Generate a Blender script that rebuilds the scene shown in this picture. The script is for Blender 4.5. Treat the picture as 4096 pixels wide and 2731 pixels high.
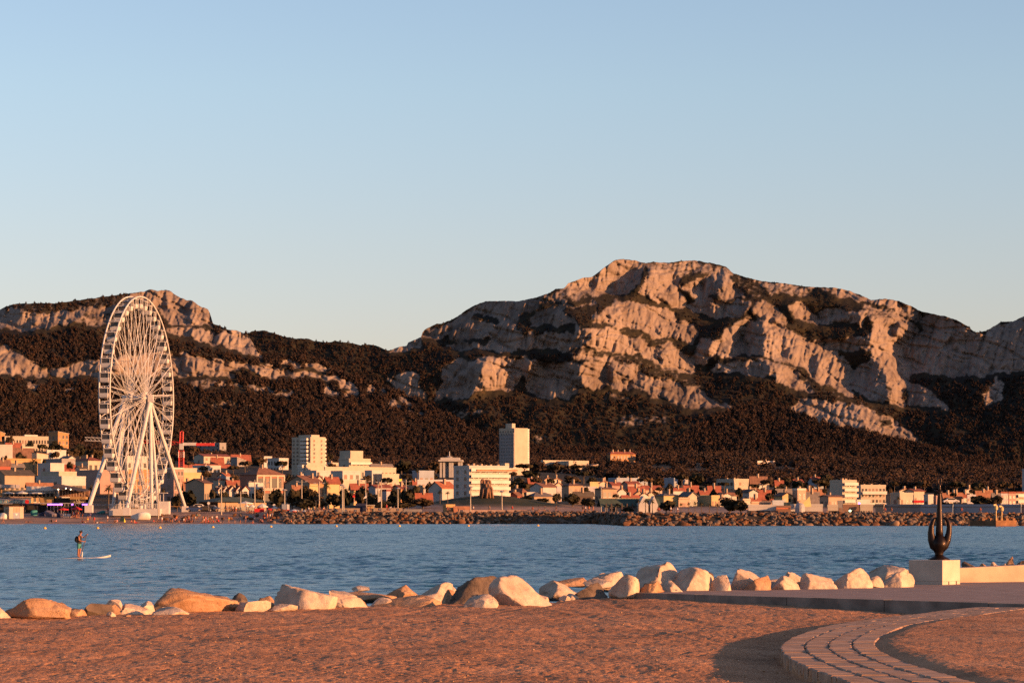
import bpy, bmesh, math, random
import numpy as np
from mathutils import Vector, Matrix, Euler
for o in list(bpy.data.objects): bpy.data.objects.remove(o)
SC = bpy.context.scene
COL = SC.collection
# ---------------------------------------------------------------- camera, sky, sun
F, CX, HY, CAMZ = 11150.0, 2048.0, 2046.0, 3.0        # focal length in photo pixels, principal column, horizon row, eye height over the sea
cam_d = bpy.data.cameras.new("camera"); cam = bpy.data.objects.new("camera", cam_d); COL.objects.link(cam)
cam.location = (0, 0, CAMZ); cam.rotation_euler = (math.radians(90), 0, 0)
cam_d.sensor_width = 36.0; cam_d.lens = 36.0*F/4096.0; cam_d.shift_y = (HY-1365.5)/4096.0
cam_d.clip_start = 0.5; cam_d.clip_end = 60000
SC.camera = cam
SUN_AZ, SUN_EL = math.radians(114), math.radians(7.5)  # azimuth clockwise from the view direction (+Y)
world = bpy.data.worlds.new("World"); SC.world = world; world.use_nodes = True
wn = world.node_tree; wn.nodes.clear()
sky = wn.nodes.new("ShaderNodeTexSky"); sky.sky_type = 'NISHITA'; sky.sun_disc = False
sky.sun_elevation = SUN_EL; sky.sun_rotation = SUN_AZ
sky.altitude = 0; sky.air_density = 1.0; sky.dust_density = 0.4; sky.ozone_density = 1.6
bg = wn.nodes.new("ShaderNodeBackground"); bg.inputs['Strength'].default_value = 0.086
wo = wn.nodes.new("ShaderNodeOutputWorld")
tint = wn.nodes.new('ShaderNodeVectorMath'); tint.operation = 'MULTIPLY'; tint.inputs[1].default_value = (1.045, .965, 1.10)
wn.links.new(sky.outputs[0], tint.inputs[0])
gtc = wn.nodes.new('ShaderNodeTexCoord'); gsep = wn.nodes.new('ShaderNodeSeparateXYZ'); wn.links.new(gtc.outputs['Generated'], gsep.inputs[0])   # a thin dusky layer low over the horizon
grm = wn.nodes.new('ShaderNodeValToRGB'); wn.links.new(gsep.outputs['Z'], grm.inputs[0]); ge = grm.color_ramp.elements
ge[0].position = .045; ge[0].color = (.86, .80, .96, 1); ge[1].position = .15; ge[1].color = (1, 1, 1, 1); gm = ge.new(.094); gm.color = (.935, .89, .96, 1)
hz = wn.nodes.new('ShaderNodeVectorMath'); hz.operation = 'MULTIPLY'; wn.links.new(tint.outputs[0], hz.inputs[0]); wn.links.new(grm.outputs[0], hz.inputs[1]); wn.links.new(hz.outputs[0], bg.inputs[0]); wn.links.new(bg.outputs[0], wo.inputs[0])
sun_d = bpy.data.lights.new("sun", 'SUN'); sun = bpy.data.objects.new("sun", sun_d); COL.objects.link(sun)
sun_d.energy = 5.0; sun_d.angle = math.radians(0.5); sun_d.color = (1.0, 0.47, 0.19)
SUNV = Vector((math.sin(SUN_AZ)*math.cos(SUN_EL), math.cos(SUN_AZ)*math.cos(SUN_EL), math.sin(SUN_EL)))
sun.rotation_euler = SUNV.to_track_quat('Z', 'Y').to_euler()
SC.view_settings.view_transform = 'Standard'; SC.view_settings.look = 'None'
SC.view_settings.exposure = 1.36; SC.view_settings.gamma = 1.0
SC.render.engine = 'CYCLES'; SC.cycles.max_bounces = 5; SC.cycles.use_denoising = False
# ---------------------------------------------------------------- helpers
def P(px, py, D): return Vector((D*(px-CX)/F, D, CAMZ + D*(HY-py)/F))
def X(px, D): return D*(px-CX)/F
def Z(py, D): return CAMZ + D*(HY-py)/F
def tag(o, label=None, cat=None, group=None, kind=None):
    if label: o["label"] = label
    if cat: o["category"] = cat
    if group: o["group"] = group
    if kind: o["kind"] = kind
    return o
def empty(name, loc, label, cat, group=None, rz=0.0):
    o = bpy.data.objects.new(name, None); COL.objects.link(o); o.location = loc; o.rotation_euler = (0, 0, rz)
    o.empty_display_size = 0.2
    return tag(o, label, cat, group)
def link(name, me, parent=None, loc=(0,0,0), rz=0.0):
    o = bpy.data.objects.new(name, me); COL.objects.link(o); o.location = loc; o.rotation_euler = (0, 0, rz)
    if parent: o.parent = parent
    return o
def copy_tree(o, parent=None):
    c = o.copy(); COL.objects.link(c)
    if parent: c.parent = parent
    for ch in o.children: copy_tree(ch, c)
    return c
class MB:                                              # collects simple shapes, builds ONE mesh
    def __init__(s): s.v, s.f, s.m = [], [], []
    def add(s, vs, fs, mi=0):
        b = len(s.v); s.v += [tuple(v) for v in vs]; s.f += [tuple(b+i for i in f) for f in fs]; s.m += [mi]*len(fs); return s
    def box(s, x0, x1, y0, y1, z0, z1, mi=0):
        return s.add([(x0,y0,z0),(x1,y0,z0),(x1,y1,z0),(x0,y1,z0),(x0,y0,z1),(x1,y0,z1),(x1,y1,z1),(x0,y1,z1)],
              [(0,3,2,1),(4,5,6,7),(0,1,5,4),(1,2,6,5),(2,3,7,6),(3,0,4,7)], mi)
    def tube(s, pts, rad, n=8, mi=0, cap=True):
        pts = [Vector(p) for p in pts]; rad = rad if isinstance(rad, (list, tuple)) else [rad]*len(pts)
        rings, b = [], len(s.v); up = None
        for i, p in enumerate(pts):
            d = (pts[min(i+1, len(pts)-1)] - pts[max(i-1, 0)]).normalized()
            if up is None: up = Vector((0,0,1)) if abs(d.z) < .9 else Vector((1,0,0))
            a = d.cross(up).normalized(); c = a.cross(d).normalized(); up = c
            for k in range(n):
                t = 2*math.pi*k/n; s.v.append(tuple(p + rad[i]*(a*math.cos(t)+c*math.sin(t))))
        for i in range(len(pts)-1):
            for k in range(n):
                s.f.append((b+i*n+k, b+i*n+(k+1)%n, b+(i+1)*n+(k+1)%n, b+(i+1)*n+k)); s.m.append(mi)
        if cap:
            s.f.append(tuple(b+k for k in range(n))[::-1]); s.m.append(mi)
            s.f.append(tuple(b+(len(pts)-1)*n+k for k in range(n))); s.m.append(mi)
        return s
    def lathe(s, prof, n=16, mi=0, c=(0,0,0)):
        b = len(s.v)
        for r, z in prof:
            for k in range(n):
                t = 2*math.pi*k/n; s.v.append((c[0]+r*math.cos(t), c[1]+r*math.sin(t), c[2]+z))
        for i in range(len(prof)-1):
            for k in range(n):
                s.f.append((b+i*n+k, b+i*n+(k+1)%n, b+(i+1)*n+(k+1)%n, b+(i+1)*n+k)); s.m.append(mi)
        s.f.append(tuple(b+k for k in range(n))[::-1]); s.m.append(mi)
        s.f.append(tuple(b+(len(prof)-1)*n+k for k in range(n))); s.m.append(mi)
        return s
    def xf(s, M, start=0):
        s.v[start:] = [tuple(M @ Vector(v)) for v in s.v[start:]]; return s
    def mesh(s, name, mats, smooth=False):
        me = bpy.data.meshes.new(name); me.from_pydata(s.v, [], s.f)
        for m in (mats if isinstance(mats, (list, tuple)) else [mats]): me.materials.append(m)
        me.polygons.foreach_set("material_index", s.m)
        if smooth: me.polygons.foreach_set("use_smooth", [True]*len(s.f))
        me.update(); return me
    def build(s, name, mats, parent=None, loc=(0,0,0), rz=0.0, smooth=False):
        return link(name, s.mesh(name, mats, smooth), parent, loc, rz)
def np_mesh(name, V, Q, mats, smooth=True, attrs=None):
    me = bpy.data.meshes.new(name); V = np.asarray(V, np.float32); Q = np.asarray(Q, np.int32); k = Q.shape[1]
    me.vertices.add(len(V)); me.vertices.foreach_set("co", V.ravel())
    me.loops.add(Q.size); me.loops.foreach_set("vertex_index", Q.ravel())
    me.polygons.add(len(Q)); me.polygons.foreach_set("loop_start", np.arange(0, Q.size, k, dtype=np.int32))
    me.polygons.foreach_set("loop_total", np.full(len(Q), k, np.int32))
    me.polygons.foreach_set("use_smooth", np.full(len(Q), smooth))
    for a, d in (attrs or {}).items():
        at = me.attributes.new(a, 'FLOAT', 'POINT'); at.data.foreach_set("value", np.asarray(d, np.float32).ravel())
    for m in (mats if isinstance(mats, (list, tuple)) else [mats]): me.materials.append(m)
    me.update(calc_edges=True); me.validate(); return me
def grid_faces(nr, nc):
    i = np.arange(nr*nc).reshape(nr, nc)
    return np.stack([i[:-1,:-1], i[:-1,1:], i[1:,1:], i[1:,:-1]], -1).reshape(-1, 4)
def gnoise(x, y, seed=0):                              # 2-D gradient noise, about -0.7..0.7
    x = np.asarray(x, float); y = np.asarray(y, float)
    rs = np.random.RandomState(seed); perm = rs.permutation(1024); ang = rs.rand(1024)*2*np.pi
    gx, gy = np.cos(ang), np.sin(ang)
    xi = np.floor(x).astype(int); yi = np.floor(y).astype(int); xf = x-xi; yf = y-yi
    u = xf*xf*xf*(xf*(xf*6-15)+10); v = yf*yf*yf*(yf*(yf*6-15)+10)
    def g(i, j, a, b):
        h = perm[(perm[i & 1023] + j) & 1023]; return gx[h]*a + gy[h]*b
    n0 = g(xi, yi, xf, yf)*(1-u) + g(xi+1, yi, xf-1, yf)*u
    n1 = g(xi, yi+1, xf, yf-1)*(1-u) + g(xi+1, yi+1, xf-1, yf-1)*u
    return n0*(1-v) + n1*v
def fbm(x, y, o=4, seed=0, g=.5):
    s = 0; a = 1.0
    for k in range(o): s = s + a*gnoise(x*2**k, y*2**k, seed+k*7); a *= g
    return s
def ridged(x, y, o=4, seed=0, g=.5):
    s = 0; a = 1.0
    for k in range(o): s = s + a*(0.5-np.abs(gnoise(x*2**k, y*2**k, seed+k*7))*1.6); a *= g
    return s
# ---------------------------------------------------------------- materials
MATS = {}
def mat(name, col, rough=.8, vary=.12, scale=2.0, metal=0.0, bump=0.0, bscale=8.0, spec=.3, emit=None, estr=0):
    if name in MATS: return MATS[name]
    m = bpy.data.materials.new(name); m.use_nodes = True; nt = m.node_tree; b = nt.nodes['Principled BSDF']
    b.inputs['Roughness'].default_value = rough; b.inputs['Metallic'].default_value = metal
    b.inputs['Specular IOR Level'].default_value = spec
    tc = nt.nodes.new('ShaderNodeTexCoord')
    if vary > 0:
        n = nt.nodes.new('ShaderNodeTexNoise'); n.inputs['Scale'].default_value = scale; n.inputs['Detail'].default_value = 6
        nt.links.new(tc.outputs['Object'], n.inputs['Vector'])
        r = nt.nodes.new('ShaderNodeMapRange'); r.inputs['To Min'].default_value = 1-vary*2; r.inputs['To Max'].default_value = 1+vary*2
        r.inputs['From Min'].default_value = .25; r.inputs['From Max'].default_value = .75
        nt.links.new(n.outputs[0], r.inputs[0])
        x = nt.nodes.new('ShaderNodeVectorMath'); x.operation = 'SCALE'; x.inputs[0].default_value = col[:3]
        nt.links.new(r.outputs[0], x.inputs['Scale']); nt.links.new(x.outputs[0], b.inputs['Base Color'])
    else: b.inputs['Base Color'].default_value = (*col[:3], 1)
    if bump > 0:
        n2 = nt.nodes.new('ShaderNodeTexNoise'); n2.inputs['Scale'].default_value = bscale; n2.inputs['Detail'].default_value = 8
        nt.links.new(tc.outputs['Object'], n2.inputs['Vector'])
        bp = nt.nodes.new('ShaderNodeBump'); bp.inputs['Strength'].default_value = bump
        nt.links.new(n2.outputs[0], bp.inputs['Height']); nt.links.new(bp.outputs[0], b.inputs['Normal'])
    if emit: b.inputs['Emission Color'].default_value = (*emit, 1); b.inputs['Emission Strength'].default_value = estr
    MATS[name] = m; return m
def nd(nt, kind, **kw):
    n = nt.nodes.new(kind)
    for k, v in kw.items():
        if k in n.inputs: n.inputs[k].default_value = v
        else: setattr(n, k, v)
    return n
def ramp(nt, src, stops):
    r = nt.nodes.new('ShaderNodeValToRGB'); e = r.color_ramp.elements
    while len(e) < len(stops): e.new(.5)
    for i, (p, c) in enumerate(stops): e[i].position = p; e[i].color = (*c, 1) if len(c) == 3 else c
    nt.links.new(src, r.inputs[0]); return r.outputs[0]
def mixc(nt, fac, a, b, blend='MIX'):
    m = nt.nodes.new('ShaderNodeMix'); m.data_type = 'RGBA'; m.blend_type = blend
    for i, v in ((0, fac), (6, a), (7, b)):
        if isinstance(v, bpy.types.NodeSocket): nt.links.new(v, m.inputs[i])
        else: m.inputs[i].default_value = v if i == 0 else (*v[:3], 1)
    return m.outputs[2]
# ---------------------------------------------------------------- mountains: slopes and cliff bands integrated into real relief
def c2(p): return [(x/2.091, 1100+y/2.091) for x, y in p]
def c3(p): return [(900+x/2.138, 1250+y/2.138) for x, y in p]
def c4(p): return [(1500+x/1.809, 1000+y/1.809) for x, y in p]
def c5(p): return [(2600+x/1.572, 1000+y/1.572) for x, y in p]
def inside(poly, X_, Y_):
    m = np.zeros(X_.shape, bool); n = len(poly)
    for i in range(n):
        x1, y1 = poly[i]; x2, y2 = poly[(i+1) % n]
        if y1 == y2: continue
        c = ((y1 > Y_) != (y2 > Y_)) & (X_ < (x2-x1)*(Y_-y1)/(y2-y1)+x1)
        m ^= c
    return m
def blur(a, n):
    for _ in range(n):
        p = np.pad(a, 1, mode='edge'); a = (p[:-2,1:-1]+p[2:,1:-1]+p[1:-1,:-2]+p[1:-1,2:]+4*p[1:-1,1:-1])/8
    return a
def poisson(gu, gv, wu=6.0):                            # sideways lean counts more than steepness
    nr, nc = gu.shape; gu = gu.copy()*wu; gv = gv.copy(); gu[:, -1] = 0; gv[-1, :] = 0
    d = gu.copy(); d[:, 1:] -= gu[:, :-1]; d += gv; d[1:, :] -= gv[:-1, :]
    e = np.concatenate([d, d[:, ::-1]], 1); e = np.concatenate([e, e[::-1]], 0)
    f = np.fft.fft2(e)
    lam = (2*np.cos(2*np.pi*np.arange(2*nr)/(2*nr))-2)[:, None] + wu*(2*np.cos(2*np.pi*np.arange(2*nc)/(2*nc))-2)[None, :]
    lam[0, 0] = 1; f = f/lam; f[0, 0] = 0
    return np.real(np.fft.ifft2(f))[:nr, :nc]
# region kinds: (sideways lean p: + faces the sun side, - faces away), (cot of steepness q), (vegetation 0..1)
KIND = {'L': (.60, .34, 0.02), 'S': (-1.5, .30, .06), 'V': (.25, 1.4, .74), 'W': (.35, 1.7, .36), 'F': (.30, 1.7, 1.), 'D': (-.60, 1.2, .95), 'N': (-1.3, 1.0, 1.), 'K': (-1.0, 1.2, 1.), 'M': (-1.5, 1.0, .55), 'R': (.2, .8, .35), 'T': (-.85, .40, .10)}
def relief(name, x0, x1, ybot, sil, regions, Dbase, D0, default, bottomq, seed, step=4.0, warp=11, detail=1.0, trend=-.06):
    sx = np.array([p[0] for p in sil], float); sy = np.array([p[1] for p in sil], float)
    ytop = sy.min()-20
    xs = np.arange(x0, x1+step, step); ys = np.arange(ybot, ytop-step, -step)      # rows run upward
    XX, YY = np.meshgrid(xs, ys); k = D0/F
    wx = warp*fbm(XX/60, YY/60, 3, seed+1); wy = warp*fbm(XX/60, YY/60, 3, seed+2)
    p = np.full(XX.shape, KIND[default][0]); q = np.full(XX.shape, KIND[default][1]); veg = np.full(XX.shape, KIND[default][2])
    for kd, poly in regions:
        m = inside(poly, XX+wx*2, YY+wy*2); a = KIND[kd]; p[m], q[m], veg[m] = a[0], a[1], a[2]
    q = np.where(YY > bottomq, 3.2, q)
    p = blur(p, 2); q = blur(q, 2); vegs = blur(veg, 3)
    D = poisson(p*k*step, q*k*step)
    cxx = xs-xs.mean(); tr = ((D-D.mean(1, keepdims=True))*cxx).sum(1)/(cxx*cxx).sum()
    D = D + (trend*k - tr.mean())*cxx[None, :]
    D = D - D[0].mean() + Dbase
    D = D + (Dbase-blur(np.tile(D[0], (3, 1)), 60)[1])[None, :]*np.clip((YY-bottomq+250)/250, 0, 1)*.7
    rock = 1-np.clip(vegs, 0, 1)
    # buttresses and gullies, stretched along the fall line, plus tilted strata
    amp = k*detail
    ax = XX + .25*(YY-1400)
    D += -amp*rock*(30*(ridged(ax/150, YY/330, 2, seed+11)-.3) + 19*(ridged(ax/62, YY/150, 3, seed+12)-.3) + 7.0*ridged(ax/27, YY/50, 1, seed+13))
    st = (YY - .30*XX + 26*fbm(XX/170, YY/170, 2, seed+14))
    D += amp*rock*(7.0*ridged(st/60, XX/420, 2, seed+15) + 3.0*ridged(st/20, XX/150, 1, seed+17))
    def crack(a, b, w, sd): return np.clip(1-np.abs(gnoise(a, b, sd))/w, 0, 1)**1.5
    D += amp*rock*(13*crack(ax/70, YY/230, .10, seed+61) + 9*crack(ax/33+.4*gnoise(XX/40, YY/40, seed+63), YY/95, .12, seed+62) + 18*crack(st/95, XX/330, .09, seed+64) + 11*crack(st/42, XX/120, .10, seed+65))
    D += -amp*(1-rock)*(30*fbm(XX/160, YY/130, 3, seed+18) + 6*fbm(XX/28, YY/22, 2, seed+19))
    # mesh: every column runs from the bottom row to the skyline, then falls away behind it
    mx = np.arange(x0, x1+1, 3.6); sk = np.interp(mx, sx, sy)
    sk = sk + 3.0*fbm(mx/26, mx*0, 3, seed+20) + 1.6*gnoise(mx/7, mx*0+3, seed+21)
    nrow = int((ybot-ytop)/3.6); t = np.linspace(0, 1, nrow)
    MY = ybot + (sk-ybot)[None, :]*t[:, None]; MX = np.tile(mx, (nrow, 1))
    def samp(A):
        fx = np.clip((MX-x0)/step, 0, len(xs)-1.001); fy = np.clip((ybot-MY)/step, 0, len(ys)-1.001)
        i = fx.astype(int); j = fy.astype(int); a = fx-i; b = fy-j
        return A[j,i]*(1-a)*(1-b)+A[j,i+1]*a*(1-b)+A[j+1,i]*(1-a)*b+A[j+1,i+1]*a*b
    MD = samp(D); MV = samp(vegs)
    VX = MD*(MX-CX)/F; VZ = CAMZ + MD*(HY-MY)/F
    rows = [np.stack([VX, MD, VZ], -1)]; vg = [MV]
    for j in range(1, 14):                              # the far side
        d = 12.0*j*j; last = rows[0][-1].copy(); last[:, 1] += d; last[:, 0] += d*(mx-CX)/F
        last[:, 2] = np.maximum(last[:, 2] - .55*d - .5*np.abs(fbm(mx/40, mx*0+j, 2, seed+30))*d*.3, -5); rows.append(last[None]); vg.append(MV[-1:])
    V = np.concatenate(rows, 0); VG = np.concatenate(vg, 0)
    nz = fbm(np.tile(mx, (V.shape[0], 1))/18, np.concatenate([MY]+[MY[-1:]]*13, 0)/11, 3, seed+23)
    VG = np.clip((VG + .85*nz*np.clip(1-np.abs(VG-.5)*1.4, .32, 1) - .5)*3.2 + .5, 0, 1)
    me = np_mesh(name, V.reshape(-1, 3), grid_faces(V.shape[0], V.shape[1])[:, ::1], ROCKM, True, {'veg': VG})
    o = link(name, me); tag(o, kind='structure')
    return dict(o=o, V=V, VG=VG, n=nrow, MX=MX, MY=MY, MD=MD)
def mountain_material():
    m = bpy.data.materials.new('limestone_and_scrub'); m.use_nodes = True; nt = m.node_tree; b = nt.nodes['Principled BSDF']
    tc = nd(nt, 'ShaderNodeTexCoord'); at = nd(nt, 'ShaderNodeAttribute'); at.attribute_name = 'veg'
    n1 = nd(nt, 'ShaderNodeTexNoise', Scale=.012, Detail=9.0, Roughness=.62); nt.links.new(tc.outputs['Object'], n1.inputs['Vector'])
    rock = ramp(nt, n1.outputs[0], [(.30, (.095, .072, .060)), (.48, (.175, .135, .112)), (.68, (.235, .185, .155))])
    mp = nd(nt, 'ShaderNodeMapping'); mp.inputs['Scale'].default_value = (1, 1, .22); nt.links.new(tc.outputs['Object'], mp.inputs[0])
    n2 = nd(nt, 'ShaderNodeTexNoise', Scale=.09, Detail=6.0, Roughness=.6); nt.links.new(mp.outputs[0], n2.inputs['Vector'])
    str_ = ramp(nt, n2.outputs[0], [(.34, (.55, .5, .47)), (.52, (1, 1, 1)), (.75, (1.08, 1.05, 1.0))])
    rock = mixc(nt, .75, rock, str_, 'MULTIPLY')
    n3 = nd(nt, 'ShaderNodeTexNoise', Scale=.05, Detail=8.0, Roughness=.7); nt.links.new(tc.outputs['Object'], n3.inputs['Vector'])
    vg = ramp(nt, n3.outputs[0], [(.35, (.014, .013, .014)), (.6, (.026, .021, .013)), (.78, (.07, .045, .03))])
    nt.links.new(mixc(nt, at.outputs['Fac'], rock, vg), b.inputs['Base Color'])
    b.inputs['Roughness'].default_value = .95; b.inputs['Specular IOR Level'].default_value = .1
    n4 = nd(nt, 'ShaderNodeTexNoise', Scale=.16, Detail=9.0, Roughness=.65); nt.links.new(mp.outputs[0], n4.inputs['Vector'])
    bp = nd(nt, 'ShaderNodeBump', Strength=.35, Distance=4.0); nt.links.new(n4.outputs[0], bp.inputs['Height']); nt.links.new(bp.outputs[0], b.inputs['Normal'])
    return m
ROCKM = mountain_material()
SIL_MAIN = [(700,1340),(989,1334),(1008,1324),(1059,1322),(1096,1332),(1134,1346),(1181,1353),(1227,1354),(1255,1362),(1298,1369),(1349,1365),(1414,1373),(1443,1381),(1461,1376),(1503,1381),(1550,1402)] + \
 c4([(100,727),(160,705),(230,690),(240,668),(335,630),(340,600),(360,575),(450,530),(490,532),(600,480),(650,440),(720,400),(800,370),(940,368),(1040,370),(1170,342),(1260,310),(1310,282),(1370,275),(1400,240),(1510,200),(1570,195),(1610,165),(1680,110),(1740,72),(1800,66),(1880,75),(1960,95),(2020,85)]) + \
 c5([(10,75),(120,80),(200,68),(290,66),(400,85),(480,105),(520,145),(600,170),(700,195),(850,210),(1000,232),(1150,235),(1250,255),(1330,285),(1390,315),(1480,305),(1560,320),(1650,355),(1700,385),(1850,415),(1930,440),(2000,480),(2045,518),(2110,510),(2160,480),(2210,450),(2280,450),(2330,425),(2352,415)]) + [(4200,1240),(4400,1290),(4700,1330)]
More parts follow.
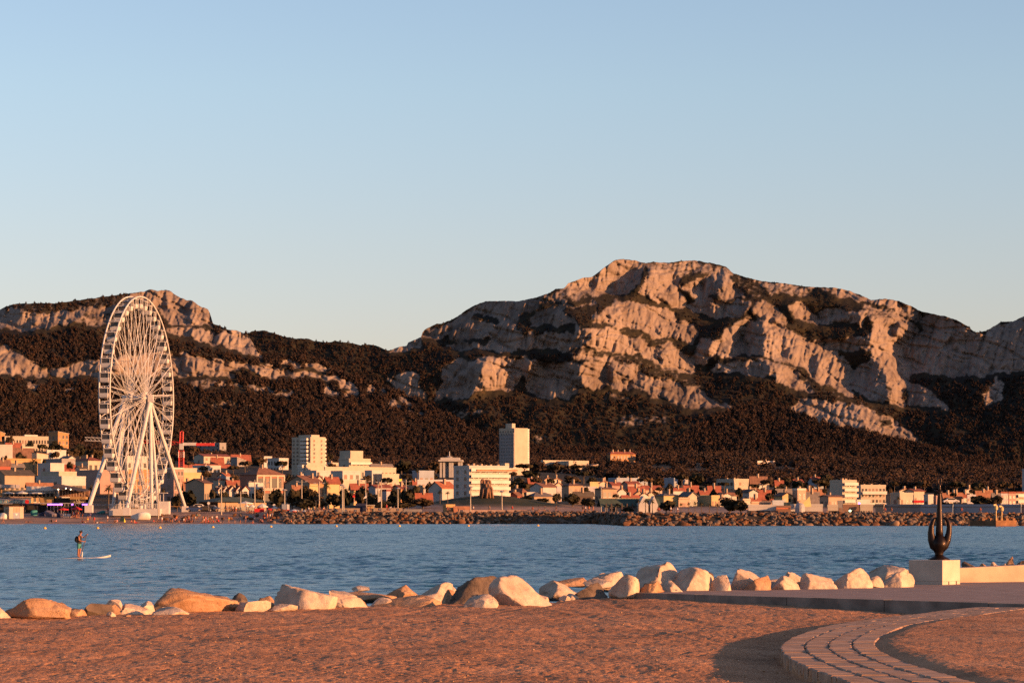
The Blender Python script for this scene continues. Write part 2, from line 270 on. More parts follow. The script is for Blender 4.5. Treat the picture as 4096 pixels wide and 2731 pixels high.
R_MAIN = [
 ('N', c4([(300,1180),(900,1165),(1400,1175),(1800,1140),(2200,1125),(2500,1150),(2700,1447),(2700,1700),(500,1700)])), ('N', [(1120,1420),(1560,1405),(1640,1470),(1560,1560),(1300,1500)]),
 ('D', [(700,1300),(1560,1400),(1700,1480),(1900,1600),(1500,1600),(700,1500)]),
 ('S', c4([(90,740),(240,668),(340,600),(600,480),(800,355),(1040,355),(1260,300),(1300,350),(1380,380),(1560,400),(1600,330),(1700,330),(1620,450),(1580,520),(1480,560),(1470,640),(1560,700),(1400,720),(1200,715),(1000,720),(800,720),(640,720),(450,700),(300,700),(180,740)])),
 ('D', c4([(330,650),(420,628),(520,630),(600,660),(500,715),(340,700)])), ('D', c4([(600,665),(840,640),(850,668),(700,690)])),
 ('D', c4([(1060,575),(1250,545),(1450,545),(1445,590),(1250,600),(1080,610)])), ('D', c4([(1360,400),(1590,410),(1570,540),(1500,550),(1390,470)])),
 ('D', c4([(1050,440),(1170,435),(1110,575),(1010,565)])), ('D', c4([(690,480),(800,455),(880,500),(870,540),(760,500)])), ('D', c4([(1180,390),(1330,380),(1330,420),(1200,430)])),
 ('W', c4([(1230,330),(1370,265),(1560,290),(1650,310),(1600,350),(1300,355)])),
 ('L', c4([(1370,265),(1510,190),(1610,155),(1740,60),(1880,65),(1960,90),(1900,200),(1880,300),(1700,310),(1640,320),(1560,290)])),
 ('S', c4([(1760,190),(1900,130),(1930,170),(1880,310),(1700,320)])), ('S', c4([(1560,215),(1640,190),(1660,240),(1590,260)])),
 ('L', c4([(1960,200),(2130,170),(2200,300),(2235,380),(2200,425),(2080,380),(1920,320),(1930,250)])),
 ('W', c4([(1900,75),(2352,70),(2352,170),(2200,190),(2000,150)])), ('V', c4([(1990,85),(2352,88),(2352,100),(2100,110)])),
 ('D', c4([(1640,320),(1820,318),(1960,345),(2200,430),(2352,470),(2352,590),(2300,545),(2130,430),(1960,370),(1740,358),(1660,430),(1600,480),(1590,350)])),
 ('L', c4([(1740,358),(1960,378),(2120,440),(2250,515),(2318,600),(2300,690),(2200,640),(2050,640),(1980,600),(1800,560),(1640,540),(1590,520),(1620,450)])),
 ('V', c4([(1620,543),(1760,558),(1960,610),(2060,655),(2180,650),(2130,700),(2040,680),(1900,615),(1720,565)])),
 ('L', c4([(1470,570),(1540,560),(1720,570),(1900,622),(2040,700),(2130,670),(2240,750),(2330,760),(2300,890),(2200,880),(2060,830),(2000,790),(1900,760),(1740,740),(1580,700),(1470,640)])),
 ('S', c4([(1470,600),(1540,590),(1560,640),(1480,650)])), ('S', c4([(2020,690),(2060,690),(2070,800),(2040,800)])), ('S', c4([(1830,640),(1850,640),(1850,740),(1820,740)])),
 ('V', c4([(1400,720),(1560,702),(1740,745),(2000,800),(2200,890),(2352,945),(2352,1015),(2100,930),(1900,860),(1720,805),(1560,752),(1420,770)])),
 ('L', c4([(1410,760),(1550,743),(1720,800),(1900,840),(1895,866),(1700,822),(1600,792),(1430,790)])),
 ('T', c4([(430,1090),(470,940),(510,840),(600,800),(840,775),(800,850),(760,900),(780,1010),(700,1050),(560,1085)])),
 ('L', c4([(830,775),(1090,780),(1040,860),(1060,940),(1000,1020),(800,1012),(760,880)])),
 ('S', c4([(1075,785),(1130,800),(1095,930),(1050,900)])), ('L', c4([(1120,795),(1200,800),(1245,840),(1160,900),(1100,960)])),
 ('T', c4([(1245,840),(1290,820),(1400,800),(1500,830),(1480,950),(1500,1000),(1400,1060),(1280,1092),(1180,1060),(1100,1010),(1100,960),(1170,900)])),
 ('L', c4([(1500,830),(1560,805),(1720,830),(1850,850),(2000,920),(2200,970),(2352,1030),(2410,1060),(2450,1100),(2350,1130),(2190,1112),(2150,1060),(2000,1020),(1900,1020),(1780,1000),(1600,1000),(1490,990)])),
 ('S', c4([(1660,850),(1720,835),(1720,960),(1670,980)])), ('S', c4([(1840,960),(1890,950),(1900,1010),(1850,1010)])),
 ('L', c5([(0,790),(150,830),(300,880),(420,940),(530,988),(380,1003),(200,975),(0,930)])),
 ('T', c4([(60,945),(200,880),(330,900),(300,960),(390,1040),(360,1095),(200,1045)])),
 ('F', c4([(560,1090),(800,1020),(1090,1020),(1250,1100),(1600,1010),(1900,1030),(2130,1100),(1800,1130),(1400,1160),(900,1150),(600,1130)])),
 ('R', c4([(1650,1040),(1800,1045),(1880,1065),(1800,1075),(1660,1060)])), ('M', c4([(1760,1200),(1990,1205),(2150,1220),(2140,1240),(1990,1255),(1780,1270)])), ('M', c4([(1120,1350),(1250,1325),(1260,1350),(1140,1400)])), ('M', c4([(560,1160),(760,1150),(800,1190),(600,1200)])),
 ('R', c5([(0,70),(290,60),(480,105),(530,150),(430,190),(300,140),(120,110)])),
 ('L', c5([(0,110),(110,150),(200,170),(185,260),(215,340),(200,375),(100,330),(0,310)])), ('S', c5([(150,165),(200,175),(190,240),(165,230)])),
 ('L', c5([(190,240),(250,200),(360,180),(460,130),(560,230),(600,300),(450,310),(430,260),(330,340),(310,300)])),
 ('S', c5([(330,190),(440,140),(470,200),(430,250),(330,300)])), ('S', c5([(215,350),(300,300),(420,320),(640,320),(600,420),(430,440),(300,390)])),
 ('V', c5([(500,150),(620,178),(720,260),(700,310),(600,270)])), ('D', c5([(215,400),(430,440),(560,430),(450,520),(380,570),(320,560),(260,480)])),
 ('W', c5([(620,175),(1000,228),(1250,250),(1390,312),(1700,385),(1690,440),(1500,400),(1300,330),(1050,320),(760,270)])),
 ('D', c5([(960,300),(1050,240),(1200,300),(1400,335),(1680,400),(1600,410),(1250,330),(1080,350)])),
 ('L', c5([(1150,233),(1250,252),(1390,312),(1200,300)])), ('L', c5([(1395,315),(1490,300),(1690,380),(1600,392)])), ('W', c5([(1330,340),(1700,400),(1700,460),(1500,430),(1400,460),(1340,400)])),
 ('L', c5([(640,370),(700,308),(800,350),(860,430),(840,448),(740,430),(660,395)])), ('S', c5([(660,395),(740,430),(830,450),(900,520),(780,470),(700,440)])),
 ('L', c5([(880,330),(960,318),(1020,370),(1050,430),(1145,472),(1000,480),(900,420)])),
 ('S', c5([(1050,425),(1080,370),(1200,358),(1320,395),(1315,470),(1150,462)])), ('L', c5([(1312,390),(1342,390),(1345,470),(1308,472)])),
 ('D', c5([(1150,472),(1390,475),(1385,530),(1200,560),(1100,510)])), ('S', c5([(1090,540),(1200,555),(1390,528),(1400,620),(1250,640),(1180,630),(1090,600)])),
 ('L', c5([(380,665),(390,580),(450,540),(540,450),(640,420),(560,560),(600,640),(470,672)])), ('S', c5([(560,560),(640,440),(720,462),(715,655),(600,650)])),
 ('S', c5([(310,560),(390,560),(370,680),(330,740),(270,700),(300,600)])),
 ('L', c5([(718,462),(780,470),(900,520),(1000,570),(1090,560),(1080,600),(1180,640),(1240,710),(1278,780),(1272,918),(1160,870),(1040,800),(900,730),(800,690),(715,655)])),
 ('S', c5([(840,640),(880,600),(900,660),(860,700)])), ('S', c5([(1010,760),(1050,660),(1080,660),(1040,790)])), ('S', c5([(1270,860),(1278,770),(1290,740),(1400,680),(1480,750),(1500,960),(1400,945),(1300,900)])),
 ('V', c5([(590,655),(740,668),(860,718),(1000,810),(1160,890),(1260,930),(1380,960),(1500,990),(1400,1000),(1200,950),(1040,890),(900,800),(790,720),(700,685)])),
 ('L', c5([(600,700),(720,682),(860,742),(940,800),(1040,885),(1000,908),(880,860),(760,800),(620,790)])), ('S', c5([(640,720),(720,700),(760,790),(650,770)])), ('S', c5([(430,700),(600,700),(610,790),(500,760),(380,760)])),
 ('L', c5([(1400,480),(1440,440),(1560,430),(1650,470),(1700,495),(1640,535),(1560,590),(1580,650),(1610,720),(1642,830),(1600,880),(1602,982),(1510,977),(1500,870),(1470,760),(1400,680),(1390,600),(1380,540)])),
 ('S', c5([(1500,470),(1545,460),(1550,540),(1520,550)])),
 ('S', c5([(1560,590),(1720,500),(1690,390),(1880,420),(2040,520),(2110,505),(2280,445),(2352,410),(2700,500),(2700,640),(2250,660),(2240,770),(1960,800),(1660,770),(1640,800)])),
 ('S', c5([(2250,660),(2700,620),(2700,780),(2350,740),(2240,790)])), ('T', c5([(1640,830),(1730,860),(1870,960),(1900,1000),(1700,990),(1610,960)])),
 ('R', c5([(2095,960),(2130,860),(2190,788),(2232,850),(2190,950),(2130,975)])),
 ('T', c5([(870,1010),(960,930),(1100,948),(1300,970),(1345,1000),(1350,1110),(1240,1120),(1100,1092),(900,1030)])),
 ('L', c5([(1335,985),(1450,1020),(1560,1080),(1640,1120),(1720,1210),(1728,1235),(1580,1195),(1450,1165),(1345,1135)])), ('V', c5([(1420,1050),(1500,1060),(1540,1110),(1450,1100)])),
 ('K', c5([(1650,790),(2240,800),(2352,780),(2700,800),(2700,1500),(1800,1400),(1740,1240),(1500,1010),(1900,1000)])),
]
R_MAIN.append(('R', c5([(2095,960),(2130,860),(2190,788),(2232,850),(2190,950),(2130,975)])))
SIL_LEFT = [(-300,1270),(-60,1250)] + c2([(0,290),(40,265),(130,240),(300,235),(450,235),(550,225),(650,210),(800,190),(950,170),(1100,150),(1200,140),(1240,120),(1290,125),(1320,135),(1390,122),(1430,135),(1480,175),(1560,210),(1610,215),(1680,265),(1740,285),(1760,330),(1785,410),(1850,430),(1900,455),(1960,460),(2060,490),(2110,560),(2150,630),(2220,690)]) + \
 c3([(400,345),(560,370),(720,385),(860,430),(960,490),(1060,545),(1200,590),(1350,640),(1500,690),(1600,730),(1700,780),(1800,840),(1900,880),(2000,930),(2100,1000),(2200,1040),(2350,1090)]) + [(2060,1785),(2111,1800),(2300,1850),(2500,1900)]
R_LEFT = [
 ('S', c2([(-100,300),(40,260),(100,285),(350,328),(600,300),(900,240),(1000,250),(950,310),(700,340),(600,400),(420,440),(300,475),(150,455),(40,455),(-100,450)])),
 ('V', c2([(-100,230),(130,225),(600,215),(1000,160),(1080,180),(1000,240),(600,292),(350,315),(100,285)])),
 ('W', c2([(620,390),(760,335),(920,320),(930,400),(800,425),(640,420)])),
 ('L', c2([(1060,165),(1250,105),(1390,110),(1490,170),(1610,205),(1690,260),(1740,275),(1770,330),(1792,425),(1700,410),(1580,405),(1400,392),(1350,312),(1270,235),(1100,205)])),
 ('S', c2([(1550,225),(1600,225),(1575,405),(1540,345)])), ('S', c2([(1330,250),(1400,230),(1420,290),(1360,300)])),
 ('V', c2([(1380,398),(1580,412),(1800,428),(1900,445),(1960,455),(1850,478),(1680,455),(1560,428),(1400,440)])),
 ('L', c2([(1390,442),(1560,430),(1680,460),(1850,482),(1960,458),(2070,485),(2115,560),(2155,630),(2225,695),(2100,672),(1980,612),(1880,592),(1800,592),(1640,542),(1400,492)])),
 ('L', c2([(960,700),(1450,655),(1600,660),(1850,710),(1990,750),(2300,760),(2300,850),(2200,840),(2100,790),(1900,790),(1985,845),(1800,850),(1600,850),(1450,842),(1200,840),(960,840)])),
 ('T', c2([(1470,680),(1590,670),(1600,840),(1480,835)])), ('S', c2([(1830,720),(1850,720),(1840,790),(1820,790)])),
 ('T', c2([(410,785),(600,722),(830,705),(960,700),(960,840),(840,835),(700,850),(500,862),(430,855)])),
 ('L', c2([(-100,600),(60,603),(130,660),(200,680),(270,722),(330,772),(415,792),(400,842),(340,858),(160,842),(80,832),(-100,830)])),
 ('R', c2([(160,940),(240,905),(330,912),(270,955)])), ('R', c2([(1480,900),(1650,885),(2000,900),(2250,950),(2310,975),(2200,985),(2000,930),(1600,930)])), ('R', c2([(1630,1055),(1900,1055),(2170,1085),(2000,1100),(1700,1085)])),
 ('R', c2([(400,960),(620,930),(640,960),(450,985)])),
 ('L', c3([(0,420),(200,440),(450,462),(640,500),(900,542),(1060,580),(1145,640),(1130,685),(1060,662),(960,632),(960,595),(800,565),(640,552),(400,552),(320,502),(100,482)])),
 ('L', c3([(440,400),(600,408),(695,472),(560,442)])), ('L', c3([(690,440),(800,428),(940,492),(700,472)])),
 ('L', c3([(840,650),(900,640),(1010,680),(980,702),(850,692)])), ('L', c3([(1010,680),(1155,690),(1160,725),(1030,722)])), ('L', c3([(1205,620),(1250,615),(1295,665),(1220,668)])),
 ('L', c3([(1315,640),(1350,640),(1410,685),(1330,682)])), ('L', c3([(1440,700),(1540,725),(1645,795),(1560,795),(1470,740)])), ('L', c3([(1380,750),(1450,760),(1525,835),(1400,802)])), ('L', c3([(1540,820),(1700,860),(1720,880),(1560,845)])), ('L', c3([(1690,815),(1790,855),(1700,848)])),
 ('R', c3([(220,620),(400,640),(650,690),(560,720),(230,655)])), ('L', c3([(1910,950),(1990,985),(1960,1000),(1900,975)])), ('L', c3([(2030,950),(2110,1010),(2050,990)])), ('R', c3([(1500,915),(1660,950),(1640,970),(1500,940)])),
]
SIL_RIGHT = [(1800,1900),(1950,1850),(2050,1815),(2111,1790),(2207,1800),(2366,1803),(2430,1810),(2600,1812),(2700,1772),(2790,1700),(2900,1652),(3007,1623),(3045,1620),(3128,1636),(3236,1674),(3319,1706),(3490,1738),(3700,1790),(3872,1840),(4096,1868),(4500,1885)]
R_RIGHT = [('R', c5([(960,1190),(1040,1190),(1110,1215),(1050,1220)])), ('V', c5([(0,1200),(300,1150),(600,1250),(600,1400),(0,1400)]))]
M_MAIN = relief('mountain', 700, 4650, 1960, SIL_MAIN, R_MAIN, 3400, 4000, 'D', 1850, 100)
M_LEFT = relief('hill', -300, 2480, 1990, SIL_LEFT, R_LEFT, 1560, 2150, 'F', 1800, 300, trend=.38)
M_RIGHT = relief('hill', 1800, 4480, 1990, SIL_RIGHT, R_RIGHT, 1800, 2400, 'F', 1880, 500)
# ---------------------------------------------------------------- woods on the slopes (stuff): instanced trees
def leaf_blob(V, Q, c, r, n, rs, flat=1.0):             # n small leaf-clump quads spread through a ball
    for _ in range(n):
        d = rs.normal(size=3); d /= np.linalg.norm(d)+1e-9; p = c + d*r*np.array([1, 1, flat])*rs.uniform(.45, 1.0)**.6
        a = rs.normal(size=3); a -= d*np.dot(a, d)*.75; a /= np.linalg.norm(a)+1e-9; b = np.cross(d + rs.normal(size=3)*.35, a); b /= np.linalg.norm(b)+1e-9
        s = r*rs.uniform(.28, .52); k = len(V)
        V += [p-a*s-b*s*.7, p+a*s*.9-b*s, p+a*s+b*s*.8, p-a*s*.8+b*s]; Q.append((k, k+1, k+2, k+3))
def foliage_mat(name, c0, c1, sc=.6):
    m = bpy.data.materials.new(name); m.use_nodes = True; nt = m.node_tree; b = nt.nodes['Principled BSDF']
    tc = nd(nt, 'ShaderNodeTexCoord'); n = nd(nt, 'ShaderNodeTexNoise', Scale=sc, Detail=3.0); nt.links.new(tc.outputs['Object'], n.inputs['Vector'])
    oi = nd(nt, 'ShaderNodeObjectInfo'); ad = nd(nt, 'ShaderNodeMath', operation='MULTIPLY_ADD'); ad.inputs[1].default_value = .35; nt.links.new(oi.outputs['Random'], ad.inputs[0]); nt.links.new(n.outputs[0], ad.inputs[2])
    nt.links.new(ramp(nt, ad.outputs[0], [(.42, c0), (.85, c1)]), b.inputs['Base Color'])
    b.inputs['Roughness'].default_value = .9; b.inputs['Specular IOR Level'].default_value = .1
    return m
PINE = foliage_mat('pine_needles', (.015, .0145, .0155), (.056, .031, .020))
BARK = mat('bark', (.10, .07, .05), .95, .2, 3)
def wood_prototypes(n, seed):
    out = bpy.data.collections.new('wood_source')       # never linked to the scene
    for i in range(n):
        rs = np.random.RandomState(seed+i); V, Q = [], []
        for k in range(7):                              # conical, uneven: clumps round a stem, unit height
            h = .22 + .11*k; rr = (1.02-h)*.48*rs.uniform(.8, 1.2)
            for j in range(3 if k < 5 else 1):
                a = rs.rand()*6.28; leaf_blob(V, Q, np.array([math.cos(a)*rr*.55, math.sin(a)*rr*.55, h+rs.uniform(-.05, .05)]), max(rr*.75, .1), 5, rs)
        me = np_mesh('tree', np.array(V), np.array(Q), PINE, False); o = bpy.data.objects.new('tree', me); out.objects.link(o)
    return out
WOOD = wood_prototypes(6, 40)
def scatter_nodes():
    ng = bpy.data.node_groups.new('scatter', 'GeometryNodeTree')
    ng.interface.new_socket('Geometry', in_out='INPUT', socket_type='NodeSocketGeometry'); ng.interface.new_socket('Geometry', in_out='OUTPUT', socket_type='NodeSocketGeometry')
    gi = ng.nodes.new('NodeGroupInput'); go = ng.nodes.new('NodeGroupOutput'); ip = ng.nodes.new('GeometryNodeInstanceOnPoints')
    ci = ng.nodes.new('GeometryNodeCollectionInfo'); ci.inputs['Collection'].default_value = WOOD; ci.inputs['Separate Children'].default_value = True; ci.inputs['Reset Children'].default_value = True
    ip.inputs['Pick Instance'].default_value = True
    def attr(nm):
        a = ng.nodes.new('GeometryNodeInputNamedAttribute'); a.data_type = 'FLOAT'; a.inputs['Name'].default_value = nm; return a.outputs[0]
    cx = ng.nodes.new('ShaderNodeCombineXYZ'); cr = ng.nodes.new('ShaderNodeCombineXYZ')
    ng.links.new(attr('sx'), cx.inputs[0]); ng.links.new(attr('sx'), cx.inputs[1]); ng.links.new(attr('sz'), cx.inputs[2]); ng.links.new(attr('rz'), cr.inputs[2])
    rnd = ng.nodes.new('FunctionNodeRandomValue'); rnd.data_type = 'INT'; rnd.inputs['Min'].default_value = 0; rnd.inputs['Max'].default_value = 5
    rout = [s for s in rnd.outputs if s.type == 'INT'][0]
    for s in rnd.inputs:
        if s.type == 'INT' and s.name == 'Min': s.default_value = 0
        if s.type == 'INT' and s.name == 'Max': s.default_value = 5
    ng.links.new(rout, ip.inputs['Instance Index'])
    ng.links.new(gi.outputs[0], ip.inputs['Points']); ng.links.new(ci.outputs[0], ip.inputs['Instance'])
    ng.links.new(cx.outputs[0], ip.inputs['Scale']); ng.links.new(cr.outputs[0], ip.inputs['Rotation'])
    ng.links.new(ip.outputs[0], go.inputs[0]); return ng
SCATTER = scatter_nodes()
def wood(M, n, h, seed, ymax=1905, name='wood'):
    rs = np.random.RandomState(seed); R = M['n']; nc = M['MX'].shape[1]
    a = rs.rand(n)*(R-1.01); b = rs.rand(n)*(nc-1.01); i = a.astype(int); j = b.astype(int)
    V = M['V']; fa = (a-i)[:, None]; fb = (b-j)[:, None]
    p = V[i,j]*(1-fa)*(1-fb)+V[i,j+1]*(1-fa)*fb+V[i+1,j]*fa*(1-fb)+V[i+1,j+1]*fa*fb
    px = M['MX'][i,j]; py = M['MY'][i,j]
    keep = (M['VG'][i,j] > .8) & (M['VG'][np.minimum(i+4, R-1),j] > .7) & (M['VG'][np.minimum(i+8, R-1),j] > .5) & (py < ymax) & (px > -150) & (px < 4250) & (rs.rand(n) < .72+.55*gnoise(px/70, py/45, seed+1))
    p = p[keep]; m = len(p)
    me = bpy.data.meshes.new(name); me.vertices.add(m); p[:, 2] -= .5; me.vertices.foreach_set('co', p.astype(np.float32).ravel())
    hh = h*rs.uniform(.5, 1.35, m)*np.clip((py[keep]-900)/600, .5, 1.0)
    for nm, d in (('sz', hh), ('sx', hh*rs.uniform(.75, 1.25, m)), ('rz', rs.rand(m)*6.28)):
        at = me.attributes.new(nm, 'FLOAT', 'POINT'); at.data.foreach_set('value', d.astype(np.float32))
    o = link(name, me); md = o.modifiers.new('scatter', 'NODES'); md.node_group = SCATTER; tag(o, kind='stuff')
wood(M_LEFT, 40000, 3.5, 71); wood(M_MAIN, 52000, 4.0, 72); wood(M_RIGHT, 34000, 4.2, 73)
# ---------------------------------------------------------------- sea
def sea_material():
    m = bpy.data.materials.new('sea_water'); m.use_nodes = True; nt = m.node_tree; b = nt.nodes['Principled BSDF']
    b.inputs['Base Color'].default_value = (.005, .052, .092, 1); b.inputs['Roughness'].default_value = .2; b.inputs['IOR'].default_value = 1.25
    b.inputs['Specular IOR Level'].default_value = .5
    tc = nd(nt, 'ShaderNodeTexCoord'); prev = None
    for sc, st, dist, rot in ((.30, .9, .55, 0), (.85, .9, .22, .3), (2.6, .8, .06, -.25)):
        mp = nd(nt, 'ShaderNodeMapping'); mp.inputs['Scale'].default_value = (.75, 1.25, 1); mp.inputs['Rotation'].default_value = (0, 0, rot); nt.links.new(tc.outputs['Object'], mp.inputs[0])
        n = nd(nt, 'ShaderNodeTexNoise', Scale=sc, Detail=3.0, Roughness=.55); nt.links.new(mp.outputs[0], n.inputs['Vector'])
        bp = nd(nt, 'ShaderNodeBump', Strength=st, Distance=dist); nt.links.new(n.outputs[0], bp.inputs['Height'])
        if prev: nt.links.new(prev, bp.inputs['Normal'])
        prev = bp.outputs[0]
    nt.links.new(prev, b.inputs['Normal']); return m
MATSEA = sea_material()
def build_sea():
    D = [40.0]
    while D[-1] < 760: D.append(D[-1] + max(.35, D[-1]*.0016))
    D = np.array(D); u = np.r_[np.arange(-2600, -420, 40), np.linspace(-420, 4520, 620), np.arange(4560, 6800, 40)]
    X_ = D[:, None]*(u-CX)[None, :]/F; Y_ = np.tile(D[:, None], (1, len(u)))
    fade = 1.0
    Zw = .15*fbm(X_/3.4+Y_*.08, Y_/2.0, 2, 900) + .085*ridged(X_/1.5, Y_/.95+X_*.15, 2, 910) + .07*fbm(X_/14, Y_/9, 2, 920) - .03
    Zw = Zw*np.clip(.85 + .9*fbm(X_/45, Y_/110, 2, 930), .35, 1.5)
    V = np.stack([X_, Y_, Zw], -1).reshape(-1, 3)
    tag(link('sea', np_mesh('sea', V, grid_faces(len(D), len(u)), MATSEA, True)), kind='structure')
build_sea()
def build_open_water():                                  # the flat rest of the bay, just under the wave troughs
    V = [(-5000, -200, -.55), (5000, -200, -.55), (5000, 760, -.55), (-5000, 760, -.55)]
    tag(link('sea', np_mesh('sea', V, [(0, 1, 2, 3)], MATSEA, False)), kind='structure')
build_open_water()
# ---------------------------------------------------------------- near shore: sand, stone paving, path with kerb, wall
ZG, ZP, ZT = 1.10, 1.30, 1.23
RING = [(4500,2420),(4250,2418),(4096,2421),(3947,2424),(3778,2438),(3651,2456),(3523,2469),(3396,2486),(3312,2499),(3248,2518),(3206,2533),(3163,2550),(3125,2573),(3121,2594),(3142,2618),(3206,2658),(3303,2692),(3405,2730),(3560,2775),(3800,2830)]
def ringpts():
    pts = np.array([((CAMZ-ZT)*F/(y-HY)*(x-CX)/F, (CAMZ-ZT)*F/(y-HY)) for x, y in RING])
    for _ in range(2):                                   # round the traced corners, then resample evenly
        q = [pts[0]]
        for a, b in zip(pts[:-1], pts[1:]): q += [a*.75+b*.25, a*.25+b*.75]
        pts = np.array(q+[pts[-1]])
    s = np.r_[0, np.cumsum(np.linalg.norm(np.diff(pts, axis=0), axis=1))]
    t = np.arange(0, s[-1], .05); return np.stack([np.interp(t, s, pts[:,0]), np.interp(t, s, pts[:,1])], 1)
RP = ringpts()
RT = np.gradient(RP, axis=0); RT /= np.linalg.norm(RT, axis=1)[:, None]
for _ in range(30): RT[1:-1] = (RT[:-2]+RT[1:-1]*2+RT[2:])/4
RT /= np.linalg.norm(RT, axis=1)[:, None]
RN = np.stack([-RT[:,1], RT[:,0]], 1)                    # points to the inside of the terrace
K0, K1 = np.array([2.05, 59.0]), np.array([9.44, 51.4]); KD = (K1-K0)/np.linalg.norm(K1-K0); KN = np.array([-KD[1], KD[0]])  # kerb line; KN points to the path
if KN[1] < 0: KN = -KN
def edgeD(px): return np.interp(px, [-600,0,500,900,1400,1800,2235,2330,2460,2600], [48,50,51.5,53.6,55.5,57,57.8,59.5,61,62])
def sand_height(x, y):
    px = CX + x*F/y
    h = ZG + .05*fbm(x/2.3, y/3.1, 3, 200) + .010*fbm(x/.55, y/.8, 3, 201)
    h = h + .015*np.minimum(fbm(x/.24, y/.34, 2, 202)+.15, .25)*1.3 + .011*fbm(x/.085, y/.11, 2, 203)
    h = h - .030*np.clip(ridged(x/.42, y/.55, 1, 204)-.38, 0, 1)*3.0*np.clip(.35+1.6*fbm(x/2.6, y/3.6, 2, 207), 0, 1)      # footprints
    for a0, b0, w0 in ((-6.5, .30, 0), (-4.9, .30, 0), (3.2, -.12, 2), (4.6, -.12, 2)):   # old wheel tracks crossing the sand
        dd = (x-a0-b0*(y-38)-.35*np.sin(y/6+w0)); h = h - .008*np.exp(-(dd/.11)**2) + .004*np.exp(-((np.abs(dd)-.2)/.07)**2)
    kd = (x-K0[0])*KN[0]+(y-K0[1])*KN[1]; ka = (x-K0[0])*KD[0]+(y-K0[1])*KD[1]
    near = np.exp(-(kd/1.6)**2); h = h + near*np.interp(ka, [-1,0,2,4,6,9], [0,.07,.10,.05,-.03,-.06])
    h = h - np.where((ka > -.2), np.clip(kd-.3, 0, .5), 0)
    e = edgeD(px); h = h - np.where(px < 2520, np.clip((y-e)*.62, 0, 3.0), np.clip((y-66)*.5, 0, 3))
    return h
def sand_material():
    m = bpy.data.materials.new('packed_sand'); m.use_nodes = True; nt = m.node_tree; b = nt.nodes['Principled BSDF']
    tc = nd(nt, 'ShaderNodeTexCoord')
    n1 = nd(nt, 'ShaderNodeTexNoise', Scale=.7, Detail=8.0, Roughness=.65); nt.links.new(tc.outputs['Object'], n1.inputs['Vector'])
    c = ramp(nt, n1.outputs[0], [(.3, (.27, .122, .058)), (.5, (.42, .192, .093)), (.72, (.49, .245, .128))])
    v = nd(nt, 'ShaderNodeTexVoronoi', Scale=26.0); nt.links.new(tc.outputs['Object'], v.inputs['Vector'])
    n3 = nd(nt, 'ShaderNodeTexNoise', Scale=34.0, Detail=4.0); nt.links.new(tc.outputs['Object'], n3.inputs['Vector'])
    gr = ramp(nt, n3.outputs[0], [(.36, (.45, .42, .40)), (.52, (1, 1, 1)), (.70, (1.25, 1.25, 1.25))])
    c = mixc(nt, .7, c, gr, 'MULTIPLY')
    peb = ramp(nt, v.outputs['Distance'], [(.10, (1, 1, 1)), (.16, (0, 0, 0))])
    sel = nd(nt, 'ShaderNodeMath', operation='GREATER_THAN'); sel.inputs[1].default_value = .78; sx = nd(nt, 'ShaderNodeSeparateColor'); nt.links.new(v.outputs['Color'], sx.inputs[0]); nt.links.new(sx.outputs[0], sel.inputs[0])
    mu = nd(nt, 'ShaderNodeMath', operation='MULTIPLY'); nt.links.new(peb, mu.inputs[0]); nt.links.new(sel.outputs[0], mu.inputs[1])
    nt.links.new(mixc(nt, mu.outputs[0], c, (.56, .38, .26)), b.inputs['Base Color'])
    b.inputs['Roughness'].default_value = .95; b.inputs['Specular IOR Level'].default_value = .1
    bp = nd(nt, 'ShaderNodeBump', Strength=.6, Distance=.02); nt.links.new(n3.outputs[0], bp.inputs['Height'])
    bp2 = nd(nt, 'ShaderNodeBump', Strength=.7, Distance=.02); nt.links.new(mu.outputs[0], bp2.inputs['Height']); nt.links.new(bp.outputs[0], bp2.inputs['Normal'])
    nt.links.new(bp2.outputs[0], b.inputs['Normal']); return m
SAND = sand_material()
def build_sand():
    D = list(np.arange(10, 24, .14)) + [24.0]
    while D[-1] < 72: D.append(D[-1] + .052*(D[-1]/40)**1.4)
    D = np.array(D); u = np.r_[np.arange(-2900, -500, 30), np.arange(-500, 4700, 6.0), np.arange(4700, 7600, 30)]
    X_ = D[:, None]*(u-CX)[None, :]/F; Y_ = np.tile(D[:, None], (1, len(u)))
    H = sand_height(X_, Y_)
    # inside the stone edging the terrace is higher: signed distance to the edging curve
    near = np.full(X_.shape, -9.0); poly = [tuple(p) for p in RP[::4]] + [(RP[-1,0]+1, 5), (40, 5), (40, 50)]
    ins = inside(poly, X_, Y_)
    idx = np.argwhere((X_ > 2.4) & (Y_ < 53)); pts = np.stack([X_[tuple(idx.T)], Y_[tuple(idx.T)]], 1); dm = np.full(len(pts), 9.0)
    for c in RP[::6]: dm = np.minimum(dm, (pts[:,0]-c[0])**2+(pts[:,1]-c[1])**2)
    sd = np.full(X_.shape, 9.0); sd[tuple(idx.T)] = np.sqrt(dm); sd = np.where(ins, sd, -sd)
    up = np.clip((sd-.05)/.05, 0, 1)*ins
    H = H*(1-up) + up*(ZT - .02*np.clip((1.45-sd)/.25, 0, 1) + .055*np.clip((sd-1.0)/.6, 0, 1) + .55*(H-ZG)*np.clip((sd-1.1)/.5, 0, 1))
    H = H - .05*np.exp(-((sd+.25)/.35)**2)*(~ins)*(sd > -1.5)
    V = np.stack([X_, Y_, H], -1).reshape(-1, 3)
    tag(link('ground', np_mesh('ground', V, grid_faces(len(D), len(u)), SAND, True)), kind='structure')
build_sand()
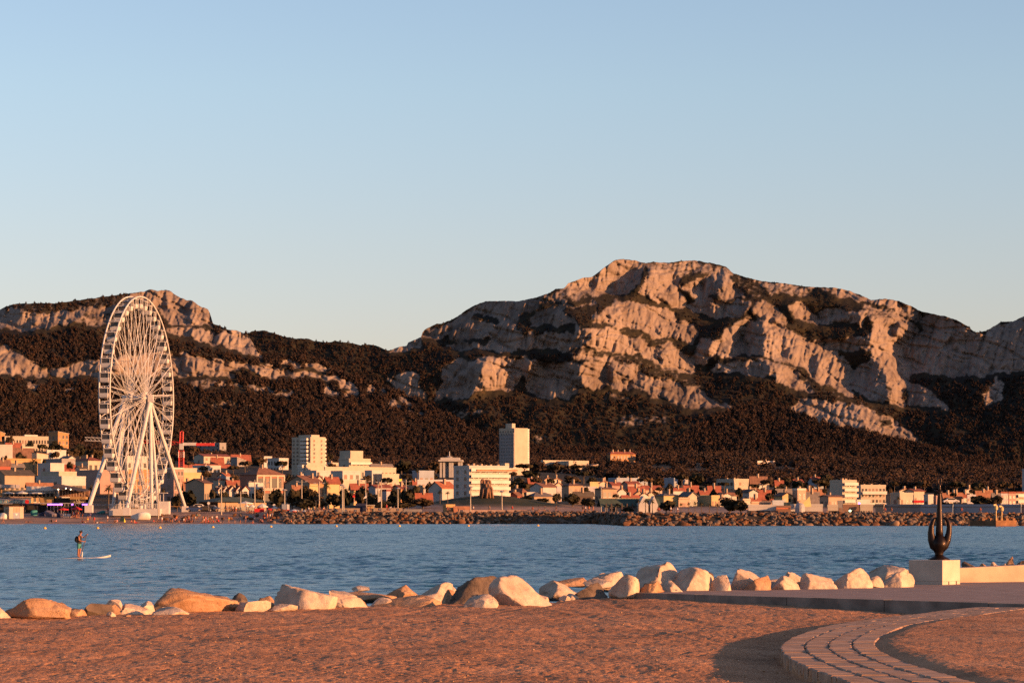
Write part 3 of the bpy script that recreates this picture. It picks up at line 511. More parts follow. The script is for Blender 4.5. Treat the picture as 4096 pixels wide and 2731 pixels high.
def build_pavers():
    rs = np.random.RandomState(5); mb = MB(); n = len(RP)
    rows = ((0.0, .31, 1), (.322, .62, 0), (.632, .93, 0), (.942, 1.24, 0))
    for ri, (r0, r1, _) in enumerate(rows):
        i = 2 + ri*3
        while i < n-16:
            L = int(rs.choice([5, 6, 7, 8])); j = min(i+L, n-1)
            ii = [i + (j-i)*k/3 for k in range(4)]; gap = .012
            def pt(f, r):
                a = int(f); t = f-a; b = min(a+1, n-1); p = RP[a]*(1-t)+RP[b]*t; q = RN[a]*(1-t)+RN[b]*t; return p + q*r
            z = ZT + rs.uniform(-.004, .004) + .006*ri; tl = rs.uniform(-.003, .003); jr = rs.uniform(-.008, .008)
            lo, hi = [], []
            for f in (i+.07, (i+j)/2, j-.07):
                lo.append(pt(f, r0+jr+rs.uniform(-.006, .006))); hi.append(pt(f, r1+rs.uniform(-.010, .006)))
            ring = lo + hi[::-1]; c = np.mean(ring, 0); vs = []
            for p in ring: vs.append((p[0], p[1], ZT-.36))
            for p in ring: vs.append((p[0], p[1], z-.012))
            for p in ring:
                d = c-p; d = d/np.linalg.norm(d)*.02; vs.append((p[0]+d[0], p[1]+d[1], z+rs.uniform(-.003, .003)+tl))
            m6 = len(ring); fs = []
            for a in range(2):
                for k in range(m6): fs.append((a*m6+k, a*m6+(k+1)%m6, (a+1)*m6+(k+1)%m6, (a+1)*m6+k))
            fs.append(tuple(2*m6+k for k in range(m6))); mb.add(vs, fs)
            i = j
    stone = mat('paving_stone', (.30, .175, .11), .92, .22, 2.6, bump=.7, bscale=22)
    tag(mb.build('stone_pavement', stone), kind='structure')
build_pavers()
CONC = mat('weathered_concrete', (.33, .26, .20), .9, .14, 1.6, bump=.45, bscale=14)
ASPH = mat('worn_asphalt', (.20, .135, .115), .92, .14, 2.2, bump=.8, bscale=40)
KERBM = mat('kerb_concrete', (.20, .15, .12), .92, .25, 2.4, bump=.6, bscale=12)
def build_path():
    def kp(a, d): p = K0 + KD*a + KN*d; return (p[0], p[1])
    nA, nB = 200, 40; V = []
    for b in range(nB):
        for a in range(nA):
            x, y = kp(.02 + a*.32, .26 + b*.36); V.append((x, y, ZP + .006*float(gnoise(x*.9, y*.9, 77))))
    tag(link('path', np_mesh('path', V, grid_faces(nB, nA), ASPH, True)), kind='structure')
    mb = MB(); rs = random.Random(4); a = 0.0
    while a < 63:                                        # kerb stones
        L = 2.45; q = [kp(a+.008, 0), kp(a+L-.008, 0), kp(a+L-.008, .255), kp(a+.008, .255)]; z1 = ZP + .006 + rs.uniform(-.004, .006)
        n = len(mb.v); mb.add([(x, y, ZP-.5) for x, y in q] + [(x, y, z1) for x, y in q], [(0,1,5,4),(1,2,6,5),(2,3,7,6),(3,0,4,7),(4,5,6,7)]); a += L
    tag(mb.build('kerb', KERBM), kind='structure')
build_path()
# ---------------------------------------------------------------- boulders
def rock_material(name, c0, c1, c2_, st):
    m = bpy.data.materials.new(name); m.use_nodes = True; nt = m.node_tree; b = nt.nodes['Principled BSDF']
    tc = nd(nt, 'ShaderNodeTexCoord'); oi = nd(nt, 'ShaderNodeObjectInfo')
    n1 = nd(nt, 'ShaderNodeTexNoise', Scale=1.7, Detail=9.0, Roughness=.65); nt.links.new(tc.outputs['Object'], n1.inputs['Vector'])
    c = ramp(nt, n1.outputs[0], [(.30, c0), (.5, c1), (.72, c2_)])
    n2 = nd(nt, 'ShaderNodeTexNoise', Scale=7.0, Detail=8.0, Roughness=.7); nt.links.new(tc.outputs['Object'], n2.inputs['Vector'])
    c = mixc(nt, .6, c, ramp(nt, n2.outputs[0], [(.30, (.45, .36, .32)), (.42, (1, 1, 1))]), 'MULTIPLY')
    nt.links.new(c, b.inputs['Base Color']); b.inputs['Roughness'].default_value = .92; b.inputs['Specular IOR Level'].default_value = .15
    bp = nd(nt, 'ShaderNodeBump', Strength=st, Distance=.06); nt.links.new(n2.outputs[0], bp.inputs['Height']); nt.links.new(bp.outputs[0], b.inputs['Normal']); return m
ROCK_PALE = rock_material('pale_limestone', (.30, .20, .14), (.44, .32, .235), (.54, .42, .32), .45)
ROCK_TAN = rock_material('tan_sandstone', (.24, .125, .065), (.34, .19, .105), (.42, .26, .16), .6)
ROCK_DARK = rock_material('dark_rock', (.06, .045, .035), (.13, .09, .065), (.20, .14, .10), .6)  # dry rock in a darker brown tone
def noise3(p, s, seed): return (gnoise(p[:,0]*s, p[:,1]*s+p[:,2]*.73*s, seed)+gnoise(p[:,1]*s, p[:,2]*s+p[:,0]*.61*s, seed+1)+gnoise(p[:,2]*s, p[:,0]*s+p[:,1]*.57*s, seed+2))/1.7
def rock_mesh(seed, sub=4, cuts=11, rough=1.0):         # a ball cut by random flat planes, then weathered
    bm = bmesh.new(); bmesh.ops.create_icosphere(bm, subdivisions=sub, radius=1.0)
    p = np.array([v.co[:] for v in bm.verts]); rs = np.random.RandomState(seed)
    p = np.sign(p)*np.abs(p)**.62; a = rs.uniform(-.5, .5); p = p @ np.array([[math.cos(a),-math.sin(a),0],[math.sin(a),math.cos(a),0],[0,0,1]])
    for k in range(cuts):
        n = rs.normal(size=3); n /= np.linalg.norm(n); d = rs.uniform(.46, .80); s = p @ n
        p = p - np.clip(s-d, 0, None)[:, None]*n*.94
    p = p*(1 + rough*(.07*noise3(p, 1.3, seed)+.05*noise3(p, 3.1, seed+9)-.06*np.clip(1-np.abs(noise3(p, 2.2, seed+21))/.10, 0, 1)+.026*noise3(p, 8, seed+5)+.012*noise3(p, 17, seed+6)))[:, None]
    p = p/np.abs(p).max(0)
    for v, c in zip(bm.verts, p): v.co = c
    me = bpy.data.meshes.new('boulder'); bm.to_mesh(me); bm.free()
    me.polygons.foreach_set('use_smooth', [True]*len(me.polygons)); me.update(); return me
def boulder(x0, x1, yt, yb, mt, label, seed, back=0.0, lean=0.0, taper=0.0, group=None, rz=0.0, depth=.85, zb=None):
    z0 = (ZG if (x0+x1)/2 < 2450 else ZP) if zb is None else zb
    D = F*(CAMZ-z0)/(yb-HY) + back; w = 1.07*(x1-x0)*D/F; h = (yb-yt)*D/F; dep = max(w*depth, h*.8)
    me = rock_mesh(seed, 5 if w > .6 else 4, cuts=(7 if seed in (24,) else 17+seed % 7)); p = np.array([v.co[:] for v in me.vertices])
    p[:,2] = np.where(p[:,2] < 0, p[:,2]*.35, p[:,2])     # flat underside
    k = np.clip(p[:,2], 0, 1); p[:,0] = p[:,0]*(1-taper*.5*k) + lean*k; p[:,0] -= (p[:,0].max()+p[:,0].min())/2; p[:,0] /= np.abs(p[:,0]).max()
    lo = .30 if back == 0 else .75
    zz = (p[:,2]+.35)/1.35; p[:,2] = -lo*h*.6 + zz*(h + lo*h*.6); p[:,0] *= w/2; p[:,1] *= dep/2
    me.vertices.foreach_set('co', p.astype(np.float32).ravel()); me.materials.append(mt); me.update()
    o = link('boulder', me, None, (X((x0+x1)/2, D), D + dep*.42, Z(yb, D)))
    return tag(o, label, 'boulder', group)
P_, T_, K_ = ROCK_PALE, ROCK_TAN, ROCK_DARK
FRONT = [
 (-60,35,2393,2472,P_,'pale boulder cut off by the left edge of the frame',1,0,0,.2),
 (8,258,2392,2473,T_,'peaked tan boulder with a shaded left flank near the left edge',2,0,.15,.45),
 (240,336,2431,2466,T_,'low brown rounded stone right of the peaked tan boulder',3,.3,0,.3),
 (310,455,2426,2465,P_,'flat grey slab between the low brown stone and the long pale slab',4,.9,0,.1),
 (424,460,2436,2465,P_,'small upright pale stone against the flat grey slab',5,0,0,.3),
 (448,610,2414,2464,P_,'long low pale slab left of the big tan block',6,.9,.1,.1),
 (489,522,2452,2467,T_,'tiny tan stone alone on the sand edge',7,0,0,.3),
 (610,750,2427,2462,P_,'thin pale slab lying against the foot of the big tan block',8,0,.1,.2),
 (598,942,2351,2449,T_,'big tan squared block sloping down to its left',9,.35,.28,.10),
 (925,990,2371,2412,K_,'dark stone just right of the big tan block',10,2.5,0,.2),
 (936,1076,2388,2446,P_,'pale jagged boulder right of the big tan block',11,.2,0,.35),
 (1020,1125,2378,2426,T_,'reddish stone wedged behind the small pale block',12,.9,0,.3),
 (1072,1185,2402,2444,P_,'small pale block in front of the large white boulder',13,0,.1,.1),
 (1081,1336,2336,2440,P_,'large white boulder with a rounded top in the left half of the rock line',14,.5,.1,.25),
 (1319,1480,2361,2431,P_,'pale angular block touching the large white boulder on its right',15,.2,-.1,.15),
 (1300,1580,2348,2396,T_,'wide flat topped tan slab behind the pale angular block',16,2.2,0,.05),
 (1408,1476,2333,2356,P_,'small grey rounded stone topmost behind the flat topped slab',17,3.6,0,.3),
 (1534,1676,2324,2390,T_,'brown pyramid shaped boulder',18,2.4,-.05,.7),
 (1476,1755,2382,2427,T_,'long flat brown slab in front of the pyramid shaped boulder',19,.2,0,.1),
 (1672,1826,2328,2400,P_,'grey slab leaning up to its right beyond the pyramid shaped boulder',20,2.0,.3,.3),
 (1760,1830,2356,2402,T_,'small reddish stone low against the leaning grey slab',21,1.2,0,.3),
 (1672,1766,2371,2408,P_,'low whitish stone below the leaning grey slab',22,.8,0,.3),
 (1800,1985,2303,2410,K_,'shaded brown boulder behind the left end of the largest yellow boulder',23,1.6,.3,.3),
 (1962,2242,2296,2426,P_,'largest yellow boulder with a long slope down to its right',24,.4,-.30,.30),
 (1858,1990,2376,2429,P_,'small white rock at the foot of the largest yellow boulder',25,-.2,.2,.3),
 (2155,2335,2320,2384,P_,'grey white slab right of the largest yellow boulder',26,2.2,-.2,.2),
 (2219,2352,2302,2336,T_,'tan flat stone at the water behind the grey white slab',27,4.2,0,.2),
 (2278,2436,2331,2406,K_,'dark rusty boulder at the end of the kerb',28,.9,0,.4),
 (2338,2452,2311,2345,P_,'pale low stone behind the dark rusty boulder',29,3.2,0,.2),
 (2366,2524,2285,2345,P_,'pale ridged slab at the water left of the tallest boulder',30,3.6,.2,.3),
 (2440,2564,2295,2372,P_,'round white boulder at the left end of the path',31,.2,0,.15),
 (2532,2775,2247,2366,P_,'tallest white boulder of the row along the path',32,1.2,-.15,.4),
 (2553,2660,2309,2370,T_,'yellow low block in front of the tallest white boulder',33,0,0,.1),
 (2648,2735,2313,2367,P_,'pale low block beside the yellow block under the tallest boulder',34,.1,-.2,.3),
 (2700,2860,2268,2364,P_,'cream boulder with two peaks right of the tallest boulder',35,.5,-.15,.35),
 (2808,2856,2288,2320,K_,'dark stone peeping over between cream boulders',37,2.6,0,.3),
 (2843,2926,2298,2362,P_,'small faceted cream rock left of the wide cream boulder',36,.1,.1,.3),
 (2911,3106,2274,2360,P_,'wide cream boulder sloping gently down to its right',38,.5,-.3,.25),
 (2970,3092,2301,2359,T_,'tan wedge in front of the wide cream boulder',39,-.1,.3,.3),
 (3083,3206,2301,2358,P_,'squat white block left of the boulder with a spike',40,.1,0,.15),
 (3136,3235,2286,2345,P_,'greyish boulder behind the squat white block',41,1.6,0,.3),
 (3202,3349,2256,2356,P_,'white boulder with a spike on top',142,.2,.05,.35),
 (3336,3494,2271,2353,P_,'pinkish cracked boulder right of the one with a spike',43,.3,.1,.3),
 (3468,3538,2296,2349,P_,'small white stone between two larger ones near the plinth',44,0,-.1,.35),
 (3474,3652,2261,2330,P_,'pale flat rock behind, left of the sculpture plinth',46,2.4,.3,.3),
 (3523,3668,2286,2349,P_,'white boulder next to the sculpture plinth',45,.2,-.1,.3),
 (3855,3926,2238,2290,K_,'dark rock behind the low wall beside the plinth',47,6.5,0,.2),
 (3917,3954,2238,2285,T_,'orange stone behind the low wall, first to the right of the plinth',48,6.5,0,.4),
 (3956,4001,2235,2285,P_,'pointed white stone behind the low wall',49,6.5,-.1,.6),
 (3999,4040,2241,2285,P_,'small white stone behind the low wall left of the twin peaked rock',50,6.3,0,.4),
 (3989,4072,2224,2285,T_,'twin peaked yellow rock behind the low wall',51,7.5,.2,.4),
 (4060,4150,2226,2285,K_,'grey rock behind the low wall at the right edge of the frame',52,7.2,0,.2),
]
for r in FRONT: boulder(*r[:9], taper=r[9], group='boulders along the near shore')
# loose stones lying on the sand and one dry tuft of weed
def pebbles():
    rs = np.random.RandomState(8); V, Q = [], []
    base = np.array([(1,0,0),(-1,0,0),(0,1,0),(0,-1,0),(0,0,1),(0,0,-1)], float); tri = [(0,2,4),(2,1,4),(1,3,4),(3,0,4),(2,0,5),(1,2,5),(3,1,5),(0,3,5)]
    n = 3200; D = 25+rs.rand(n)**1.5*36; px = rs.uniform(-100, 4200, n); x = X(px, D); kd = (x-K0[0])*KN[0]+(D-K0[1])*KN[1]
    ok = (D < edgeD(px)) & (kd < -.1) & ~inside([tuple(p) for p in RP[::4]]+[(30, 24), (30, 50)], x, D); x, D = x[ok], D[ok]; h = sand_height(x, D)
    for xx, dd, hh in zip(x, D, h):
        r = .007 + .02*rs.rand()**3; k = len(V); s = base*rs.uniform(.6, 1.3, (6, 1))*r*np.array([1, 1, .6]); a = rs.rand()*6.28; c, q = math.cos(a), math.sin(a)
        for v in s: V.append((xx+v[0]*c-v[1]*q, dd+v[0]*q+v[1]*c, hh+v[2]+r*.2))
        Q += [tuple(k+i for i in t) for t in tri]
    tag(link('gravel', np_mesh('gravel', V, Q, ROCK_TAN, False)), kind='stuff')
pebbles()

def shore_rubble():                                      # broken stone packed between and behind the boulders, down to the water
    rs = np.random.RandomState(29); Vs, Qs, off, mi = [], [], 0, []
    pr = []
    for k in range(8):
        bm = bmesh.new(); bmesh.ops.create_icosphere(bm, subdivisions=3, radius=1.0); p = np.array([v.co[:] for v in bm.verts]); q = np.array([[v.index for v in f.verts] for f in bm.faces]); bm.free()
        for _ in range(14):
            n = rs.normal(size=3); n /= np.linalg.norm(n); p = p - np.clip(p @ n-rs.uniform(.45, .8), 0, None)[:, None]*n
        pr.append((p, q))
    for _ in range(600):
        px = rs.uniform(-900, 3640); t = rs.rand()**1.5; D = float(edgeD(px)) + .3 + 4.5*t if px < 2440 else None
        if D is None: D = F*(CAMZ-ZP)/(np.interp(px, [2440, 3640], [2366, 2348])-HY) + .35 + 3.5*t
        z = (ZG-.05 if px < 2440 else ZP-.08) - (.62*max(0, 4.5*t-.2) if px < 2440 else .5*3.5*t); s = rs.uniform(.10, .30)*(1.0+.9*t); p, q = pr[rs.randint(8)]; a = rs.rand()*6.28; c, d = math.cos(a), math.sin(a)
        w = p*np.array([s*rs.uniform(.9, 1.6), s, s*rs.uniform(.6, 1.0)]); w = np.stack([w[:,0]*c-w[:,1]*d, w[:,0]*d+w[:,1]*c, w[:,2]], 1)+np.array([X(px, D), D, z+s*.3]); Vs.append(w); Qs.append(q+off); off += len(p); mi += [int(rs.choice([0, 0, 1, 2]))]*len(q)
    me = np_mesh('rubble', np.concatenate(Vs), np.concatenate(Qs), [ROCK_PALE, ROCK_TAN, ROCK_DARK], False); me.polygons.foreach_set('material_index', np.array(mi, np.int32)); tag(link('rubble', me), kind='stuff')
shore_rubble()
# ---------------------------------------------------------------- sculpture, plinth, wall
BRONZE = mat('dark_bronze', (.020, .011, .008), .42, .2, 3, metal=.6, bump=.15, bscale=9)
PLINTH = mat('plinth_render', (.44, .345, .265), .85, .08, 3, bump=.25, bscale=30)
def build_plinth():
    D = F*(CAMZ-ZP)/(2338-HY); m = D/F; s, ang = .885, math.radians(53.6); h = 98*m; rx = s; 
    e = empty('plinth', P(3770, 2338, D), 'pale square concrete plinth under the bronze sculpture', 'plinth', rz=ang)
    mb = MB(); mb.box(0, s, 0, s, .075, h); xs = [0, .33*s, .33*s+.05, .76*s, .76*s+.05, s]
    for a in (0, 2, 4): mb.box(xs[a], xs[a+1], 0, .2, -.05, .0745)
    mb.box(.002, s-.002, .2, s-.002, -.05, .0745); bm = mb.build('block', PLINTH, e)
    bv = bm.modifiers.new('b', 'BEVEL'); bv.width = .008; bv.segments = 2
    return D, h
PD, PH = build_plinth()
def build_sculpture():
    D = PD + .62; m = D/F/2.614; cx = 3400+932/2.614; z0 = ZP + PH
    e = empty('sculpture', (X(cx, D), D, z0), 'dark bronze anchor shaped sculpture on the pale plinth', 'sculpture')
    def q(x, y, d=0.0): return ((x-932)*m, d, (1006-y)*m)
    mb = MB(); mb.lathe([(112*m,0),(114*m,8*m),(95*m,20*m),(60*m,38*m),(44*m,52*m)], 28); mb.build('base', BRONZE, e, smooth=True)
    mb = MB(); mb.tube([q(929,965),q(930,945),q(931,915),q(932,885),q(933,850),q(934,815),q(935,785),q(935,740)], [48*m,43*m,54*m,72*m,84*m,80*m,62*m,38*m], 20); mb.build('stem', BRONZE, e, smooth=True)
    mb = MB(); mb.tube([q(935,790),q(934,700),q(934,600),q(934,500),q(935,400),q(936,320),q(937,300)], [42*m,39*m,35*m,30*m,25*m,19*m,18*m], 20); mb.build('shank', BRONZE, e, smooth=True)
    mb = MB(); mb.tube([q(920,880),q(880,850),q(855,790),q(846,725),q(850,660),q(864,610),q(882,578),q(894,566)], [58*m,54*m,43*m,35*m,29*m,24*m,18*m,8*m], 16); mb.build('arm', BRONZE, e, smooth=True)
    mb = MB(); mb.tube([q(945,880),q(985,850),q(1016,795),q(1034,725),q(1038,660),q(1030,612),q(1012,582),q(990,568),q(972,575)], [58*m,52*m,41*m,32*m,27*m,24*m,19*m,14*m,6*m], 16); mb.build('arm', BRONZE, e, smooth=True)
    mb = MB(); mb.tube([q(888,276),q(905,290),q(925,300),q(940,301),q(955,298),q(968,290)], [6*m,11*m,18*m,20*m,16*m,7*m], 12); mb.build('stock', BRONZE, e, smooth=True)
    mb = MB(); mb.tube([q(937,300),q(937,260),q(936,228),q(936,215)], [17*m,13*m,12*m,14*m], 14)
    pts = [q(936+19*math.sin(t), 182-36*math.cos(t)) for t in [k*math.pi*2/20+math.pi for k in range(21)]]; mb.tube(pts, 8.5*m, 10); mb.build('eye', BRONZE, e, smooth=True)
build_sculpture()
def build_low_wall():
    a = P(3840, 2331, 67.2); b = P(5400, 2320, 71.3); n = Vector((-(b.y-a.y), b.x-a.x, 0)).normalized()*.45; mb = MB(); vs = []
    for p, zt in ((a, Z(2271, 67.2)), (b, 2.03)):
        for o_, z in ((0, ZP-.3), (0, zt), (1, zt), (1, ZP-.3)): vs.append((p.x+n.x*o_, p.y+n.y*o_, z))
    mb.add(vs, [(0,1,5,4)[::-1],(1,2,6,5)[::-1],(2,3,7,6)[::-1],(0,3,2,1),(4,5,6,7),(3,0,4,7)]); o = mb.build('low_wall', mat('wall_concrete', (.42, .29, .20), .9, .16, 1.2, bump=.4, bscale=10))
    tag(o, 'low pinkish concrete wall running right from the sculpture plinth', 'wall')
build_low_wall()
# ---------------------------------------------------------------- big wheel
WHITE = mat('white_paint', (.42, .39, .365), .5, .05, .6)
GLASS = mat('dark_glass', (.05, .045, .045), .25, 0)
def build_wheel():
    D0 = 722.0; m = D0/F; R = 404*m; ax = Vector((.983, -.184, 0)); wx = Vector((.184, .983, 0)); T = 43*m
    hub = P(550, 1592, D0); base = Vector((hub.x, hub.y, 3.0))
    e = empty('ferris_wheel', base, 'tall white ferris wheel with enclosed cabins behind the beach', 'ferris wheel')
    h = hub-base; N = 42
    def rp(t, r, a): return h + wx*(r*math.cos(t)) + Vector((0,0,1))*(r*math.sin(t)) + ax*a
    for s in (-.5, .5):
        mb = MB(); mb.tube([rp(2*math.pi*k/84, R, s*T) for k in range(85)], .21, 6, cap=False); mb.build('rim', WHITE, e, smooth=True)
    for k in range(21):
        for s in (-.5, .5):
            t = 2*math.pi*(k+.25)/21; mb = MB()
            mb.tube([rp(t+.35, .9, s*T*1.7), rp(t, R, s*T)], .075, 5); mb.tube([rp(t+.02, .9, s*T*1.2), rp(t+.15, R, s*T)], .05, 5); mb.tube([rp(t-.35, .9, s*T*1.7), rp(t, R, s*T)], .05, 5)
            mb.build('spoke', WHITE, e)
        t = 2*math.pi*(k+.25)/21; t2 = 2*math.pi*(k+1.25)/21; mb = MB()   # lattice between the two rims
        for r in (R*.55, R*.80):
            mb.tube([rp(t, r, -.5*T), rp(t, r, .5*T)], .045, 4)
        mb.tube([rp(t, R*.80, -.5*T), rp(t2, R, .5*T)], .04, 4); mb.tube([rp(t2, R*.80, .5*T), rp(t, R, -.5*T)], .04, 4)
        mb.tube([rp(t, R*.55, -.5*T), rp(t2, R*.80, -.5*T)], .04, 4); mb.tube([rp(t2, R*.55, .5*T), rp(t, R*.80, .5*T)], .04, 4)
        mb.build('brace', WHITE, e)
    mb = MB(); mb.tube([h-ax*4.0, h+ax*3.4], .75, 14); mb.build('axle', WHITE, e, smooth=True)
    for s in (-1, 1):
        mb = MB(); mb.tube([h+ax*(s*1.15), h+ax*(s*2.0)], 1.35, 18); mb.build('hub', WHITE, e, smooth=True)
    mb = MB(); c = h+ax*3.6; mb.box(c.x-.7, c.x+.7, c.y-.7, c.y+.7, c.z-1.0, c.z+.9); mb.build('bearing_housing', WHITE, e)
    def foot(px, py, Df): p = P(px, py, Df); return p-base
    n1, n2 = h+ax*3.4+Vector((0,0,-.6)), h-ax*3.6+Vector((0,0,-.6))
    legs = [(n1, 740, 2028, 741, .50), (n1, 507, 2034, 703, .54), (n1, 607, 2036, 716, .48), (n1, 634, 2038, 722, .40), (n2, 356, 2024, 700, .60), (n2, 590, 2024, 744, .45), (n2, 452, 2030, 717, .45), (n2, 478, 2030, 722, .38)]
    for a, px, py, Df, r in legs:
        b = foot(px, py, Df); d = (b-a); mb = MB(); mb.tube([a, a+d*.02, a+d*.55, b], [r*.7, r*.85, r, r*.9], 10)
        for f in (.28, .55, .78): mb.tube([a+d*(f-.004), a+d*(f+.004)], r*1.2, 10)
        mb.box(b.x-r*1.6, b.x+r*1.6, b.y-r*1.6, b.y+r*1.6, b.z-1.6, b.z+.3); mb.build('leg', WHITE, e, smooth=False)
    # boarding deck, stairs and fence
    mb = MB(); p0 = foot(436, 2036, 706); p1 = foot(640, 2036, 706); zt = p0.z+.1
    mb.box(p0.x, p1.x, p0.y, p0.y+20, -1.0, zt); mb.build('platform', WHITE, e)
    mb = MB()
    for k in range(34):
        xx = p0.x + (p1.x-p0.x)*k/33.; mb.box(xx-.05, xx+.05, p0.y+.1, p0.y+.2, zt, zt+1.2)
    mb.box(p0.x, p1.x, p0.y+.08, p0.y+.22, zt+1.2, zt+1.3); mb.build('railing', WHITE, e)
    mb = MB(); q0 = foot(629, 2034, 709); mb.box(q0.x, q0.x+2.9, q0.y, q0.y+4, -.6, q0.z+1.9); mb.build('ticket_booth', WHITE, e)
    mb = MB()
    for k in range(14):                                  # turnstile posts and canopy struts under the wheel
        xx = p0.x + 2 + k*.85; mb.box(xx-.09, xx+.09, p0.y+6, p0.y+6.2, zt, zt+3.6+.4*(k % 2))
    mb.box(p0.x+1.6, p0.x+14, p0.y+5.5, p0.y+8, zt+4.0, zt+4.15); mb.build('boarding_canopy', WHITE, e)
    # cabins: one set of meshes, copied round the rims
    W = 2.6
    tub = MB(); tub.lathe([(.75,-2.95),(1.02,-2.75),(1.12,-2.2),(1.12,-1.75)], 4); tub.v = [((x*math.cos(.785)-y*math.sin(.785))*1.42, (x*math.sin(.785)+y*math.cos(.785))*1.25, z) for x, y, z in tub.v]
    roof = MB(); roof.box(-1.25, 1.25, -1.1, 1.1, -.62, -.48); roof.box(-.95, .95, -.8, .8, -.48, -.36); roof.tube([(0,0,-.4),(0,0,.05)], .12, 6); roof.tube([(-1.3,0,0),(1.3,0,0)], .09, 6)
    for x in (-1.08, 1.08):
        for y in (-.95, 0, .95): tub.box(x-.06, x+.06, y-.06, y+.06, -1.76, -.6)
    win = MB(); win.box(-1.0, 1.0, -.88, .88, -1.74, -.63)
    ms = [('cabin', tub.mesh('cabin', WHITE)), ('roof', roof.mesh('roof', WHITE)), ('window', win.mesh('window', GLASS))]
    az = math.atan2(ax.y, ax.x)
    for k in range(N):
        c = rp(2*math.pi*(k+.5)/N, R-.1, 0); o = link('cabin', ms[0][1], e, c, az)
        for nm, me in ms[1:]: link(nm, me, o)
build_wheel()
# ---------------------------------------------------------------- tower crane
def build_crane():
    D = 1010.0; m = D/F; RED = mat('crane_red', (.42, .035, .03), .6, .08, .5)
    b = P(725, 1870, D); e = empty('tower_crane', (b.x, b.y, b.z-6), 'red and white tower crane standing right of the big wheel', 'crane'); z0 = b.z-6
    def q(px, py, dy=0): p = P(px, py, D); return (p.x-b.x, dy, p.z-z0)
    def lattice(mb, a, c, w, n, mi=0):
        a, c = Vector(a), Vector(c); d = (c-a)/n; up = Vector((0,0,1)) if abs(d.normalized().z) < .5 else Vector((1,0,0)); sd = Vector((0,1,0))
        cr = [(-w,-w),(w,-w),(w,w),(-w,w)]
        for i, j in cr: mb.tube([a+up*i+sd*j, c+up*i+sd*j], .11, 4, mi)
        for k in range(n):
            for t in range(4):
                i, j = cr[t]; i2, j2 = cr[(t+1) % 4]; mb.tube([a+d*k+up*i+sd*j, a+d*(k+1)+up*i2+sd*j2], .055, 4, mi)
    mb = MB(); lattice(mb, (0,0,0), q(725, 1800), .85, 16, 0); lattice(mb, q(725, 1830), q(725, 1806), .95, 3, 1); mb.build('mast', [RED, WHITE], e)
    mb = MB(); lattice(mb, q(725, 1774), q(727, 1726), .55, 6); mb.tube([q(727, 1726), q(727, 1722)], .2, 5); mb.build('apex', RED, e)
    mb = MB(); lattice(mb, q(722, 1774), q(560, 1764), .55, 10, 0); lattice(mb, q(560, 1764), q(340, 1755), .62, 14, 1); mb.build('jib', [RED, WHITE], e)
    mb = MB(); p, r = q(732, 1774), q(785, 1776); mb.box(p[0], r[0], -.8, .8, r[2]-.5, p[2]+.4, 1); p2 = q(857, 1777); mb.box(r[0], p2[0], -.8, .8, p2[2]-.5, r[2]+.4, 0); mb.build('counter_jib', [RED, WHITE], e)
    mb = MB(); p = q(719, 1798); mb.box(p[0], p[0]+1.4, -1.6, -.3, p[2], p[2]+2.2); mb.build('cab', WHITE, e)
build_crane()
# ---------------------------------------------------------------- floats, barge
def build_buoys():
    YEL = mat('yellow_float', (.75, .36, .03), .5, .06, 2); mb = MB(); mb.lathe([(.04,-.2),(.18,-.17),(.27,0),(.26,.12),(.19,.24),(.08,.31),(.05,.36)], 14); me = mb.mesh('buoy', YEL, True)
    L = [(180,2114,'yellow ball float nearest the left edge'), (391,2114,'yellow ball float right of the paddler'), (640,2112,'yellow ball float below the white covered boat'), (852,2110,'yellow ball float below the green roofed pavilion'),
         (1084,2108,'yellow ball float at the right end of the beach'), (1346,2106,'yellow ball float below the pair of tall lamp posts'), (1598,2105,'yellow ball float below the row of blue marked panels'), (1874,2104,'yellow ball float below the wooden arches on the mound'), (2152,2103,'yellow ball float farthest to the right')]
    for i, (px, py, lb) in enumerate(L):
        D = F*3.0/(py-HY); tag(link('buoy', me, None, (X(px, D), D, 0)), lb, 'buoy', 'floats marking the bathing zone')
build_buoys()
def build_barge():
    RUST = mat('rusty_hull', (.15, .068, .03), .85, .25, .6, bump=.3, bscale=3); D = 572.0; m = D/F; c = P(3984, 2106, D); al = math.radians(33)
    e = empty('barge', (c.x, c.y, 0), 'rusty flat work barge moored off the rocks at the far right', 'barge', rz=al)
    Wr = 92*m/math.cos(al); Wl = 84*m/math.sin(al); h = 23*m
    mb = MB(); mb.box(0, Wr, 0, Wl, -.4, h); mb.build('hull', RUST, e)
    box_rim = MB(); box_rim.box(-.08, Wr+.08, -.08, -.004, h*.78, h+.06); box_rim.build('rubbing_strake', RUST, e)
    for x, y in ((.6, .7), (Wr*.35, .7), (Wr*.62, .7), (Wr*.95, .7), (.6, Wl*.3), (.6, Wl*.6)): mb = MB(); mb.box(x-.35, x+.35, y-.35, y+.35, h, h+.5); mb.build('bollard', RUST, e)
    YP = mat('pole_yellow', (.50, .33, .14), .6, .1, 1)
    for fx, top in ((.07, 48), (.35, 42)):
        mb = MB(); x = Wr*fx; mb.tube([(x, .4, h), (x, .4, h+top*m*.9)], .11, 8); mb.lathe([(.12,0),(.36,.1),(.40,.6),(.22,1.0)], 8, c=(x, .4, h+top*m*.88)); mb.box(x-.7, x, .3, .5, h+top*m*.88+.9, h+top*m*.88+1.2); mb.build('light_post', YP, e)
build_barge()
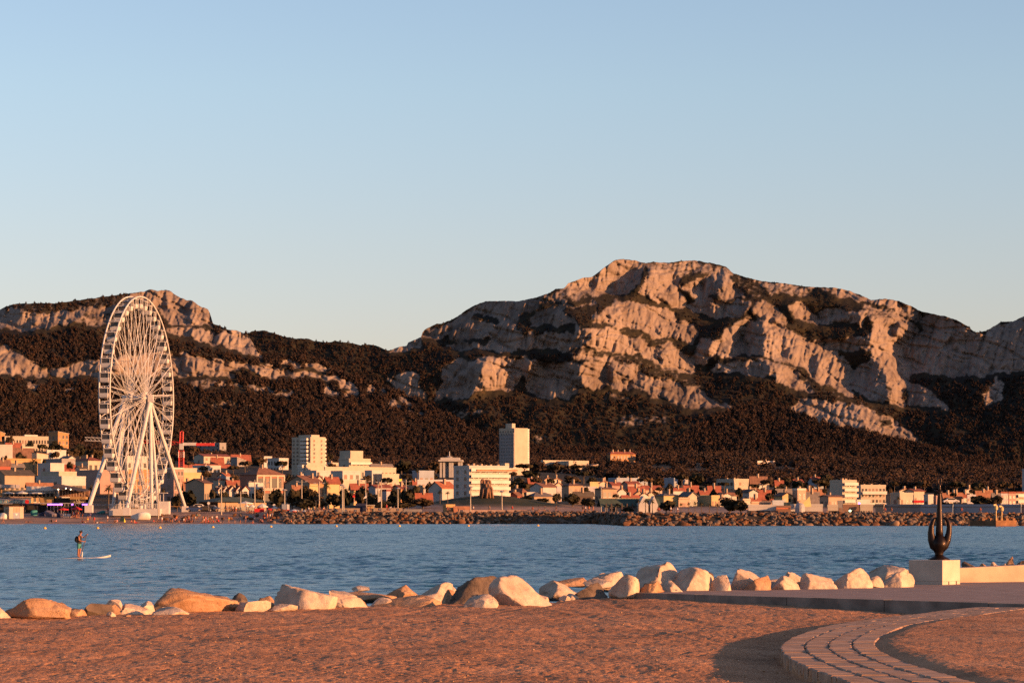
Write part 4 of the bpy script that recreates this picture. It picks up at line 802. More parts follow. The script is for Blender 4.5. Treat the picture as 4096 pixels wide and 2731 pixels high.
# ---------------------------------------------------------------- far shore: land, beach, breakwater bank
TP = [-400, 0, 700, 1200, 1700, 2100, 2600, 3200, 4096, 4600]; TD = [600, 690, 720, 800, 900, 1050, 1250, 1500, 1800, 2200]
TY = np.array([[2066,2062,2056,2030,1990,1925,1850,1780,1760,1755],[2066,2062,2056,2030,1990,1925,1850,1780,1760,1755],[2064,2062,2052,2035,2005,1950,1890,1830,1800,1790],
 [2058,2054,2045,2035,2005,1955,1895,1855,1845,1840],[2058,2054,2045,2030,1995,1938,1895,1870,1855,1850],[2058,2053,2044,2034,2003,1945,1885,1862,1850,1840],[2058,2048,2044,2022,1990,1950,1912,1845,1828,1815],[2058,2048,2044,2024,1996,1962,1922,1855,1838,1825],[2058,2048,2044,2034,2014,1985,1950,1915,1890,1880],[2058,2048,2044,2034,2014,1985,1950,1915,1890,1880]], float)
def shoreD(px): return np.interp(px, [2380, 2500], [684, 592])
def land_z(px, D):
    px = np.asarray(px, float); D = np.asarray(D, float)
    fi = np.interp(px, TP, np.arange(len(TP))); fj = np.interp(D, TD, np.arange(len(TD)))
    i = np.minimum(fi.astype(int), len(TP)-2); j = np.minimum(fj.astype(int), len(TD)-2); a = fi-i; b = fj-j
    y = TY[i,j]*(1-a)*(1-b)+TY[i+1,j]*a*(1-b)+TY[i,j+1]*(1-a)*b+TY[i+1,j+1]*a*b
    z = CAMZ + D*(HY-y)/F; o = D-shoreD(px); beach = np.clip((1150-px)/120, 0, 1)
    z = np.minimum(z, beach*o*.075 + (1-beach)*o*.42)
    m = np.exp(-((px-1960)/265)**2*1.0)*np.exp(-((D-785)/42)**2); z = z + 3.9*m*np.clip((px-1500)/200, 0, 1)
    return z
def land_material():
    m = bpy.data.materials.new('shore_soil'); m.use_nodes = True; nt = m.node_tree; b = nt.nodes['Principled BSDF']
    tc = nd(nt, 'ShaderNodeTexCoord'); n = nd(nt, 'ShaderNodeTexNoise', Scale=.12, Detail=8.0, Roughness=.65); nt.links.new(tc.outputs['Object'], n.inputs['Vector'])
    at = nd(nt, 'ShaderNodeAttribute'); at.attribute_name = 'veg'; ag = nd(nt, 'ShaderNodeAttribute'); ag.attribute_name = 'grass'
    sand = ramp(nt, n.outputs[0], [(.3, (.20, .12, .085)), (.6, (.31, .195, .14))]); scrub = ramp(nt, n.outputs[0], [(.35, (.018, .018, .012)), (.65, (.06, .042, .026))]); grass = ramp(nt, n.outputs[0], [(.3, (.020, .026, .010)), (.6, (.048, .040, .018))])
    nt.links.new(mixc(nt, ag.outputs['Fac'], mixc(nt, at.outputs['Fac'], sand, scrub), grass), b.inputs['Base Color']); b.inputs['Roughness'].default_value = .95; b.inputs['Specular IOR Level'].default_value = .1
    return m
def build_land():
    u = np.arange(-420, 4640, 12.0); o = np.r_[-2, 0, 1.5, 3, 5, 7, 9, 12, 16, 20, 26, 32, np.arange(40, 240, 8), np.arange(240, 700, 25), np.arange(700, 1800, 80)]
    PX = np.tile(u, (len(o), 1)); D = shoreD(PX) + o[:, None]; z = land_z(PX, D); z = z + np.where(o[:, None] > 12, .12*fbm(PX/30, D/6, 2, 600), 0)
    g = np.exp(-((PX-1990)/300)**2)*np.exp(-((D-775)/40)**2); g = np.clip((g-.35)*6, 0, 1)
    vg = np.maximum(np.clip((D-760)/40, 0, 1)*(1-g), np.clip((13-(D-shoreD(PX)))/3, 0, 1)*np.clip((PX-1130)/60, 0, 1)*.92)
    V = np.stack([X(PX, D), D, z], -1).reshape(-1, 3)
    tag(link('land', np_mesh('land', V, grid_faces(len(o), len(u)), land_material(), True, {'veg': vg, 'grass': g})), kind='structure')
build_land()
def gz(px, D): return float(land_z(px, D))
ROCK_BANK = rock_material('bank_rock', (.06, .029, .016), (.115, .052, .026), (.175, .09, .048), .7); ROCK_GREY = rock_material('bank_rock_pale', (.10, .06, .04), (.175, .11, .072), (.24, .165, .115), .7)
def build_breakwater():
    rs = np.random.RandomState(3); meshes = {}
    for k in range(9):
        me = rock_mesh(700+k, 2, 8+k % 3); me.materials.append((ROCK_BANK, ROCK_GREY, ROCK_BANK, ROCK_BANK, ROCK_DARK)[k % 5]); meshes[k] = me
    lab = [(1150, 'boulder of the tan bank between the sand and the promenade at left', 'boulders above the beach'), (2430, 'boulder of the breakwater below the grassy mound and the panel fence', 'boulders of the middle breakwater'), (9999, 'boulder of the high orange lit breakwater on the right half of the far shore', 'boulders of the right breakwater')]
    for row, (of, zz, sz, st) in enumerate(((1.0, .0, 1.25, 37), (4.4, .75, 1.15, 34), (7.2, 1.30, 1.0, 37))):
        px = 640.0 if row == 2 else (1080.0 if row == 1 else 1130.0)
        while px < 4320:
            D = float(shoreD(px)) + of + rs.uniform(-.6, .6); beach = px < 1150; s = sz*rs.uniform(.62, 1.3)
            z = zz + rs.uniform(-.25, .25)
            if beach: D += rs.uniform(11, 25) - of; z = gz(px, D) + .3; s *= .75
            o = link('boulder', meshes[int(rs.randint(9))], None, (X(px, D), D, z)); o.scale = (s*rs.uniform(.8, 1.25), s*rs.uniform(.8, 1.1), s*rs.uniform(.55, .9)); o.rotation_euler = (rs.uniform(-.5, .5), rs.uniform(-.5, .5), rs.rand()*6.28)
            i = 0 if beach else (1 if px < 2430 else 2); tag(o, lab[i][1], 'boulder', lab[i][2])
            px += st*rs.uniform(.75, 1.25)*(.62 if px < 1150 else (1.15 if px < 2430 else 1.0))
build_breakwater()
def build_rubble():                                      # the smaller broken stone that packs the bank between the big boulders
    rs = np.random.RandomState(17); V, Q = [], []; protos = []
    for k in range(6):
        bm = bmesh.new(); bmesh.ops.create_icosphere(bm, subdivisions=2, radius=1.0); p = np.array([v.co[:] for v in bm.verts]); q = np.array([[v.index for v in f.verts] for f in bm.faces]); bm.free()
        for _ in range(9):
            n = rs.normal(size=3); n /= np.linalg.norm(n); p = p - np.clip(p @ n-rs.uniform(.5, .85), 0, None)[:, None]*n
        protos.append((p, q))
    Vs, Qs, off = [], [], 0
    for _ in range(2600):
        px = rs.uniform(1090, 4380); t = rs.rand(); D = float(shoreD(px)) + .1 + 9.6*t; p, q = protos[rs.randint(6)]
        s = rs.uniform(.30, .75); a = rs.rand()*6.28; c, d = math.cos(a), math.sin(a); w = p*np.array([s*rs.uniform(.8, 1.4), s, s*rs.uniform(.6, .9)])
        w = np.stack([w[:,0]*c-w[:,1]*d, w[:,0]*d+w[:,1]*c, w[:,2]], 1) + np.array([X(px, D), D, gz(px, D)+rs.uniform(-.15, .25)]); Vs.append(w); Qs.append(q+off); off += len(p)
    me = np_mesh('rubble', np.concatenate(Vs), np.concatenate(Qs), [ROCK_BANK, ROCK_DARK], False); me.polygons.foreach_set('material_index', np.repeat(rs.rand(2600) < .62, 80).astype(np.int32))
    tag(link('rubble', me), kind='stuff')
build_rubble()
# ---------------------------------------------------------------- town
CROP = {1: (0, 1650, 3.137), 2: (480, 1650, 3.137), 3: (960, 1650, 3.137), 4: (1440, 1650, 3.137), 5: (1920, 1650, 3.137), 6: (2400, 1750, 3.92), 7: (2920, 1750, 3.92), 8: (3440, 1750, 3.485)}
def cpx(c, x): return CROP[c][0] + x/CROP[c][2]
def cpy(c, y): return CROP[c][1] + y/CROP[c][2]
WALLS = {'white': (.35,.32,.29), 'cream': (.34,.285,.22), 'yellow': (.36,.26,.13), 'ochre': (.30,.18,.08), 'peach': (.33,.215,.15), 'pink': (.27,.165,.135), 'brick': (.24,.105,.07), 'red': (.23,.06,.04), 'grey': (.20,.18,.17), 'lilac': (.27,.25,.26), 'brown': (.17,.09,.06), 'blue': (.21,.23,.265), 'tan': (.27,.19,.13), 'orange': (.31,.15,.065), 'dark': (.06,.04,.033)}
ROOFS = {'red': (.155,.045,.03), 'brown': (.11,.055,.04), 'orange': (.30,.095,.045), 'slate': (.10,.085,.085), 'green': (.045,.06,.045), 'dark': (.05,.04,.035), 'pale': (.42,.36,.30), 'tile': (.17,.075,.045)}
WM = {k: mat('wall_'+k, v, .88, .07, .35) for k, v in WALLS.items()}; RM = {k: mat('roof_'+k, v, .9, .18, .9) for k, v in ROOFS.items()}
PANE = mat('window_pane', (.022,.018,.018), .35, 0); SHUT = mat('shutter', (.20,.12,.085), .7, .1, 1); RAIL = mat('balcony_slab', (.48,.42,.36), .8, .06, .5)
WIN_CACHE = {}
def win_mesh(w, h, shut=False):
    k = (round(w, 2), round(h, 2), shut)
    if k not in WIN_CACHE:
        mb = MB(); mb.box(-w/2, w/2, -.03, .05, 0, h, 0); mb.box(-w/2-.12, w/2+.12, -.14, .05, -.12, -.004, 1)
        WIN_CACHE[k] = mb.mesh('window', [SHUT if shut else PANE, RAIL])
    return WIN_CACHE[k]
def windows(e, w, hgt, grid, rot, org, size=None, z0=1.0, skip=0.0, seed=1):
    rows, cols = grid[:2]; rs = random.Random(seed); W, H = size or (min(1.35, w/cols*.55), min(1.9, (hgt-.8)/rows*.56)); n = 0
    for r in range(rows):
        for c in range(cols):
            if n >= 96 or rs.random() < skip: continue
            u = w*(c+.5)/cols; z = (hgt-.4)*(r+.5)/rows - H/2 + .15; o = link('window', win_mesh(W, H, rs.random() < .3), e); n += 1
            if rot == 0: o.location = (org[0]+u, org[1], z)
            else: o.location = (org[0], org[1]+w-u, z); o.rotation_euler = (0, 0, -math.pi/2)
def house(c, x0, xc, x1, yt, D, roof, rh, wall, rc, label, wr=None, wl=None, bal=0, chim=0, al=38, name='house', cat='house', ys=0, dep=None, winsize=None, wallm=None, ov=.35, drop=1.5):
    px0, pxc, px1 = cpx(c, x0), cpx(c, xc), cpx(c, x1); m = D/F; phi = math.atan((pxc-CX)/F)
    if xc <= x0: al = 12 if al == 38 else al
    a = math.radians(al); Wr = max((px1-pxc)*m/math.cos(a), 1.0); Wl = (pxc-px0)*m/math.sin(a) if xc > x0 else (dep or 9.0)
    Wl = min(Wl, 40); g = min(gz(px0, D), gz(px1, D)) - drop; zt = Z(cpy(c, yt), D); h = zt-g; rhm = rh/CROP[c][2]*m
    e = empty(name, (X(pxc, D), D, g), label, cat, rz=a-phi)
    if h < .5: print('LOW', label, h); h = .5
    mb = MB(); W_, L_ = Wr, Wl; top = h
    if roof == 'gx': mb.add([(0,0,0),(W_,0,0),(W_,L_,0),(0,L_,0),(0,0,h),(W_,0,h),(W_,L_,h),(0,L_,h),(0,L_/2,h+rhm),(W_,L_/2,h+rhm)], [(0,1,5,4),(1,2,6,9,5),(2,3,7,6),(3,0,4,8,7),(0,3,2,1)])
    elif roof == 'gy': mb.add([(0,0,0),(W_,0,0),(W_,L_,0),(0,L_,0),(0,0,h),(W_,0,h),(W_,L_,h),(0,L_,h),(W_/2,0,h+rhm),(W_/2,L_,h+rhm)], [(0,1,5,8,4),(1,2,6,5),(2,3,7,9,6),(3,0,4,7),(0,3,2,1)])
    elif roof == 'shed': mb.add([(0,0,0),(W_,0,0),(W_,L_,0),(0,L_,0),(0,0,h+rhm),(W_,0,h),(W_,L_,h),(0,L_,h+rhm)], [(0,1,5,4),(1,2,6,5),(2,3,7,6),(3,0,4,7),(0,3,2,1),(4,5,6,7)])
    else: mb.box(0, W_, 0, L_, 0, h)
    mb.build('wall', wallm or WM[wall], e)
    rb = MB(); t = .16
    if roof == 'flat':
        for q in ((-.06, W_+.06, -.06, .22), (-.06, W_+.06, L_-.22, L_+.06), (-.06, .22, .22, L_-.22), (W_-.22, W_+.06, .22, L_-.22)): rb.box(*q, h+.004, h+.55)
        rb.box(.22, W_-.22, .22, L_-.22, h+.004, h+.12)
    elif roof == 'gx':
        s = ov*rhm/(L_/2) if L_ else 0
        for y0, z0, y1, z1 in ((-ov, h-s, L_/2, h+rhm), (L_+ov, h-s, L_/2, h+rhm)): rb.add([(-ov,y0,z0+.02),(W_+ov,y0,z0+.02),(W_+ov,y1,z1+.02),(-ov,y1,z1+.02),(-ov,y0,z0+.02+t),(W_+ov,y0,z0+.02+t),(W_+ov,y1,z1+.02+t),(-ov,y1,z1+.02+t)], [(0,3,2,1),(4,5,6,7),(0,1,5,4),(1,2,6,5),(2,3,7,6),(3,0,4,7)])
    elif roof == 'gy':
        s = ov*rhm/(W_/2)
        for y0, z0, y1, z1 in ((-ov, h-s, W_/2, h+rhm), (W_+ov, h-s, W_/2, h+rhm)): rb.add([(y0,-ov,z0+.02),(y0,L_+ov,z0+.02),(y1,L_+ov,z1+.02),(y1,-ov,z1+.02),(y0,-ov,z0+.02+t),(y0,L_+ov,z0+.02+t),(y1,L_+ov,z1+.02+t),(y1,-ov,z1+.02+t)], [(0,1,2,3),(4,7,6,5),(0,4,5,1),(1,5,6,2),(2,6,7,3),(3,7,4,0)])
    elif roof == 'hip':
        if W_ >= L_: r0, r1 = (L_/2, L_/2), (W_-L_/2, L_/2)
        else: r0, r1 = (W_/2, W_/2), (W_/2, L_-W_/2)
        ov_ = ov*1.3; B = [(-ov_,-ov_,h+.01),(W_+ov_,-ov_,h+.01),(W_+ov_,L_+ov_,h+.01),(-ov_,L_+ov_,h+.01)]
        rb.add(B + [(r0[0],r0[1],h+rhm),(r1[0],r1[1],h+rhm)], [(0,1,5,4),(1,2,5),(2,3,4,5),(3,0,4)] if W_ >= L_ else [(0,1,4),(1,2,5,4),(2,3,5),(3,0,4,5)]); rb.add(B, [(3,2,1,0)])
    elif roof == 'shed': rb.add([(-ov,-ov,h+rhm+.03),(W_+ov,-ov,h-.02),(W_+ov,L_+ov,h-.02),(-ov,L_+ov,h+rhm+.03),(-ov,-ov,h+rhm+.19),(W_+ov,-ov,h+.14),(W_+ov,L_+ov,h+.14),(-ov,L_+ov,h+rhm+.19)], [(0,3,2,1),(4,5,6,7),(0,1,5,4),(1,2,6,5),(2,3,7,6),(3,0,4,7)])
    ro = rb.build('roof', (wallm or WM[wall]) if roof == 'flat' and rc is None else RM[rc or 'pale'], e)
    rs = random.Random(int(x0*7+yt*3))
    for k in range(chim):
        mb = MB(); u = W_*(k+.6)/(chim+.3); v = L_*rs.uniform(.25, .6); zb = h + (rhm*.55 if roof != 'flat' else 0); w = rs.uniform(.4, .65); mb.box(u-w/2, u+w/2, v-.4, v+.4, zb, zb+(rs.uniform(.7, 1.2) if roof == 'flat' else rs.uniform(.9, 1.5)+rhm*.35)); mb.build('chimney', WM['tan'], ro)
    hv = h-drop
    if wr is None and not any(k in label for k in ('blank', 'plain', 'parapet', 'shed', 'wall', 'jetty', 'shack', 'grey wide')): wr = (max(1, int((h-1)/3.4)), max(1, min(12, int(W_/3.4))))
    if wl is None and xc > x0+25 and not any(k in label for k in ('blank', 'grey side', 'shed', 'parapet', 'plain', 'shack')): wl = (max(1, int((h-1)/3.6)), max(1, min(6, int(L_/4.5))))
    if wr: windows(e, W_, h, wr, 0, (0, 0), winsize or (wr[2:4] if len(wr) > 2 else None), seed=int(x0))
    if wl: windows(e, L_, h, wl, 1, (0, 0), winsize, seed=int(x1))
    for k in range(bal):
        z = h*(k+.55)/bal - h/bal*.22; mb = MB(); mb.box(.1, W_-.1, -1.15, -.03, z, z+.16); mb.box(.1, W_-.1, -1.15, -1.07, z+.17, z+.95); mb.build('balcony', RAIL, e)
    e['dims'] = (W_, L_, h); del e['dims']
    return e, W_, L_, h
def box_part(e, name, x0, x1, y0, y1, z0, z1, m): mb = MB(); mb.box(x0, x1, y0, y1, z0, z1); return mb.build(name, m, e)
B = 'apartment building'
H = [
 # crop, left, corner, right, eave y, distance, roof, roof rise, wall, roof colour, label, windows right, windows left, balconies, chimneys
 (1,-60,2,62,262,1450,'shed',25,'orange',None,'orange school wing cut by the left edge of the frame',(2,1)),
 (1,60,60,612,305,1450,'flat',0,'cream',None,'long low white school with two window rows under the left hill',(2,16)),
 (1,300,310,470,288,1455,'flat',0,'white',None,'small white rooftop block rising behind the long low school',None),
 (1,610,728,860,262,1430,'shed',24,'orange',None,'orange four storey block with sloping roof at the end of the long school',(4,3),(3,3)),
 (1,-60,-60,155,415,1150,'flat',0,'white',None,'bright white cube house at the left edge above the red house',(1,3)),
 (1,70,75,265,415,1260,'gx',35,'cream','red','cream house with dark red roof behind the white cube house',(1,4)),
 (1,155,160,412,482,1190,'gx',36,'peach','brown','peach house with flat brown roof right of the white cube house',(1,3)),
 (1,262,270,415,438,1225,'flat',0,'cream',None,'tall cream parapet behind the peach house',None),
 (1,400,462,605,520,1160,'shed',18,'cream','brown','low cream house with dark doorway between the peach house and the long white villa',(1,3)),
 (1,580,590,828,480,1210,'flat',0,'white',None,'long white flat roofed villa above the palm tree',(1,6),None,0,2),
 (1,762,860,945,572,1130,'gy',28,'white','slate','white gabled house at the right end of the long white villa',(1,1)),
 (1,945,1105,1300,600,1080,'hip',50,'cream','red','cream two storey house with dark red roof left of the wheel rim',(2,3),(1,1),0,2),
 (1,-60,-40,130,640,1050,'gx',45,'red','brown','brick red house with white framed windows at the left edge',(1,3),None,0,1),
 (1,112,120,305,690,1060,'hip',58,'tan','slate','tan house with purple slate hip roof beside the brick red house',(1,3)),
 (1,475,632,805,648,1050,'flat',0,'white',None,'white house with yellow lit loggia below the palm tree',(1,4)),
 (1,800,805,940,700,1075,'gx',45,'cream','red','low house with red roof right of the white loggia house',None),
 (1,945,1000,1095,700,1055,'gx',30,'white','dark','small white house with dark roof below the cream two storey house',(1,1)),
 (1,548,775,940,592,1115,'flat',0,'grey',None,'grey green flat roofed building behind the white loggia house',None),
 (1,455,775,1075,815,900,'flat',0,'white',None,'white flat roofed hotel with tall windows left of the wheel leg',(1,7,1.3,3.6)),
 (1,520,740,960,755,935,'flat',0,'cream',None,'set back upper storey of terraces above the white hotel',(1,8)),
 (1,948,1255,1700,735,960,'flat',0,'pink',None,'large blank mauve and pink building directly behind the wheel',None),
 (1,-60,60,430,780,880,'gx',60,'tan','dark','tan restaurant hall with a black low pitched roof at left',(1,6)),
 (1,330,340,660,905,815,'gx',22,'ochre','tile','ochre terrace building with tiled lean-to roof below the black roofed hall',(1,5)),
 (2,75,85,345,558,1080,'flat',0,'white',None,'white block with blank upper wall seen through the wheel',(2,4)),
 (2,60,95,372,728,930,'flat',0,'orange',None,'orange apartment building seen through the lower half of the wheel',(4,5),(4,2)),
 (2,420,675,800,708,900,'flat',0,'pink','pale','tall brown walled building with open concrete front right of the wheel',(5,3)),
 (2,795,802,1018,768,965,'flat',0,'yellow',None,'yellow flat roofed building beside the crane mast',(1,3)),
 (2,795,800,965,712,985,'flat',0,'cream',None,'cream upper floor above the yellow building beside the crane',(1,3)),
 (2,770,1250,1332,388,1650,'flat',0,'grey',None,'long pale apartment slab with roof vents high behind the crane',None,(4,9),0,6),
 (2,925,1052,1395,545,1420,'gx',28,'cream','red','long cream school with red roof on the slope right of the crane',(2,5)),
 (2,1140,1145,1300,592,1395,'gx',30,'white','red','white annex with red roof in front of the long cream school',(1,5)),
 (2,1390,1400,1640,572,1400,'gx',45,'cream','red','cream school wing with round windows at the right end of the slope school',(2,4)),
 (2,1395,1470,1575,600,1385,'shed',40,'grey','pale','grey stair tower with slanted roof in front of the cream school wing',(2,2)),
 (2,800,810,1390,668,1330,'gx',22,'dark','red','long dark red roofed shed below the slope school',None),
 (2,912,1065,1265,675,1260,'flat',0,'white',None,'bright white modern house below the slope school',(1,4),(1,2)),
 (2,820,1058,1150,885,850,'gx',55,'tan','brown','big brown gabled house with a blank left wall and cream gable',(1,3)),
 (2,790,800,910,910,870,'gx',40,'yellow','tile','yellow house with tiled roof between the brown walled building and the big gabled house',(2,2)),
 (2,1225,1330,1395,792,1050,'gx',38,'blue','orange','blue grey gabled house with orange roof above the row of white gables',(1,1)),
 (2,1165,1238,1345,842,1000,'hip',30,'cream','red','cream house with low red hip roof above the row of white gables',(1,1)),
 (2,1330,1345,1620,880,985,'gx',28,'tan','red','long house with red roof just above the row of white gables',(1,5),None,0,2),
 (3,-40,-20,110,905,960,'gx',30,'peach','tile','peach house with tiled roof left of the brick building',(1,2)),
 (3,0,210,560,778,900,'hip',95,'brick','tile','three storey brick building with tall dark windows and skylights',(2,9,1.3,3.2),(1,4),0,0),
 (3,100,110,290,895,880,'flat',0,'white','pale','low building with glass roof in front of the brick building',(1,6)),
 (3,650,885,1070,320,1150,'flat',0,'cream',None,'white twelve storey tower with balconies on its shaded side',(11,2,.9,1.0),(12,5),0,0,38),
 (3,648,830,1062,672,1125,'flat',0,'cream',None,'cream annex at the foot of the twelve storey tower',(1,3),(1,4),0,1),
 (3,298,300,402,560,1360,'flat',0,'white',None,'small bright white house behind the umbrella pines left of the tower',None),
 (3,345,490,608,582,1340,'flat',0,'white',None,'white block with lit right end behind the pines left of the tower',None,(2,4)),
 (3,1238,1368,1640,590,1100,'flat',0,'cream',None,'five storey cream apartment block right of the tower',(4,6),None,4,0,38),
 (3,1060,1065,1240,668,1180,'hip',34,'tan','slate','slate roofed wing just right of the twelve storey tower',(1,6)),
 (4,-450,-440,470,695,1060,'flat',0,'cream',None,'long two storey terrace of white arches with yellow awnings',(2,18)),
 (4,130,134,412,678,1085,'hip',40,'cream','slate','slate mansard roof rising behind the long white terrace',None),
 (3,810,960,1140,742,1000,'flat',0,'white',None,'white block with two red shutters in front of the tower annex',(2,4)),
 (3,1140,1288,1510,746,980,'flat',0,'white',None,'white block with four red shutters below the cream apartment block',(3,3)),
 (4,60,150,275,740,1010,'flat',0,'white',None,'white house between the shuttered block and the terrace building',(1,3)),
 (4,165,278,490,785,985,'flat',0,'cream',None,'cream box house with two dark windows behind the umbrella pine',(1,3)),
 (3,1180,1255,1580,862,950,'flat',0,'cream',None,'low cream terrace house below the shuttered block',(1,6)),
 (3,565,875,1062,885,860,'gx',95,'tan','tile','large tiled roof house right of the brick building',(1,4),None,0,2),
 (3,935,950,1042,845,885,'gy',55,'cream','red','cream house with arched gable behind the large tiled roof',(1,2)),
 (3,985,990,1060,905,820,'flat',0,'orange',None,'narrow orange house behind the lone palm',(2,2)),
 (3,1050,1095,1250,872,800,'gx',60,'yellow','red','yellow villa with red roof right of the lone palm',(1,5,.9,2.0)),
 (3,868,872,980,922,790,'flat',0,'yellow',None,'small pale yellow pavilion with columns left of the lone palm',(1,4,.7,2.4)),
 (3,560,565,760,905,875,'gx',38,'brown','brown','low brown roofed house at the foot of the brick building',(1,3)),
 (3,655,660,760,935,835,'gx',20,'cream','tile','low cream house half hidden by bushes below the large tiled roof',None),
 (3,1375,1395,1610,938,840,'gx',45,'yellow','red','yellow house with red tiled roof behind the dark trees',(1,3)),
 (4,105,185,392,938,830,'gx',32,'lilac','red','lilac white house with red roof behind two lamp posts',(2,2),(1,1)),
 (4,260,332,395,985,790,'flat',0,'lilac','red','tall pale annex with thin red roof behind the lamp posts',None),
 (4,380,512,600,952,860,'gx',42,'orange','red','orange house with red roof right of the lamp posts',(1,2)),
 (4,440,445,552,905,900,'flat',0,'cream',None,'cream roof terrace with small white block behind the orange house',None),
 (4,860,1030,1200,945,830,'gx',78,'white','orange','white house with a plain gable and vivid orange roof',None),
 (4,695,700,905,1048,800,'gx',35,'yellow','red','low yellow house with dark red roof left of the orange roofed house',None),
 (4,715,720,1178,858,915,'flat',0,'lilac',None,'long grey building with notched parapet behind the orange roofed house',(2,9)),
 (4,590,700,810,930,870,'flat',0,'tan',None,'blank tan house left of the orange roofed house',None),
 (4,660,665,725,880,950,'gx',25,'orange','red','tiny red roofed house behind the blank tan house',None),
 (4,1172,1370,1872,685,800,'flat',0,'white',None,'six storey white apartment block with balconies behind the wooden arches',(6,7),(5,2),6,7,30),
 (4,655,740,930,742,1060,'flat',0,'blue',None,'modern white and blue villa among trees left of the columned church',(1,3)),
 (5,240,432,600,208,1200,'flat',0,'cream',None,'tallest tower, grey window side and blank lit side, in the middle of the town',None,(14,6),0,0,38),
 (5,340,345,425,712,1150,'flat',0,'cream',None,'low cream annex at the foot of the tallest tower',None),
 (5,765,790,1482,660,1370,'flat',0,'tan',None,'long low terrace building on the wooded slope right of the tallest tower',(1,18)),
 (5,955,1115,1275,618,1365,'flat',0,'cream',None,'upper storey of the long low terrace building on the slope',None),
 (5,800,808,895,842,1050,'gy',30,'peach','tile','small peach gabled house, left one of two below the slope building',(1,2)),
 (5,898,905,1018,850,1040,'gy',28,'cream','tile','small cream gabled house, right one of two below the slope building',(1,1)),
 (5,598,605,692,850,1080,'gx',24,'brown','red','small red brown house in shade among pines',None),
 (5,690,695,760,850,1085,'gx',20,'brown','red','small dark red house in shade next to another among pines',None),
 (5,628,790,965,932,900,'gx',48,'white','tile','white house with tiled roof left of the tall ochre house',(1,3),(1,2)),
 (5,935,945,1022,905,940,'gy',26,'cream','tile','small cream gable between the white house and the tall ochre house',None),
 (5,960,965,1024,950,880,'flat',0,'lilac',None,'narrow pale blue house left of the tall ochre house',(2,2)),
 (5,1025,1115,1295,915,850,'hip',35,'tan','brown','tall ochre house with brown hip roof and three upper windows',(2,3),(1,1)),
 (5,1440,1535,1718,958,835,'hip',30,'tan','brown','tall tan house with brown roof, twin of the ochre one, behind a lamp post',(2,3),(1,2)),
 (5,366,532,582,1000,850,'hip',55,'tan','tile','tan house with pyramid roof right of the white apartment block',(1,1)),
 (5,370,470,525,1040,815,'gx',40,'red','tile','low red house right of the white apartment block',None),
 (5,575,680,935,1052,830,'hip',55,'tan','slate','tan hall with wide grey roof behind the round bushes',None),
 (5,578,585,690,1018,850,'flat',0,'white',None,'low white building left of the grey roofed hall',(1,4)),
 (5,1290,1300,1452,945,900,'flat',0,'lilac',None,'low pale blue house between the two tall tan houses',(1,4)),
 (5,1375,1380,1600,885,1000,'flat',0,'yellow',None,'bright yellow lit roof terrace above the pale blue house',(1,4)),
 (5,1515,1520,1610,880,1010,'gy',25,'cream','tile','cream gable right of the bright roof terrace',None),
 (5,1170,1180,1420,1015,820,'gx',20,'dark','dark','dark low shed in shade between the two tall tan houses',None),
 (6,110,165,558,255,1500,'hip',40,'orange','red','old orange mansion with red roof and chimneys alone on the wooded slope',(2,8),None,0,4),
 (6,755,775,1122,512,1400,'flat',0,'cream',None,'long cream house half hidden by pines on the slope',(1,9)),
 (6,1470,1478,1722,515,1390,'flat',0,'cream',None,'cream house with columns among pines right of the long cream house',(1,6,.9,2.2)),
 (6,130,262,752,650,1050,'flat',0,'blue',None,'pale blue white modern house with cubes on its roof',(1,7),None,0,3),
 (6,345,436,622,722,900,'gx',36,'pink','red','pink house with red roof and three tall windows',(1,4,.9,2.2),None,0,1),
 (6,105,190,352,742,930,'gx',42,'pink','red','pink house in shade left of the pink house with tall windows',(1,2),None,0,1),
 (6,-10,-5,110,715,960,'gy',35,'cream','tile','cream gable with bright ledge at the left of the right hand village',None),
 (6,440,450,700,812,890,'gx',42,'lilac','red','pale house with red roof below the pink house',(1,4),None,0,1),
 (6,268,275,412,850,860,'gy',58,'white','brown','white gabled house right of the tall tan twin house',(1,2)),
 (6,538,545,672,885,850,'gy',50,'tan','brown','tan gable behind the red tent roof',None),
 (6,625,632,748,905,845,'gy',40,'white','brown','white gable, first left of the cream hall',None),
 (6,742,748,852,890,850,'gy',38,'cream','brown','cream gable touching the cream hall on its left',None),
 (6,325,335,618,945,820,'hip',48,'cream','red','wide red tent roofed house above the green pavilion',(1,5)),
 (6,620,690,975,805,960,'gx',52,'peach','red','peach house with long dark red roof in the middle of the village',(1,3),None,0,1),
 (6,875,1000,1245,908,800,'hip',38,'yellow','slate','cream yellow hall with blank walls and grey roof',None,None,0,1),
 (6,1240,1385,1525,915,800,'gy',62,'cream','slate','cream gabled house with a broad shuttered window right of the cream hall',(1,1,3.5,2.4)),
 (6,1228,1232,1400,965,785,'flat',0,'peach',None,'low peach terrace in front of the gabled house right of the cream hall',None),
 (6,1555,1748,1880,930,800,'flat',0,'yellow',None,'plain pale yellow cube house with grey side',(1,3)),
 (6,1875,1885,1945,965,790,'gy',30,'cream','brown','small cream gable right of the plain yellow cube house',(1,1)),
 (6,1830,1920,2142,905,855,'gx',40,'white','tile','white house with four arched windows above the large dark tree',(1,4,.9,2.0),None,0,1),
 (6,1915,1925,2060,905,845,'gy',38,'white','tile','white front gable of the house above the large dark tree',(1,2,.9,2.0)),
 (6,1005,1160,1222,650,1060,'flat',0,'blue',None,'blue grey block in shade behind trees',None,None,0,1),
 (6,1300,1306,1384,655,1065,'flat',0,'lilac',None,'pale narrow block right of the blue grey block',None),
 (6,1140,1150,1312,835,900,'hip',52,'white','red','white house with red roof and small arched dormer',(1,3)),
 (6,1310,1320,1545,795,980,'gx',42,'brown','red','dark red roofed house behind the arched dormer house',(1,3),None,0,1),
